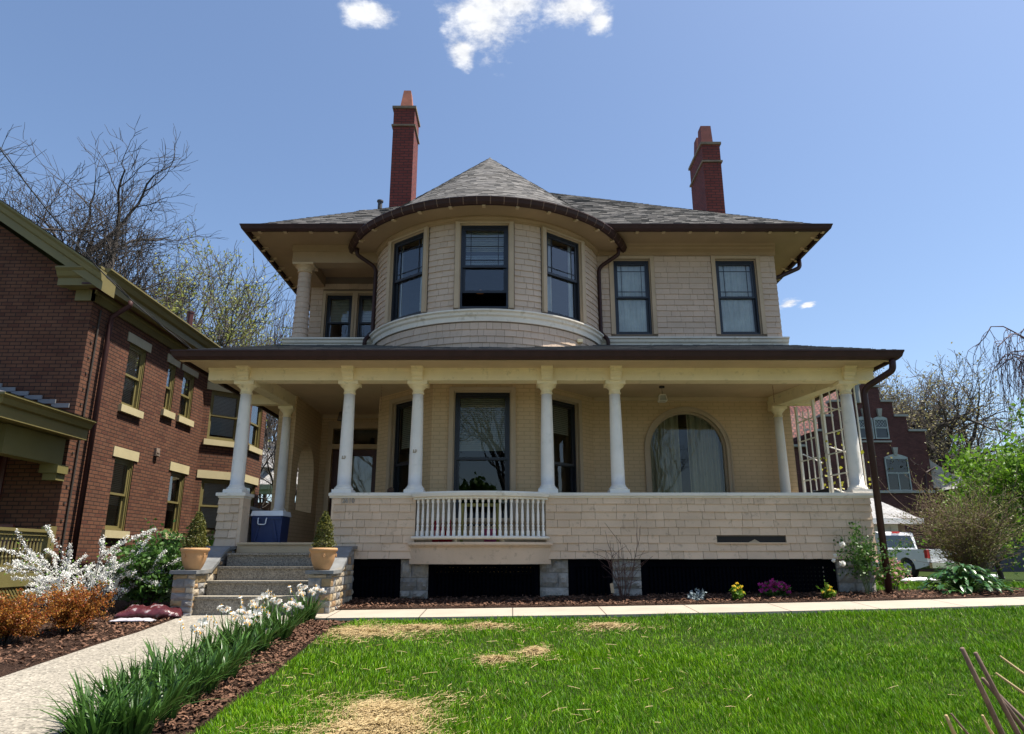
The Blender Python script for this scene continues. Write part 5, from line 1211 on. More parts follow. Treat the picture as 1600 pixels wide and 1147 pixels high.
build_neighbour()

# ------------------------------------------------------------------ stepped-gable brick mansion
def build_mansion():
    Y = 45.0; root = thing('brick_mansion', 'dark brick mansion with stepped parapet gable and red tile roof', 'house', (25, 50, -1))
    px = lambda x, y, Yy=Y: at(x, y, Yy)
    k = 1127 / Y; cx = px(1349, 650).x
    zs = [px(1440, y).z for y in (674, 651, 628, 605)]; hw = [97 / k, 70 / k, 50 / k, 31 / k]; zt = px(1349, 580).z
    MB_M = Matrix.Rotation(0, 4, 'Z')
    out = [(hw[0], -2.0)]; cur = None
    ol = [(hw[0], zs[0])]
    for i in range(1, 4): ol += [(hw[i], zs[i - 1]), (hw[i], zs[i])]
    r = hw[3] * .62; ol += [(r, zs[3])]; ol += [(r * math.cos(math.pi * j / 16), zs[3] + (zt - zs[3]) * math.sin(math.pi * j / 16)) for j in range(1, 16)]; ol += [(-r, zs[3])]
    for i in (3, 2, 1): ol += [(-hw[i], zs[i]), (-hw[i], zs[i - 1])]
    ol += [(-hw[0], zs[0])]
    M = frame((cx, Y, 0), (1, 0, 0), (0, -1, 0)); q = MB(); prism(q, [(hw[0], -2), *ol, (-hw[0], -2)][::-1], M, -.6, 0)
    q.M = M; q.box(-hw[0] - 9, -hw[0], -8, -.3, -2, zs[0] - .9); q.box(-hw[0] + .02, hw[0] - .02, -14, -.6, -2, zs[0] - .3)
    q.build('brick_wall', mat('x', (1, 1, 1)) if 0 else brick_mat('mansion_brick', (.085, .030, .027), (.12, .044, .038), (.06, .035, .032), .22, .08, .012, .85, .6, .008, noisev=.4), root)
    q = MB(M); lw = .12
    for i in range(4):
        lo = hw[i + 1] if i < 3 else r
        for s_ in (1, -1): a, b = sorted((s_ * lo, s_ * (hw[i] + .1))); q.box(a, b, -.65, .1, zs[i], zs[i] + .14)
    for j in range(16):
        a, b = [math.pi * (j + e) / 16 for e in (0, 1)]; z = zs[3] + .14; h = zt - zs[3]
        q.hexa([(r * math.cos(a), .1, z + h * math.sin(a)), (r * math.cos(a), -.65, z + h * math.sin(a)), (r * math.cos(b), -.65, z + h * math.sin(b)), (r * math.cos(b), .1, z + h * math.sin(b))][::1], [(r * 1.16 * math.cos(a), .1, z + h * 1.14 * math.sin(a)), (r * 1.16 * math.cos(a), -.65, z + h * 1.14 * math.sin(a)), (r * 1.16 * math.cos(b), -.65, z + h * 1.14 * math.sin(b)), (r * 1.16 * math.cos(b), .1, z + h * 1.14 * math.sin(b))])
    q.box(-hw[0] - 9, -hw[0] - .1, -.35, .05, zs[0] - 1.0, zs[0] - .86)
    q.build('stone_coping', mat('pale_stone', (.30, .29, .26), .8, .15), root)
    LIME = MATS['pale_stone']; WB = mat('pale_green_sash', (.30, .33, .31), .5, .1)
    for (x0, x1, y0, y1) in ((1342, 1362, 655, 686), (1368, 1385, 655, 686), (1388, 1417, 716, 767)):
        a, b = px(x0, y1), px(x1, y0); w, h = b.x - a.x, b.z - a.z; Mw = frame(((a.x + b.x) / 2, Y, a.z), (1, 0, 0), (0, -1, 0))
        q = MB(Mw); q.box(-w / 2, w / 2, .0, .02, 0, h); wn = q.build('window', DARK, root)
        q = MB(Mw); e = .07
        q.box(-w / 2, -w / 2 + e, .02, .09, 0, h); q.box(w / 2 - e, w / 2, .02, .09, 0, h); q.box(-w / 2 + e, w / 2 - e, .02, .085, 0, e); q.box(-w / 2 + e, w / 2 - e, .02, .08, h * .52, h * .52 + .08); q.box(-w / 2 + e, w / 2 - e, .02, .085, h - e, h)
        arc = [(-w / 2 + w * j / 8, h + .14 * w * math.sin(math.pi * j / 8)) for j in range(9)]
        for (c, d), (f, g) in zip(arc, arc[1:]): q.hexa([(c, .02, h - .02), (f, .02, h - .02), (f, .09, h - .02), (c, .09, h - .02)][::-1], [(c, .02, d + .05), (f, .02, g + .05), (f, .09, g + .05), (c, .09, d + .05)][::-1])
        if h < 1.6:
            for d in (1, -1):
                for j in range(-2, 3): c = j * w / 4; q.tube([(max(-w / 2 + e, min(w / 2 - e, c - d * w * .25)), .04, h * .56), (max(-w / 2 + e, min(w / 2 - e, c + d * w * .25)), .04, h - e)], .014, 4)
        else: q.box(-.03, .03, .02, .07, e, h * .52)
        q.build('frame', WB, wn)
        q = MB(Mw); q.face((-w / 2 + e, .03, e), (w / 2 - e, .03, e), (w / 2 - e, .03, h - e), (-w / 2 + e, .03, h - e)); q.build('pane', GLASS1, wn)
        q = MB(Mw); q.hexa([(-.09, .0, h + .16), (.09, .0, h + .16), (.09, .14, h + .16), (-.09, .14, h + .16)][::-1], [(-.16, .0, h + .68), (.16, .0, h + .68), (.16, .2, h + .68), (-.16, .2, h + .68)][::-1]); q.build('keystone', LIME, root)
    q = MB(M); a, b = px(1340, 690), px(1392, 690); q.box(a.x - cx, b.x - cx, 0, .12, a.z - .06, a.z + .05); a = px(1360, 768); q.box(-hw[0], hw[0], 0, .12, a.z - .1, a.z + .06); q.build('stone_sill', LIME, root)
    # tile roofs to the left of the gable
    TILE = brick_mat('red_roof_tile', (.135, .045, .036), (.18, .062, .048), (.05, .02, .018), .26, .38, .05, .7, .8, .03, noisev=.3)
    q = MB(); a, b, c, d = px(1205, 700, 46), px(1300, 674, 46), px(1312, 592, 52), px(1215, 640, 52)
    q.face(a, b, c, d); q.face(px(1225, 690, 44.6), px(1273, 673, 44.6), px(1275, 640, 47), px(1225, 650, 47)); q.build('tile_roof', TILE, root)
    q = MB(); q.tube([px(1205, 643, 51.9), px(1310, 593, 51.9)], .16, 6); q.build('ridge_tile', DOORRED, root)
    q = MB(); a = px(1455, 712, 46); q.box(hw[0] + cx, hw[0] + cx + 2.4, 45.4, 52, -2, a.z - 2.0); q.build('side_wing', MATS['mansion_brick'], root)
    q = MB(); w0 = hw[0] + cx; q.hexa([(w0, 45.2, a.z - 2.2), (w0 + 2.7, 45.2, a.z - 2.2), (w0 + 2.7, 52, a.z - 2.2), (w0, 52, a.z - 2.2)], [(w0, 45.2, a.z - .2), (w0 + .3, 45.2, a.z - .5), (w0 + .3, 52, a.z - .5), (w0, 52, a.z - .2)]); q.build('wing_gable', LIME, root)
    q = MB(M); q.tube([(-.25, .12, zt - .9), (-.25, .12, zt - 2.2)], .16, 8); q.box(-.45, -.05, 0, .3, zt - 1.0, zt - .85); q.build('stone_pendant', LIME, root)
    q = MB(); q.tube([px(1462, 730, 44.8), px(1448, 738, 44.8), px(1446, 745, 44.8), px(1450, 790, 44.8)], .07, 6); q.build('downspout', BROWN, root)
build_mansion()

def build_garage():
    Y = 31.0; root = thing('garage', 'small garage with grey hip roof and cream panel door behind the house', 'garage', at(1385, 850, Y + 2))
    a, b = at(1300, 812, Y), at(1412, 812, Y); z1 = a.z; x0, x1 = a.x, b.x
    q = MB(); q.box(x0, x1, Y, Y + 6, -1.2, z1); q.build('wall', mat('tan_wall', (.26, .17, .12), .8), root)
    c = at(1360, 775, Y + 2.6); q = MB(); e = .5
    q.face((x0 - e, Y - e, z1), (x1 + e, Y - e, z1), (c.x - .2, Y + 2.8, c.z + .1), (x0 + 1.5, Y + 2.8, c.z + .1)); q.face((x1 + e, Y - e, z1), (x1 + e, Y + 6.4, z1), (c.x - .2, Y + 2.8, c.z + .1)); q.build('hip_roof', brick_mat('grey_roof_tab', (.30, .295, .29), (.37, .36, .35), (.2, .2, .2), .35, .16, .02, .9, .5, .01), root)
    q = MB(); q.box(x0 - e - .05, x1 + e + .05, Y - e - .06, Y - e, z1 - .2, z1 + .03); q.box(x1 + e, x1 + e + .06, Y - e, Y + 6.4, z1 - .2, z1 + .03); q.build('fascia', WHITE, root)
    d0, d1 = at(1330, 845, Y).x, at(1405, 845, Y).x; zt = at(1400, 819, Y).z; q = MB(); q.box(d0, d1, Y - .05, Y - .001, -1.1, zt); d = q.build('garage_door', mat('cream_door', (.62, .58, .44), .6), root)
    q = MB()
    for j in range(4):
        for i in range(5):
            w = (d1 - d0) / 5; q.box(d0 + i * w + .08, d0 + (i + 1) * w - .08, Y - .075, Y - .051, zt - .55 * (j + 1) + .08, zt - .55 * j - .06)
    q.build('door_panel', MATS['cream_door'], d)
    q = MB(); q.box(d0 - .1, d1 + .1, Y - .07, Y - .001, zt, zt + .16); q.build('door_head', MATS['tan_wall'], root)
build_garage()

def build_truck():
    base = at(1437, 906, 28.0); h = R(12); root = thing('pickup_truck', 'white pickup truck parked on the grass behind the brown shrub', 'truck', (base.x - .1, 28.6, base.z + .02), h)
    PAINT = mat('white_car_paint', (.78, .78, .79), .25, .03, 4, 0, spec=.6)
    # local frame: +y forward, origin under the rear axle's left wheel side
    W0, W1 = 0.0, 1.95
    def P(name, m, *bx, parent=root, smooth=False):
        q = MB(); [q.box(*t) for t in bx]; return adopt(q.build(name, m), parent)
    def ext(name, m, prof, xa, xb, parent=root, inset=0):       # profile in (y, z), extruded across
        q = MB(); n = len(prof); i = [q.P((xa + (inset if z > 1.15 else 0), y, z)) for y, z in prof]; j = [q.P((xb - (inset if z > 1.15 else 0), y, z)) for y, z in prof]
        q.f += [i, j[::-1]]
        for k in range(n): q.f.append([i[k], j[k], j[(k + 1) % n], i[(k + 1) % n]])
        return adopt(q.build(name, m), parent)
    arch = lambda c, r: [(c + r * math.cos(math.pi * k / 8), .36 + r * math.sin(math.pi * k / 8)) for k in range(9)]
    bed = [(-1.1, .50), (-1.12, 1.12), (1.35, 1.12), (1.35, .38)] + arch(0, .46) 
    body = ext('bed', PAINT, bed, W0, W1)
    cab = [(1.37, .38), (1.37, 1.16), (1.52, 1.80), (1.7, 1.86), (2.6, 1.85), (3.45, 1.18), (4.4, 1.05), (4.5, .45)]
    cb = ext('cab', PAINT, cab, W0 + .01, W1 - .01, inset=.12)
    q = MB(); q.face((.22, 1.366, 1.2), (1.73, 1.366, 1.2), (1.66, 1.482, 1.70), (.29, 1.482, 1.70)); adopt(q.build('rear_pane', mat('tinted_glass', (.015, .022, .022), .06, .1, 3, 0, spec=.8)), cb)
    q = MB(); q.face((.128, 1.65, 1.22), (.128, 2.45, 1.22), (.128, 2.35, 1.74), (.128, 1.7, 1.74)); adopt(q.build('side_window', MATS['tinted_glass']), cb)
    P('brake_light', mat('red_lens', (.45, .02, .02), .2), (.80, 1.15, 1.47, 1.53, 1.80, 1.865), parent=cb)
    P('tailgate', PAINT, (.12, 1.83, -1.15, -1.122, .52, 1.10))
    P('bumper', mat('chrome', (.7, .7, .7), .15, metal=1), (.02, 1.93, -1.30, -1.16, .42, .62))
    for x in (.02, 1.80): P('taillight', MATS['red_lens'], (x - .025, x + .13, -1.145, -1.0, .78, 1.09))
    P('fuel_door', PAINT, (-.012, .0, .55, .70, .80, .95), parent=body)
    for (x, y) in ((.02, 0), (1.72, 0), (.02, 3.9), (1.72, 3.9)):
        q = MB(Matrix.Translation((x, y, .36)) @ Matrix.Rotation(R(90), 4, 'Y')); q.lathe([(.2, 0), (.33, .0), (.37, .03), (.38, .1), (.37, .2), (.2, .21)], (0, 0), 24); t = adopt(q.build('wheel', mat('tyre_rubber', (.02, .02, .02), .8) if 'tyre_rubber' not in MATS else MATS['tyre_rubber'], smooth=True), root)
        q = MB(Matrix.Translation((x - .012, y, .36)) @ Matrix.Rotation(R(90), 4, 'Y')); q.lathe([(.22, .0), (.235, .0), (.235, .05), (.18, .06), (.05, .03), (.04, .0)], (0, 0), 20); adopt(q.build('rim', mat('alloy', (.55, .55, .56), .35, metal=.8) if 'alloy' not in MATS else MATS['alloy'], smooth=True), t)
        q = MB(Matrix.Translation((x - .016, y, .36)) @ Matrix.Rotation(R(90), 4, 'Y'))
        for k in range(5): a = k * 1.2566; q.tube([(.04 * math.cos(a), .04 * math.sin(a), 0), (.2 * math.cos(a), .2 * math.sin(a), 0)], .028, 6)
        adopt(q.build('spoke', MATS['alloy']), t)
build_truck()

def build_far_house():
    Y = 42.0; root = thing('far_house', 'distant house with grey roofs and green-white cornice seen through the porch', 'house', (-13.5, 46, -1))
    a, b = at(360, 800, Y), at(500, 765, Y)
    q = MB(); q.box(a.x, b.x + 3, Y, Y + 9, -2, at(400, 785, Y).z); q.build('brick_wall', NBRICK, root)
    z0, z1 = at(400, 785, Y - .5).z, at(400, 757, Y - .5).z; q = MB(); q.box(a.x - .4, b.x + 3.4, Y - .5, Y, z0 + .5, z1); q.box(a.x - .5, b.x + 3.4, Y - .62, Y - .5, z1 - .3, z1); q.build('cornice', mat('pale_green_trim', (.34, .38, .25), .6), root)
    t = at(420, 690, Y + 4); q = MB(); q.face((a.x - .6, Y - .6, z1), (b.x + 3.4, Y - .6, z1), (b.x + 3, Y + 4, t.z), (t.x - .5, Y + 4, t.z)); q.build('roof', MATS['grey_roof_tab'], root)
    q = MB(); c, d = at(385, 757, Y + .3), at(432, 700, Y + .3); q.box(c.x, d.x - .7, Y + .3, Y + 3, z1 - .2, at(400, 730, Y).z); q.build('dormer_wall', mat('pale_siding', (.4, .42, .44), .7), root)
    q = MB(); e = at(400, 730, Y).z; q.hexa([(c.x - .5, Y - .1, e), (d.x - .2, Y - .1, e), (d.x - .2, Y + 3.4, e), (c.x - .5, Y + 3.4, e)], [(c.x - .2, Y + 1.2, e + 1.5), (d.x - 1.2, Y + 1.2, e + 1.5), (d.x - 1.2, Y + 2.2, e + 1.5), (c.x - .2, Y + 2.2, e + 1.5)]); q.build('dormer_roof', MATS['grey_roof_tab'], root)
    f, g = at(399, 752, Y + .25), at(408, 735, Y + .25); q = MB(); q.box(f.x, g.x, Y + .22, Y + .3, f.z, g.z); w = q.build('window', WHITE, root); q = MB(); q.face((f.x + .06, Y + .21, f.z + .06), (g.x - .06, Y + .21, f.z + .06), (g.x - .06, Y + .21, g.z - .06), (f.x + .06, Y + .21, g.z - .06)); q.build('pane', GLASS2, w)
    Y = 44.; root = thing('grey_roofed_house', 'dark house with grey roof half hidden by the bright green tree', 'house', at(1540, 800, Y))
    a, b = at(1480, 765, Y), at(1640, 765, Y); q = MB(); q.box(a.x + .5, b.x, Y, Y + 8, -2, a.z); q.build('wall', mat('dark_siding', (.06, .06, .07), .8), root)
    q = MB(); t = at(1522, 738, Y + 3); q.face((a.x, Y - .5, a.z), (b.x + .5, Y - .5, b.z), (b.x, Y + 4, t.z + .3), (t.x, Y + 4, t.z + .3)); q.face((a.x, Y - .5, a.z), (t.x, Y + 4, t.z + .3), (a.x, Y + 8, a.z)); q.build('roof', MATS['grey_roof_tab'], root)
build_far_house()

# ------------------------------------------------------------------ trees
class Tubes:                                  # many thin branches, gathered fast
    def __init__(s): s.V, s.F, s.n = [], [], 0
    def add(s, pts, r0, r1, k):
        m = len(pts); P = np.array(pts); D = np.gradient(P, axis=0); D /= np.maximum(1e-9, np.linalg.norm(D, axis=1))[:, None]
        ref = np.array((.31, .17, .93)) if abs(D[0][2]) < .8 else np.array((.9, .2, .1))
        A = np.cross(D, ref); A /= np.maximum(1e-9, np.linalg.norm(A, axis=1))[:, None]; B = np.cross(D, A)
        r = np.linspace(r0, r1, m)[:, None, None]; th = np.arange(k) * 6.28318 / k
        ring = P[:, None] + r * (A[:, None] * np.cos(th)[None, :, None] + B[:, None] * np.sin(th)[None, :, None])
        s.V.append(ring.reshape(-1, 3)); i = np.arange(m - 1)[:, None] * k; q = np.arange(k)[None]
        f = np.stack([i + q, i + (q + 1) % k, i + k + (q + 1) % k, i + k + q], -1).reshape(-1, 4) + s.n
        s.F.append(f); s.n += m * k
    def build(s, name, m, parent):
        if not s.V: return None
        return np_mesh(name, np.concatenate(s.V), np.concatenate(s.F), m, parent)
def leaves_np(P, size, rng, spread=.1, flat=0., el=1.6):
    """diamond leaves at points P"""
    n = len(P); P = np.asarray(P) + rng.normal(0, spread, (n, 3)); d = rng.normal(0, 1, (n, 3)); d[:, 2] = d[:, 2] * (1 - flat) - .15; d /= np.linalg.norm(d, axis=1)[:, None]
    e = np.cross(d, rng.normal(0, 1, (n, 3))); e /= np.maximum(1e-6, np.linalg.norm(e, axis=1))[:, None]
    s = size * rng.uniform(.6, 1.3, n)[:, None]
    V = np.stack([P - d * s * el * .5, P + e * s * .5, P + d * s * el * .5, P - e * s * .5], 1).reshape(-1, 3)
    return V, np.arange(4 * n).reshape(-1, 4)
def grow_tree(name, label, base, H, r, seed, levels=5, kids=(5, 5, 5, 4, 4), ang=(28, 55), first=.32, shrink=.66, wig=.16, up=.10, group=None, bark=None, twig=None, leaf=None, leaf_n=0, leaf_s=.05, leaf_sp=.12, lean=(0, 0), tmin=.006, cat='tree', stems=1, stem_spread=.3, gravity=0., only_twig_leaf=True, droop_from=99):
    rng = np.random.default_rng(seed); root = thing(name, label, cat, base, 0, group); T, C = Tubes(), Tubes(); LP = []
    def branch(p, d, L, r, lv):
        m = max(4, 9 - lv); pts = [p.copy()]; dd = d.copy()
        for k in range(m - 1):
            dd = dd + rng.normal(0, wig * (1 if lv else .45), 3) + np.array((0, 0, up if lv else .02))
            if lv >= droop_from: dd[2] -= gravity
            dd /= np.linalg.norm(dd); p = p + dd * L / (m - 1); pts.append(p.copy())
        r1 = max(tmin * .6, r * (.45 if lv else .5)); k = 8 if lv == 0 else 6 if lv == 1 else 4 if lv == 2 else 3
        (T if lv <= 1 else C).add(pts, max(tmin, r), r1, k)
        if leaf and lv >= levels - 1:
            for _ in range(leaf_n): t = rng.uniform(.2, 1) * (m - 1); i = int(min(m - 2, t)); LP.append(pts[i] * (1 - t + i) + pts[i + 1] * (t - i))
        if lv >= levels: return
        nk = kids[min(lv, len(kids) - 1)]
        for j in range(nk):
            t = first + (1 - first) * (j + rng.uniform(.1, .9)) / nk if lv == 0 else .22 + .76 * (j + rng.uniform(.1, .9)) / nk
            if j == nk - 1: t = .98
            q = t * (m - 1); i = int(min(m - 2, q)); bp = pts[i] * (1 - q + i) + pts[i + 1] * (q - i); bd = pts[i + 1] - pts[i]; bd /= np.linalg.norm(bd)
            a = math.radians(rng.uniform(*ang)) * (.55 if j == nk - 1 else 1); ax = np.cross(bd, rng.normal(0, 1, 3)); ax /= np.linalg.norm(ax)
            nd = bd * math.cos(a) + ax * math.sin(a); nd[2] += .06; nd /= np.linalg.norm(nd)
            rr = (r + (r1 - r) * t); branch(bp, nd, L * (shrink * .80 if j == nk - 1 and lv else shrink * rng.uniform(.8, 1.12)) * (1.15 - .35 * t if lv == 0 else 1), rr * (.78 if j == nk - 1 else rng.uniform(.48, .70)), lv + 1)
    for s_ in range(stems):
        a = rng.uniform(0, 6.28); d = np.array((lean[0] + (stem_spread * math.cos(a) if stems > 1 else 0), lean[1] + (stem_spread * math.sin(a) if stems > 1 else 0), 1.)); d /= np.linalg.norm(d)
        branch(np.array(base, float) + (np.array((math.cos(a), math.sin(a), 0)) * .1 if stems > 1 else 0), d, H * .52, r, 0)
    if not levels: pass
    T.build('trunk', bark or BARK, root); C.build('crown', twig or TWIG, root)
    if leaf and LP:
        V, F = leaves_np(LP, leaf_s, rng, leaf_sp); np_mesh('foliage', V, F, leaf, root)
    return root
def gat(px, Y): p = at(px, 869, Y); return (p.x, Y, gz(p.x, Y) - .1)
def plant_trees():
    gb = 'bare trees behind the brick house'
    G = grow_tree
    G('bare_tree', 'tall bare tree with forked trunk above the brick gable, leftmost of its row', gat(28, 30), 23.5, .60, 101, 5, (7, 5, 5, 4, 4), (25, 52), first=.35, up=.035, wig=.2, tmin=.0125, group=gb, bark=BARKD, twig=BARKD, lean=(.05, 0))
    G('bare_tree', 'bare tree rising steeply behind the raking cornice, second from left', gat(-45, 28), 20, .5, 109, 5, (7, 5, 5, 4, 4), (25, 52), first=.35, up=.035, wig=.2, tmin=.0125, group=gb, bark=BARKD, twig=BARKD, lean=(.02, 0))
    G('bare_tree', 'bare spreading tree between the forked tree and the yellow-green one', gat(108, 31), 17.5, .52, 107, 5, (7, 5, 5, 4, 4), (25, 52), first=.35, up=.035, wig=.2, tmin=.0125, group=gb, bark=BARKD, twig=BARKD, lean=(.03, 0))
    G('budding_tree', 'yellow-green budding tree behind the brick house cornice', gat(218, 33), 17.2, .28, 104, 5, (7, 5, 5, 4, 3), tmin=.014, bark=BARK, twig=BARK, leaf=BUDG, leaf_n=3, leaf_s=.08, leaf_sp=.12)
    for i, (px, Y, H, sd_, lb) in enumerate(((352, 44, 19, 111, 'thin bare tree behind both houses, beside the yellow-green tree'), (402, 46, 19.2, 112, 'thin bare tree behind the porch roof, middle one of three'), (452, 44, 18, 113, 'thin bare tree just left of the open corner balcony'))):
        G('bare_tree', lb, gat(px, Y), H, .17, sd_, 4, (8, 6, 5, 4), (18, 40), tmin=.013, group='thin bare trees between the houses', bark=BARK, twig=TWIG, wig=.10)
    G('bare_tree', 'bare leaning tree seen through the porch between brick house and column', (-10.6, 26, -.9), 8.5, .16, 121, 4, (6, 5, 5, 4), (30, 60), tmin=.009, bark=BARKD, twig=BARKD, lean=(.75, 0))
    G('budding_tree', 'large leaning tree with olive buds behind the stepped gable', gat(1450, 56), 16, .6, 131, 5, (7, 5, 5, 4, 3), (30, 62), tmin=.018, bark=BARKD, twig=BARKD, leaf=BUD, leaf_n=1, leaf_s=.11, leaf_sp=.25, lean=(-.36, 0), wig=.2)
    G('budding_tree', 'large upright tree with olive buds right of the stepped gable', gat(1474, 52), 17.5, .6, 138, 5, (7, 5, 5, 4, 3), (32, 64), up=.03, tmin=.018, bark=BARKD, twig=BARK, leaf=BUD, leaf_n=1, leaf_s=.11, leaf_sp=.25, lean=(.14, 0), stems=2, stem_spread=.16, wig=.2)
    G('bare_tree', 'small grey bare tree under the weeping branches at right', gat(1515, 58), 11.5, .2, 133, 4, (7, 6, 5, 4), tmin=.016, bark=BARK, twig=TWIG, leaf=BUD, leaf_n=1, leaf_s=.1)
    G('bare_tree', 'pale bare tree at the right edge above the bright green tree', gat(1590, 60), 12, .2, 134, 4, (7, 6, 5, 4), tmin=.016, bark=BARK, twig=TWIG)
    G('budding_tree', 'olive budding treetop showing over the right end of the porch roof', gat(1368, 62), 19, .35, 137, 4, (7, 6, 5, 4), tmin=.016, bark=BARK, twig=BARK, leaf=BUD, leaf_n=6, leaf_s=.16, leaf_sp=.25)
    G('green_tree', 'small bright green leafy tree at the right edge', gat(1610, 18), 4.9, .10, 141, 4, (9, 6, 5, 4), (35, 70), first=.22, tmin=.006, bark=BARKD, twig=BARKD, leaf=GREENL, leaf_n=6, leaf_s=.085, leaf_sp=.08, shrink=.7, up=.04)
    G('green_tree', 'green leafy sapling behind the brown shrub', gat(1560, 24), 3.6, .09, 142, 4, (8, 6, 5, 4), (35, 70), first=.25, tmin=.006, bark=BARKD, twig=BARKD, leaf=GREENL, leaf_n=8, leaf_s=.085, leaf_sp=.1, shrink=.68)
    # across the street, mirrored in the windows
    for i, (x, y, H, sd_) in enumerate(((-7, -19, 19, 151), (1.5, -24, 20, 152), (9, -20, 18, 153))):
        G('street_tree', ('bare street tree reflected at left in the house windows', 'bare street tree reflected in the middle house windows', 'bare street tree reflected at right in the house windows')[i], (x, y, -1.8), H, .35, sd_, 5, (6, 5, 4, 4, 3), tmin=.014, bark=BARKD, twig=BARKD, group='bare trees across the street')
    for i, (x, y, H, sd_, lb) in enumerate(((-3, -22, 9, 161, 'dense evergreen across the street reflected low in the left windows'), (3.2, -21, 8, 162, 'dense evergreen across the street reflected low in the middle window'), (8.5, -23, 9, 163, 'dense evergreen across the street reflected low in the arched window'))):
        G('evergreen_tree', lb, (x, y, -1.8), H, .2, sd_, 4, (12, 7, 5, 3), (50, 85), first=.1, tmin=.012, bark=BARKD, twig=BARKD, leaf=GREEND, leaf_n=6, leaf_s=.22, leaf_sp=.2, shrink=.5, group='evergreens across the street')
    # weeping branches reaching in at the right
    rng = np.random.default_rng(5); root = thing('weeping_tree', 'weeping tree with thin purple-brown hanging twigs at the right edge', 'tree', (9.7, 11.8, -.6)); T, C = Tubes(), Tubes(); b = np.array((9.7, 11.8, -.7))
    T.add([b, b + (0, 0, 1.5), b + (-.1, 0, 3.0), b + (-.15, 0, 4.4)], .11, .05, 8)
    for i in range(11):
        a = rng.uniform(0, 6.28) if i > 4 else rng.uniform(2.5, 3.7); R_ = rng.uniform(.8, 1.75); h = rng.uniform(4.1, 4.75); pts = []
        for t in np.linspace(0, 1, 9): pts.append(b + np.array((R_ * t * math.cos(a), R_ * t * math.sin(a), 3.9 + (h - 3.9) * math.sin(t * 2.2) / 1 * 1. - 1.0 * max(0, t - .7) ** 1.3)) + rng.normal(0, .03, 3))
        C.add(pts, .022, .007, 4)
        for j in range(9):
            t = rng.uniform(.35, 1) * 8; k = int(min(7, t)); p = pts[k] * (1 - t + k) + pts[k + 1] * (t - k); q = [p]; L = rng.uniform(.5, 1.5); dx = rng.normal(0, .18, 2) + np.array((math.cos(a), math.sin(a))) * .18
            for u in np.linspace(.15, 1, 6): q.append(p + np.array((dx[0] * u ** .6, dx[1] * u ** .6, .10 * math.sin(u * 3) - L * u ** 1.3)) + rng.normal(0, .015, 3))
            C.add(q, .007, .003, 3)
            for w in range(3):
                u = rng.integers(2, 6); s_ = q[u]; C.add([s_, s_ + np.array((rng.normal(0, .06), rng.normal(0, .06), -.12)), s_ + np.array((rng.normal(0, .1), rng.normal(0, .1), -.4))], .004, .002, 3)
    PUR = mat('purple_twig', (.09, .055, .065), .8, .2, 4, 0)
    T.build('trunk', BARK, root); C.build('crown', PUR, root)
plant_trees()

# ------------------------------------------------------------------ garden plants
def shrub(name, label, base, stems, H, spread, seed, leaf, leaf_s, per, bark=BARKD, arch=.5, r=.008, sub=3, sp=.03, cat='shrub', group=None, el=1.6, sx=1., lean=(0, 0), flower=None, fl_s=.02, fl_per=0, fl_from=.2, tmin=.0025, up0=.0, stem_name='stems', fol='foliage', flo='blossoms'):
    rng = np.random.default_rng(seed); root = thing(name, label, cat, base, 0, group); C = Tubes(); LP, FP = [], []; b = np.array(base, float)
    def one(p, d, L, r, lv):
        m = 7; pts = [p]; 
        for k in range(m - 1):
            d = d + rng.normal(0, .10, 3); d[2] -= arch * (k / m) * .35; d /= np.linalg.norm(d); p = p + d * L / (m - 1); pts.append(p)
        C.add(pts, max(tmin, r), tmin, 4 if lv == 0 else 3)
        for _ in range(int(per * (1 if lv else .5))):
            t = rng.uniform(.15 if lv else .35, 1.) * (m - 1); i = int(min(m - 2, t)); LP.append(pts[i] * (1 - t + i) + pts[i + 1] * (t - i))
        for _ in range(fl_per):
            t = rng.uniform(fl_from, 1.02) * (m - 1); i = int(min(m - 2, t)); FP.append(pts[i] * (1 - t + i) + pts[i + 1] * (t - i))
        if lv < 1:
            for _ in range(sub):
                t = rng.uniform(.3, .95) * (m - 1); i = int(min(m - 2, t)); q = pts[i] * (1 - t + i) + pts[i + 1] * (t - i); e = d + rng.normal(0, .55, 3); e[2] = abs(e[2]) * .6 + .2 * up0; e /= np.linalg.norm(e); one(q, e, L * rng.uniform(.25, .5), r * .6, lv + 1)
    for _ in range(stems):
        a = rng.uniform(0, 6.28); s = spread * math.sqrt(rng.uniform(.02, 1)); d = np.array((s * math.cos(a) * sx + lean[0], s * math.sin(a) + lean[1], 1.)); L = H * rng.uniform(.65, 1.1) * math.sqrt(1 + .4 * s * s); d /= np.linalg.norm(d)
        one(b + np.array((math.cos(a) * sx, math.sin(a), 0)) * spread * .12 * rng.uniform(0, 1), d, L, r, 0)
    C.build(stem_name, bark, root)
    if LP: V, F = leaves_np(LP, leaf_s, rng, sp, el=el); np_mesh(fol, V, F, leaf, root)
    if FP: V, F = leaves_np(FP, fl_s, rng, fl_s * .8, el=1.1); np_mesh(flo, V, F, flower, root)
    return root
def g3(x, y, dz=0.): return (x, y, gz(x, y) + dz)
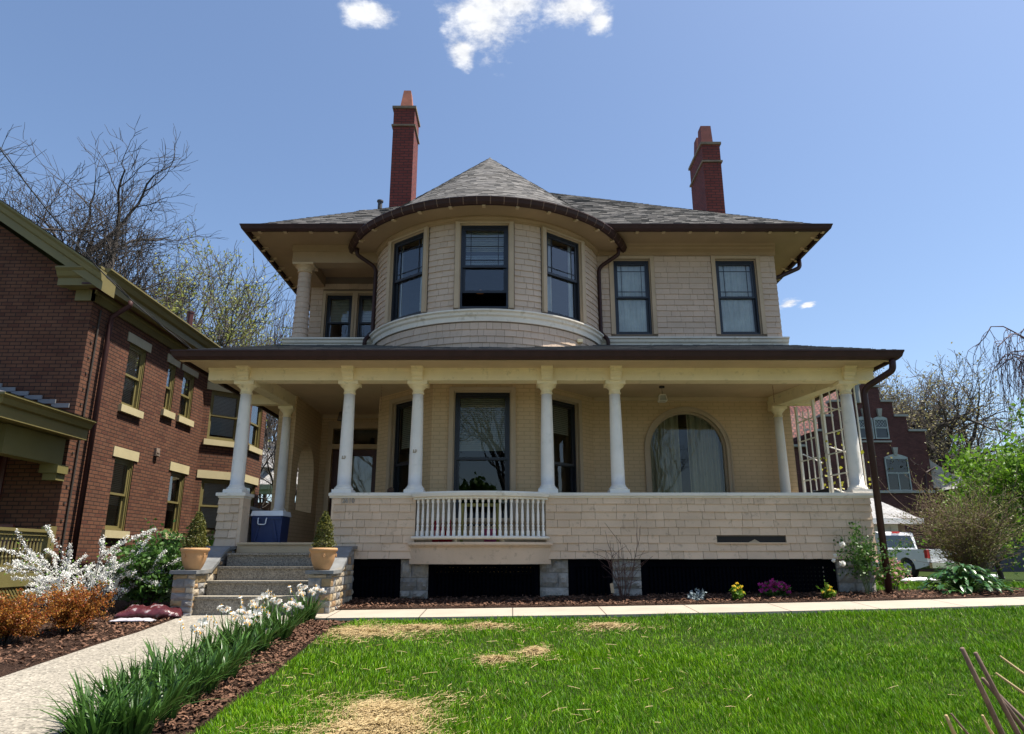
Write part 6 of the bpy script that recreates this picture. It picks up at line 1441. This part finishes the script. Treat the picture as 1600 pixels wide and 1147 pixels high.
def plant_garden():
    S = shrub
    p = gp(178, 958)
    S('white_blossom_shrub', 'large shrub covered in white blossom with arching branches by the brick wall', g3(-5.62, 9.72), 30, 1.0, 1.05, 31, GREENL, .020, 8, arch=.28, r=.010, sub=3, flower=WHITEP, fl_s=.0165, fl_per=210, fl_from=.25, sx=1.1, sp=.03)
    S('green_shrub', 'leafy mid-green shrub between the white blossom and the stone pier', g3(-5.02, 10.05), 50, .92, .36, 32, GREEND, .042, 26, sub=5, arch=.1, sp=.045)
    S('green_shrub', 'low green shrub tucked against the brick wall beside the steps', g3(-5.0, 11.5), 30, .95, .5, 39, GREENL, .036, 22, sub=5, arch=.1, sp=.045)
    p = gp(30, 1010); S('orange_shrub', 'orange-leaved low shrub at the left edge of the bed', (p.x - .15, p.y, p.z), 60, .46, .62, 33, ORANGEL, .016, 46, sub=4, arch=.1, r=.004, tmin=.0015, sp=.018)
    p = gp(108, 992); S('orange_shrub', 'orange-red leaved low shrub in front of the white blossom', (p.x, p.y, p.z), 55, .46, .58, 34, ORANGEL, .016, 46, sub=4, arch=.1, r=.004, tmin=.0015, sp=.018)
    S('brown_shrub', 'tall twiggy brown-green shrub in front of the white truck', gat(1518, 15.5), 170, 2.0, .46, 35, SHRUBL, .024, 10, arch=.06, r=.010, sub=5, bark=mat('tan_twig', (.15, .105, .07), .9, .25, 3, 0), sp=.04)
    S('rose_bush', 'rose bush with white blooms at the right corner of the porch', g3(5.22, 10.72), 14, 1.0, .42, 36, GREEND, .032, 24, sub=4, arch=.15, r=.006, sp=.04, bark=mat('green_cane', (.08, .11, .04), .6))
    S('pink_shrub', 'small shrub with pink flowers behind the corner downspout', g3(5.95, 11.3), 16, .55, .55, 37, GREENL, .034, 16, sub=3, arch=.15, flower=leaf_mat('pink_petal', (.55, .22, .24), (.7, .4, .4), .2), fl_s=.04, fl_per=5, fl_from=.5)
    S('bare_bush', 'bare twiggy bush against the stone pier under the porch', g3(1.62, 10.62), 13, .86, .45, 38, BUD, .01, 0, sub=4, arch=.05, r=.006, bark=mat('red_brown_twig', (.085, .042, .032), .8))
    # rose blooms
    rb = [o for o in bpy.data.objects if o.name.startswith('rose_bush')][0]
    for (px, py, s) in ((1316, 851, .05), (1303, 876, .035), (1316, 881, .05), (1305, 868, .03)):
        c = at(px, py, 10.55); rng = np.random.default_rng(int(px)); n = 40; d = rng.normal(0, 1, (n, 3)); d /= np.linalg.norm(d, axis=1)[:, None]
        V, F = leaves_np(np.array(c) + d * s * .55, s * .8, rng, .003, el=1.1); np_mesh('bloom', V, F, WHITEP, rb)
    # tag hanging in the bare bush
    q = MB(); c = at(957, 920, 10.5); q.hexa([(c.x - .02, c.y, c.z - .06), (c.x + .03, c.y + .01, c.z - .06), (c.x + .03, c.y + .016, c.z - .06), (c.x - .02, c.y + .006, c.z - .06)], [(c.x - .035, c.y, c.z + .07), (c.x + .012, c.y + .01, c.z + .08), (c.x + .012, c.y + .016, c.z + .08), (c.x - .035, c.y + .006, c.z + .07)])
    tag(q.build('plant_tag', MATS['tan_bare_wood']), 'tan plant tag hanging low in the bare bush', 'tag')
    # small bedding plants
    def clump(name, label, px, py, w, h, seed, leaf, n, ls, flower=None, fn=0, fs=.03, stemmy=False, pos=None, fol='leaves'):
        p = gp(px, py) if pos is None else Vector(pos); rng = np.random.default_rng(seed); root = thing(name, label, 'flowers' if flower else 'plant', p); C = Tubes(); L = []; tops = []
        for _ in range(n):
            a = rng.uniform(0, 6.28); s = math.sqrt(rng.uniform(0, 1)) * w; t = np.array((p.x + s * math.cos(a), p.y + s * math.sin(a), p.z + h * rng.uniform(.45, .95) * (1 - .35 * (s / w) ** 2))); b = np.array((p.x + .3 * s * math.cos(a), p.y + .3 * s * math.sin(a), p.z)); mid = (t + b) / 2 + (t - b) * np.array((-.1, -.1, .12)); C.add([b, mid, t], .004, .0025, 3); tops.append(t); L += [mid, t, (mid + t) / 2, (mid + b) / 2, t]
        C.build('stems', leaf, root); V, F = leaves_np(L, ls, rng, ls * .5, el=2.2); np_mesh(fol, V, F, leaf, root)
        for k in range(fn):
            t = tops[k] + np.array((0, 0, h * .06)); m = 14; d = rng.normal(0, 1, (m, 3)); d[:, 2] = np.abs(d[:, 2]) * .6; d /= np.linalg.norm(d, axis=1)[:, None]
            V, F = leaves_np(t + d * fs * .5, fs * .7, rng, fs * .08, el=1.2); np_mesh('blossom', V, F, flower, root)
        return root
    clump('blue_grey_plant', 'small blue-grey leaved plant in the mulch bed', 1090, 943, .14, .22, 51, BLUEL, 46, .022)
    clump('yellow_daffodils', 'yellow daffodils in the mulch bed between blue-grey plant and magenta flowers', 1153, 943, .09, .27, 52, GREENL, 26, .035, YELLOWP, 9, .034)
    clump('yellow_daffodils', 'yellow daffodils in the mulch bed beside the rose bush', 1293, 940, .10, .25, 53, GREENL, 26, .035, YELLOWP, 9, .034)
    clump('magenta_flowers', 'clump of magenta and pink flowers under the dark lattice', 1211, 936, .22, .26, 54, GREEND, 70, .04, MAGP, 52, .055)
    # broad-leaved plant
    rng = np.random.default_rng(61); p = gp(1510, 930); root = thing('broadleaf_plant', 'low plant with broad glossy green leaves beside the walk', 'plant', p); q = MB(); st = Tubes()
    for k in range(240):
        a = rng.uniform(0, 6.28); s = rng.uniform(.05, .58); h = .42 * (1 - (s / .62) ** 2) * rng.uniform(.6, 1.05) + .03; c = Vector((p.x + s * math.cos(a) * 1.05, p.y + s * math.sin(a) * .75, p.z + h)); d = Vector((math.cos(a), math.sin(a), rng.uniform(-.6, .5))).normalized(); sd_ = d.cross(Vector((0, 0, 1))).normalized(); n_ = sd_.cross(d); L = rng.uniform(.08, .16); w = L * .26
        st.add([np.array((p.x, p.y, p.z)), np.array(c) * .5 + np.array((p.x, p.y, p.z + h)) * .5, np.array(c)], .006, .004, 3)
        rows = [[c, c, c]]
        pr = None
        for u, ww in ((.0, .05), (.25, .8), (.5, 1.), (.75, .7), (1., .02)):
            cc = c + d * L * u - Vector((0, 0, 1)) * L * .35 * u * u; row = (cc - sd_ * w * ww + n_ * w * .35 * ww, cc, cc + sd_ * w * ww + n_ * w * .35 * ww)
            row = [q.P(x) for x in row]
            if pr: q.f += [[pr[0], pr[1], row[1], row[0]], [pr[1], pr[2], row[2], row[1]]]
            pr = row
    st.build('stems', GREEND, root); q.build('leaves', HOSTAL, root, smooth=True)
    # daffodils in a row along the path: four kinds of clump, then copies
    def daff(seed, n, H, nb, W):
        rng = np.random.default_rng(seed); V, F = [], []; k = 0
        for _ in range(n):
            a = rng.uniform(0, 6.28); s = W * math.sqrt(rng.uniform(0, 1)); b = np.array((s * math.cos(a) * .55, s * math.sin(a) * .55, 0)); o = np.array((math.cos(a + rng.normal(0, .5)), math.sin(a + rng.normal(0, .5)), 0)); L = H * rng.uniform(.65, 1.15); lean = rng.uniform(.1, .8); w = rng.uniform(.007, .0125); sd_ = np.array((-o[1], o[0], 0)); tw = rng.uniform(-.6, .6); m = 6; bend = rng.uniform(0, 1.0) ** 2 * 1.1
            if rng.random() < .16: bend += .9
            for i in range(m):
                t = i / (m - 1); p = b + o * L * (lean * t ** 1.4 + .30 * bend * t ** 3) + np.array((0, 0, L * (t - .28 * bend * t ** 3 - .12 * lean * t * t))); ww = w * (1 - t ** 3) + .0006; s2 = sd_ * math.cos(tw * t) + np.array((0, 0, 1)) * math.sin(tw * t) * .4; V += [p - s2 * ww, p + s2 * ww]
                if i: F.append((k + 2 * i - 2, k + 2 * i - 1, k + 2 * i + 1, k + 2 * i))
            k += 2 * m
        me = [('leaves', np.array(V), np.array(F), DAFL)]; fl = []
        for _ in range(nb):
            a = rng.uniform(0, 6.28); s = rng.uniform(.02, W * 1.1); h = H * rng.uniform(.95, 1.2); top = Vector((s * math.cos(a), s * math.sin(a), h)); q = MB(); q.tube([(s * .3 * math.cos(a), s * .3 * math.sin(a), 0), (s * .7 * math.cos(a), s * .7 * math.sin(a), h * .6), top - Vector((0, 0, .03)), top], .0032, 4, .0025)
            fs = []
            for e in range(rng.integers(2, 5)):
                hd = MB(); cu = MB(); fs.append((hd, cu))
                f = Vector((rng.normal(0, .6), -.9 + rng.normal(0, .5), rng.normal(.15, .3))).normalized(); c = top + Vector(rng.normal(0, .016, 3)) + f * .012; u = f.orthogonal().normalized(); v = f.cross(u)
                for j in range(6):
                    an = j * 1.0472; d = u * math.cos(an) + v * math.sin(an); pe = u * -math.sin(an) + v * math.cos(an); hd.face(c, c + d * .013 + pe * .0095 - f * .001, c + d * .026 - f * .004, c + d * .013 - pe * .0095 - f * .001)
                ring = [c + f * .003 + (u * math.cos(j) + v * math.sin(j)) * .006 for j in (0, 1.05, 2.1, 3.14, 4.2, 5.25)]; r2 = [c + f * .011 + (u * math.cos(j) + v * math.sin(j)) * .0085 for j in (0, 1.05, 2.1, 3.14, 4.2, 5.25)]
                for j in range(6): cu.face(ring[j], ring[(j + 1) % 6], r2[(j + 1) % 6], r2[j])
            fl.append((q, fs))
        return me, fl
    def daff_thing(proto, label, loc, rz):
        root = thing('daffodil_clump', label, 'daffodils', loc, rz, 'daffodil clumps along the path'); me, fl = proto
        for nm, V, F, m in me: o = np_mesh(nm, V, F, m); adopt(o, root)
        for q, fs in fl:
            s_ = adopt(q.build('flower_stalk', DAFL), root)
            for hd, cu in fs: b = hd.build('blossom', WHITEP, s_); b.matrix_parent_inverse = Matrix(); c = cu.build('cup', CUPP, s_); c.matrix_parent_inverse = Matrix()
        return root
    near_p = [daff(201, 115, .36, 0, .24), daff(202, 105, .34, 0, .22)]; far_p = [daff(203, 75, .34, 9, .15), daff(204, 60, .36, 7, .14), daff(205, 70, .33, 8, .15)]
    spots = [(468, 972, 1), (440, 980, 1), (408, 984, 1), (415, 1003, 1), (376, 1004, 1), (385, 1020, 1), (345, 1020, 1), (352, 1040, 1), (312, 1040, 1), (322, 1064, 0), (285, 1058, 1), (290, 1086, 0), (250, 1075, 0), (258, 1104, 0), (215, 1097, 0), (222, 1130, 0), (178, 1120, 0), (180, 1160, 0), (140, 1148, 0), (120, 1175, 0)]
    ordn = 'first second third fourth fifth sixth seventh eighth ninth tenth eleventh twelfth thirteenth fourteenth fifteenth sixteenth seventeenth eighteenth nineteenth twentieth'.split()
    made = {}; 
    for i, (px, py, k) in enumerate(spots):
        p = gp(px + (24 if i % 2 else 12), py); pr = (far_p if k else near_p); j = i % len(pr); lb = f'{ordn[i]} daffodil clump from the steps along the path, ' + ('in white bloom' if k else 'leaves without flowers')
        loc, rz = (p.x, p.y, p.z + .01), i * 2.1
        if (k, j) not in made: made[(k, j)] = daff_thing(pr[j], lb, loc, rz)
        else:
            c = copy_tree(made[(k, j)]); c.location = loc; c.rotation_euler = (0, 0, rz); c['label'] = lb
        
    # cut stems close to the camera
    rng = np.random.default_rng(71); base = Vector((2.55, 3.05, gz(2.5, 3.05))); root = thing('cut_shrub', 'bundle of bare cut shrub stems close up at the lower right', 'shrub', base)
    for k, (x0, y0, x1, y1, Y0, Y1, r) in enumerate(((1572, 1160, 1503, 1013, 3.0, 2.9, .012), (1598, 1160, 1524, 1020, 3.05, 3.0, .011), (1615, 1160, 1535, 1060, 3.1, 3.05, .010), (1500, 1165, 1478, 1118, 3.0, 2.95, .009), (1560, 1160, 1535, 1118, 2.9, 2.85, .007), (1660, 1130, 1556, 1052, 3.2, 3.25, .007), (1650, 1090, 1562, 1025, 3.2, 3.3, .006), (1530, 1165, 1486, 1115, 3.0, 2.95, .005), (1640, 1165, 1560, 1085, 3.1, 3.2, .009))):
        a, b = at(x0, y0, Y0), at(x1, y1, Y1); d = a - b; bs = a + d * 1.2 * ((base.z - a.z) / (d.z * 1.2)) if d.z < -.02 else a; bs = Vector((a.x * .4 + base.x * .6, a.y * .4 + base.y * .6, base.z)); q = MB(); q.tube([bs, a, (a + b) / 2 + Vector((rng.normal(0, .008), 0, rng.normal(0, .008))), b], [r, r, r * .9, r * .75], 8); q.build('stem', mat('cut_stem_bark', (.13, .085, .06), .8, .4, 14, .4, 60, .003) if 'cut_stem_bark' not in MATS else (MATS['cut_stem_bark'] if k not in (3, 4, 5, 6) else STRAW), root, smooth=True)
plant_garden()

# ------------------------------------------------------------------ things on and around the porch
def build_small():
    # terracotta pots with clipped evergreens
    def pot(label, loc, seed):
        rng = np.random.default_rng(seed); root = thing('potted_topiary', label, 'potted plant', loc, seed * .7, 'potted evergreens on the stone piers')
        q = MB(); n = 32; prof = [(.085, 0), (.10, .01), (.125, .06), (.15, .13), (.163, .20), (.168, .235), (.183, .245), (.188, .265), (.183, .285), (.165, .288), (.155, .25)]
        rings = [[q.P(((r * (1 + (.035 * abs(math.cos(4 * 6.28318 * k / n / 2)) ** 8 if .03 < z < .23 else 0))) * math.cos(6.28318 * k / n), (r * (1 + (.035 * abs(math.cos(4 * 6.28318 * k / n / 2)) ** 8 if .03 < z < .23 else 0))) * math.sin(6.28318 * k / n), z)) for k in range(n)] for r, z in prof]
        for A, B in zip(rings, rings[1:]):
            for k in range(n): q.f.append([A[k], A[(k + 1) % n], B[(k + 1) % n], B[k]])
        q.f.append(rings[0][::-1]); p = adopt(q.build('pot', TERRA, root, smooth=True), root)
        q = MB()
        for k in range(4):
            a = k * 1.5708 + .5
            for j in range(6): b = a + .05 * math.cos(j); c = Vector((.171 * math.cos(b), .171 * math.sin(b), .19 + .018 * math.sin(j * 1.05))); q.lathe([(.001, -.009), (.009, -.005), (.009, .005), (.001, .009)], (c.x + .004 * math.cos(b), c.y), 6, c.z)
        e = q.build('rosette', TERRA, p); e.matrix_parent_inverse = Matrix()
        q = MB(); q.face(*[(.158 * math.cos(k * .4488), .158 * math.sin(k * .4488), .262) for k in range(14)]); e = q.build('soil', MULCH, p); e.matrix_parent_inverse = Matrix()
        P = []
        for _ in range(2600):
            t = rng.uniform(0, 1) ** 1.15; r = (.155 * (1 - t) ** .75 + .012) * math.sqrt(rng.uniform(.45, 1.1)) * (1 + .12 * math.sin(9 * t + seed)) * (.72 if t < .08 else 1); a = rng.uniform(0, 6.28); P.append((r * math.cos(a), r * math.sin(a), .285 + .47 * t))
        V, F = leaves_np(P, .017, rng, .008, el=1.7); adopt(np_mesh('foliage', V, F, TOPI, root), root)
        q = MB(); q.tube([(0, 0, .2), (0, 0, .68)], .012, 6, .005); adopt(q.build('stem', BARKD, root), root)
        return root
    pot('terracotta pot with conical evergreen on the stone pier beside the white blossom', (-4.27, 9.70, -.18), 1)
    pot('terracotta pot with conical evergreen on the stone pier below the house number', (-2.53, 9.66, -.18), 2)
    # blue cooler
    q0 = (-3.9, 11.7, DECK); root = thing('cooler', 'dark blue cooler with white lid on the porch floor', 'cooler', q0)
    BLUE = mat('blue_plastic', (.010, .027, .105), .45, .08, 4, .05); LIDW = mat('white_plastic', (.72, .74, .78), .4, .04)
    X0, X1, Y0, Y1 = -4.15, -3.66, 11.34, 11.74
    q = MB(); q.hexa([(X0 + .02, Y0 + .02, DECK + .002), (X1 - .02, Y0 + .02, DECK + .002), (X1 - .02, Y1, DECK + .002), (X0 + .02, Y1, DECK + .002)], [(X0, Y0, .62), (X1, Y0, .62), (X1, Y1, .62), (X0, Y1, .62)]); q.box(X0 + .02, X1 - .02, Y0 - .012, Y0 + .01, .57, .61)
    q.hexa([(X0 + .05, Y0 + .0, DECK + .03), (X0 + .09, Y0 + .0, DECK + .03), (X0 + .09, Y0 + .02, DECK + .03), (X0 + .05, Y0 + .02, DECK + .03)], [(X0 + .12, Y0 - .016, .54), (X0 + .16, Y0 - .016, .54), (X0 + .16, Y0 + .02, .54), (X0 + .12, Y0 + .02, .54)]); q.hexa([(X1 - .09, Y0, DECK + .03), (X1 - .05, Y0, DECK + .03), (X1 - .05, Y0 + .02, DECK + .03), (X1 - .09, Y0 + .02, DECK + .03)], [(X1 - .16, Y0 - .016, .54), (X1 - .12, Y0 - .016, .54), (X1 - .12, Y0 + .02, .54), (X1 - .16, Y0 + .02, .54)]); q.build('body', BLUE, root)
    q = MB(); q.hexa([(X0 - .015, Y0 - .015, .622), (X1 + .015, Y0 - .015, .622), (X1 + .015, Y1 + .015, .622), (X0 - .015, Y1 + .015, .622)], [(X0, Y0, .70), (X1, Y0, .70), (X1, Y1, .70), (X0, Y1, .70)]); q.build('lid', LIDW, root)
    q = MB(); xm = (X0 + X1) / 2 - .06; q.tube([(xm - .065, Y0 - .02, .585), (xm - .065, Y0 - .045, .57), (xm - .06, Y0 - .05, .50), (xm - .04, Y0 - .05, .485), (xm + .04, Y0 - .05, .485), (xm + .06, Y0 - .05, .50), (xm + .065, Y0 - .045, .57), (xm + .065, Y0 - .02, .585)], .009, 8); q.build('handle', LIDW, root, smooth=True)
    # trellises and the climber
    TRW = mat('trellis_paint', (.86, .82, .71), .6, .08, 5, .1)
    for (xa, ya, xb, yb, zt, lb) in ((5.40, 13.0, 5.46, 12.38, 2.74, 'white wooden ladder trellis beside the brick house wall'), (5.50, 12.1, 5.60, 11.42, 2.93, 'white wooden ladder trellis just behind the right corner column')):
        root = thing('trellis', lb, 'trellis', (xa, ya, .20), 0, 'trellises at the right end of the porch'); a, b = Vector((xa, ya, .3)), Vector((xb, yb, .3)); up = Vector((0, 0, 1))
        for t in (0, 1):
            p = a.lerp(b, t); q = MB(); q.box(p.x - .018, p.x + .018, p.y - .032, p.y + .032, .3, zt); q.build('rail', TRW, root)
        for t in (.3, .62, 1.3):
            p = a.lerp(b, t); q = MB(); q.box(p.x + .02, p.x + .035, p.y - .014, p.y + .014, .35, zt - .12 - .1 * (t > 1)); q.build('upright', TRW, root)
        z, k = .62, 0
        while z < zt - .05:
            q = MB(); e = b + (b - a) * .0; dz = (.0 if k % 2 else -.0); q.tube([(a.x - .02, a.y, z), (e.x - .02, e.y, z)], .014, 4); q.build('rung', TRW, root)
            if k % 2: q = MB(); q.tube([(a.x + .045, a.y, z + .14), (b.x + .045, b.y, z - .10)], .013, 4); q.build('brace', WHITE, root)
            z += .36; k += 1
    rng = np.random.default_rng(81); root = thing('climbing_vine', 'yellow-green leafy vine climbing the trellises', 'vine', (5.62, 12.2, -.55)); C = Tubes(); LP = []
    for k in range(9):
        p = np.array((5.62 + rng.uniform(-.05, .1), rng.uniform(11.5, 12.6), -.6)); pts = [p]; H = rng.uniform(1.6, 2.6)
        for j in range(10): p = p + np.array((rng.normal(0, .03), rng.normal(0, .10), H / 10)); pts.append(p)
        C.add(pts, .008, .003, 3); LP += [pts[i] + rng.normal(0, .06, 3) for i in rng.integers(5, 11, 11)]
    C.build('stems', BARKD, root); V, F = leaves_np(LP, .055, rng, .05, el=1.2); np_mesh('leaves', V, F, leaf_mat('yellow_green_leaf', (.30, .30, .03), (.50, .46, .06), .45), root)
    # porch chair behind the parapet
    root = thing('porch_chair', 'black-framed porch chair with dusty pink cushion behind the right parapet', 'chair', (4.95, 11.95, DECK)); BL = mat('black_metal', (.015, .015, .016), .5); x, y = 4.98, 12.0
    q = MB(); q.box(x - .3, x + .3, y - .3, y + .3, .55, .59); q.build('seat', BL, root)
    for sx in (-.28, .28):
        for sy in (-.28, .28): q = MB(); q.tube([(x + sx, y + sy, DECK), (x + sx, y + sy, .55 if sx < 0 else 1.08)], .016, 6); q.build('leg', BL, root)
    q = MB(); q.box(x + .265, x + .295, y - .27, y + .27, 1.02, 1.09); q.box(x + .27, x + .29, y - .27, y + .27, .8, .83); q.build('backrest', BL, root)
    q = MB(); q.M = Matrix.Translation((x - .16, y - .1, .86)) @ Matrix.Rotation(R(-35), 4, 'Y'); q.lathe([(.001, -.05), (.17, -.045), (.22, .0), (.17, .05), (.001, .06)], (0, 0), 20); tag(q.build('cushion', mat('pink_cloth', (.46, .22, .17), .9, .1, 4, .2, 30), None, smooth=True), 'dusty pink round cushion on the black porch chair', 'cushion')
    # hanging lantern
    c = at(1034, 604, 12.25); root = thing('hanging_lantern', 'small pale lantern hanging from the porch ceiling by the arched window', 'lantern', (c.x, 12.25, CEIL))
    q = MB(); q.lathe([(.05, -.03), (.05, 0)], (c.x, 12.25), 10, CEIL - .002); q.tube([(c.x, 12.25, CEIL - .03), (c.x, 12.25, CEIL - .16)], .006, 5); q.build('stem', BARKD, root)
    q = MB(); z = CEIL - .28; s = .052; t = .07
    for (sx, sy) in ((-1, -1), (1, -1), (1, 1), (-1, 1)): q.tube([(c.x + sx * t, 12.25 + sy * t, z), (c.x + sx * s, 12.25 + sy * s, z + .11)], .007, 4)
    for zz, w in ((z, t), (z + .11, s)):
        for a in range(4): cs = [(-1, -1), (1, -1), (1, 1), (-1, 1), (-1, -1)]; q.tube([(c.x + cs[a][0] * w, 12.25 + cs[a][1] * w, zz), (c.x + cs[a + 1][0] * w, 12.25 + cs[a + 1][1] * w, zz)], .007, 4)
    q.build('frame', RAILW, root)
    q = MB(); q.hexa([(c.x - .06, 12.19, z + .01), (c.x + .06, 12.19, z + .01), (c.x + .06, 12.31, z + .01), (c.x - .06, 12.31, z + .01)], [(c.x - .045, 12.205, z + .10), (c.x + .045, 12.205, z + .10), (c.x + .045, 12.295, z + .10), (c.x - .045, 12.295, z + .10)]); q.build('glass_body', mat('milky_glass', (.34, .34, .30), .3), root)
    # swing chains
    for (px, pyb, lb) in ((597, 640, 'thin chain hanging from the ceiling beside the left bay window'), (1207, 628, 'thin chain hanging from the ceiling above the back column')):
        a = at(px, 600, 12.2); zb = at(px, pyb, 12.2).z; q = MB(); z = CEIL
        while z > zb: q.box(a.x - .006, a.x + .006, 12.197, 12.203, z - .03, z) if int(z * 40) % 2 else q.box(a.x - .003, a.x + .003, 12.194, 12.206, z - .03, z); z -= .026
        tag(q.build('swing_chain', mat('rusty_chain', (.30, .17, .11), .6) if 'rusty_chain' not in MATS else MATS['rusty_chain']), lb, 'chain', 'porch swing chains')
    # bell-shaped ornament and seed-head
    c = at(533, 652, 13.4); q = MB(); q.tube([(c.x, 13.4, CEIL), (c.x, 13.4, c.z + .12)], .004, 4); q.lathe([(.015, .12), (.05, .09), (.06, .02), (.075, -.06), (.07, -.065), (.01, -.05)], (c.x, 13.4), 12, c.z); tag(q.build('wind_bell', mat('bronze', (.10, .07, .05), .5, metal=.6), smooth=True), 'small dark bell hanging by the front door', 'bell')
    c = at(610, 767, 11.15); rng = np.random.default_rng(83); d = rng.normal(0, 1, (260, 3)); d /= np.linalg.norm(d, axis=1)[:, None]; V, F = leaves_np(np.array((c.x, 11.18, 1.0)) + d * .045, .02, rng, .004); o = np_mesh('twig_ball', V, F, mat('dry_brown', (.16, .09, .055), .9, .3)); tag(o, 'small brown twig ball on the porch rail beside a column', 'ornament')
    # red and pink things and a yellow frame behind the balusters
    RED = mat('red_plastic', (.36, .012, .02), .4, .1); PINK = mat('pink_plastic', (.45, .07, .16), .45)
    for i, (px, h, m, lb) in enumerate(((681, .34, RED, 'red skittle-shaped toy behind the balusters, leftmost of three'), (692, .40, RED, 'red skittle-shaped toy behind the balusters, middle of three'), (702, .36, RED, 'red skittle-shaped toy behind the balusters, rightmost of three'))):
        c = at(px, 820, 11.25); q = MB(); q.lathe([(.04, 0), (.055, .02), (.06, h * .35), (.035, h * .65), (.022, h * .78), (.032, h * .9), (.02, h)], (c.x, 11.25), 14, DECK); root = tag(q.build('toy_skittle', m, smooth=True), lb, 'toy', 'toys behind the balustrade')
    c = at(766, 830, 11.25); q = MB(); q.lathe([(.08, 0), (.10, .03), (.11, .2), (.115, .21), (.105, .21), (.09, .02)], (c.x, 11.25), 18, DECK); tag(q.build('pink_bucket', PINK, smooth=True), 'small pink bucket behind the balusters', 'bucket')
    a, b = at(722, 800, 11.55), at(778, 800, 11.55); YL = mat('olive_frame_paint', (.30, .25, .05), .6); root = thing('bench', 'low olive-yellow framed bench on the porch behind the balusters', 'bench', ((a.x + b.x) / 2, 11.6, DECK)); z1 = .78
    for x in (a.x, b.x): q = MB(); q.box(x - .025, x + .025, 11.53, 11.57, DECK, z1); q.build('post', YL, root)
    q = MB(); q.box(a.x - .05, b.x + .05, 11.525, 11.575, z1, z1 + .05); q.build('top_rail', YL, root)
    q = MB(); q.box(a.x + .025, b.x - .025, 11.535, 11.565, .47, .50); q.build('seat_rail', BARKD, root)
    c = at(750, 462, 12.0); q = MB(); q.hexa([(c.x - .05, 11.9, c.z), (c.x + .06, 11.9, c.z), (c.x + .06, 11.93, c.z), (c.x - .05, 11.93, c.z)], [(c.x - .08, 11.9, c.z + .035), (c.x + .09, 11.9, c.z + .035), (c.x + .09, 11.93, c.z + .035), (c.x - .08, 11.93, c.z + .035)]); q.box(c.x - .01, c.x + .03, 11.905, 11.925, c.z + .036, c.z + .08); tag(q.build('toy_boat', mat('orange_wood', (.55, .22, .06), .5)), 'small orange toy boat inside the middle tower window', 'toy')
    # bags, cloth
    rng = np.random.default_rng(91)
    def bag(name, label, cat, p, L, Wd, H, m, seed, rz):
        q = MB(Matrix.Translation(p) @ Matrix.Rotation(rz, 4, 'Z')); nu, nv = 22, 14; rg = np.random.default_rng(seed); rows = []
        for j in range(nv + 1):
            row = []
            for i in range(nu + 1):
                u, v = i / nu * 2 - 1, j / nv * 2 - 1; e = max(0, 1 - abs(u) ** 3.5) * max(0, 1 - abs(v) ** 3.); row.append(q.P((u * L / 2 * (1 + .03 * math.sin(7 * v)), v * Wd / 2 * (1 + .04 * math.sin(6 * u)), H * e ** .6 * (1 + .14 * math.sin(9 * u + 3 * v) + .08 * rg.normal()) + .006)))
            rows.append(row)
        for r0, r1 in zip(rows, rows[1:]):
            for i in range(nu): q.f.append([r0[i], r0[i + 1], r1[i + 1], r1[i]])
        q.f.append([r[0] for r in rows] + rows[-1][1:] + [r[-1] for r in rows[::-1]][1:] + rows[0][::-1][1:-1])
        return tag(q.build(name, m, smooth=True), label, cat)
    m, nt, b = new_mat('maroon_bag_plastic'); v = noise(nt, 9, 3, .5)
    nt.links.new(ramp(nt, v, [(.40, (.055, .012, .016)), (.58, (.09, .022, .026)), (.66, (.30, .26, .27)), (.72, (.07, .018, .022))]), b.inputs['Base Color']); b.inputs['Roughness'].default_value = .25; bump(nt, b, noise(nt, 14, 4), .6, .02)
    p = gp(222, 968); bag('mulch_bag', 'maroon plastic mulch bag lying on the bed beside the path', 'bag', (p.x + .1, p.y + .02, p.z + .03), .78, .46, .13, m, 5, R(12))
    p = gp(205, 975); bag('plastic_bag', 'flattened silvery plastic bag in front of the maroon bag', 'bag', (p.x + .02, p.y, p.z + .03), .5, .2, .03, mat('silver_plastic', (.5, .48, .52), .2, .2, 8, .5, 12, .02), 6, R(5))
    p = gp(1440, 910); bag('white_cloth', 'white sheet lying on the grass beneath the brown shrub', 'cloth', (p.x - .05, p.y, p.z + .03), 1.0, .35, .09, mat('white_sheet', (.75, .75, .78), .6, .1, 6, .5, 12, .02), 7, R(8))
    p = gp(1556, 904); bag('white_cloth', 'small white bundle on the grass right of the broad-leaved plant', 'cloth', (p.x, p.y, p.z + .03), .5, .3, .1, MATS['white_sheet'], 8, R(-5))
    # overhead service wire
    q = MB(); a, b = at(-60, 150, 7.2), Vector((-5.05, 10.5, 3.15)); pts = [a.lerp(b, t) - Vector((0, 0, .28 * math.sin(math.pi * t))) for t in [i / 24 for i in range(25)]]; q.tube(pts, .008, 6)
    q.tube([p + Vector((.0, .0, .018)) + Vector((.015 * math.sin(i * 1.7), 0, .015 * math.cos(i * 1.7))) for i, p in enumerate(pts)], .0045, 5)
    tag(q.build('service_wire', mat('black_cable', (.02, .02, .022), .6)), 'black twisted overhead wire running down to the porch roof corner', 'wire')
build_small()
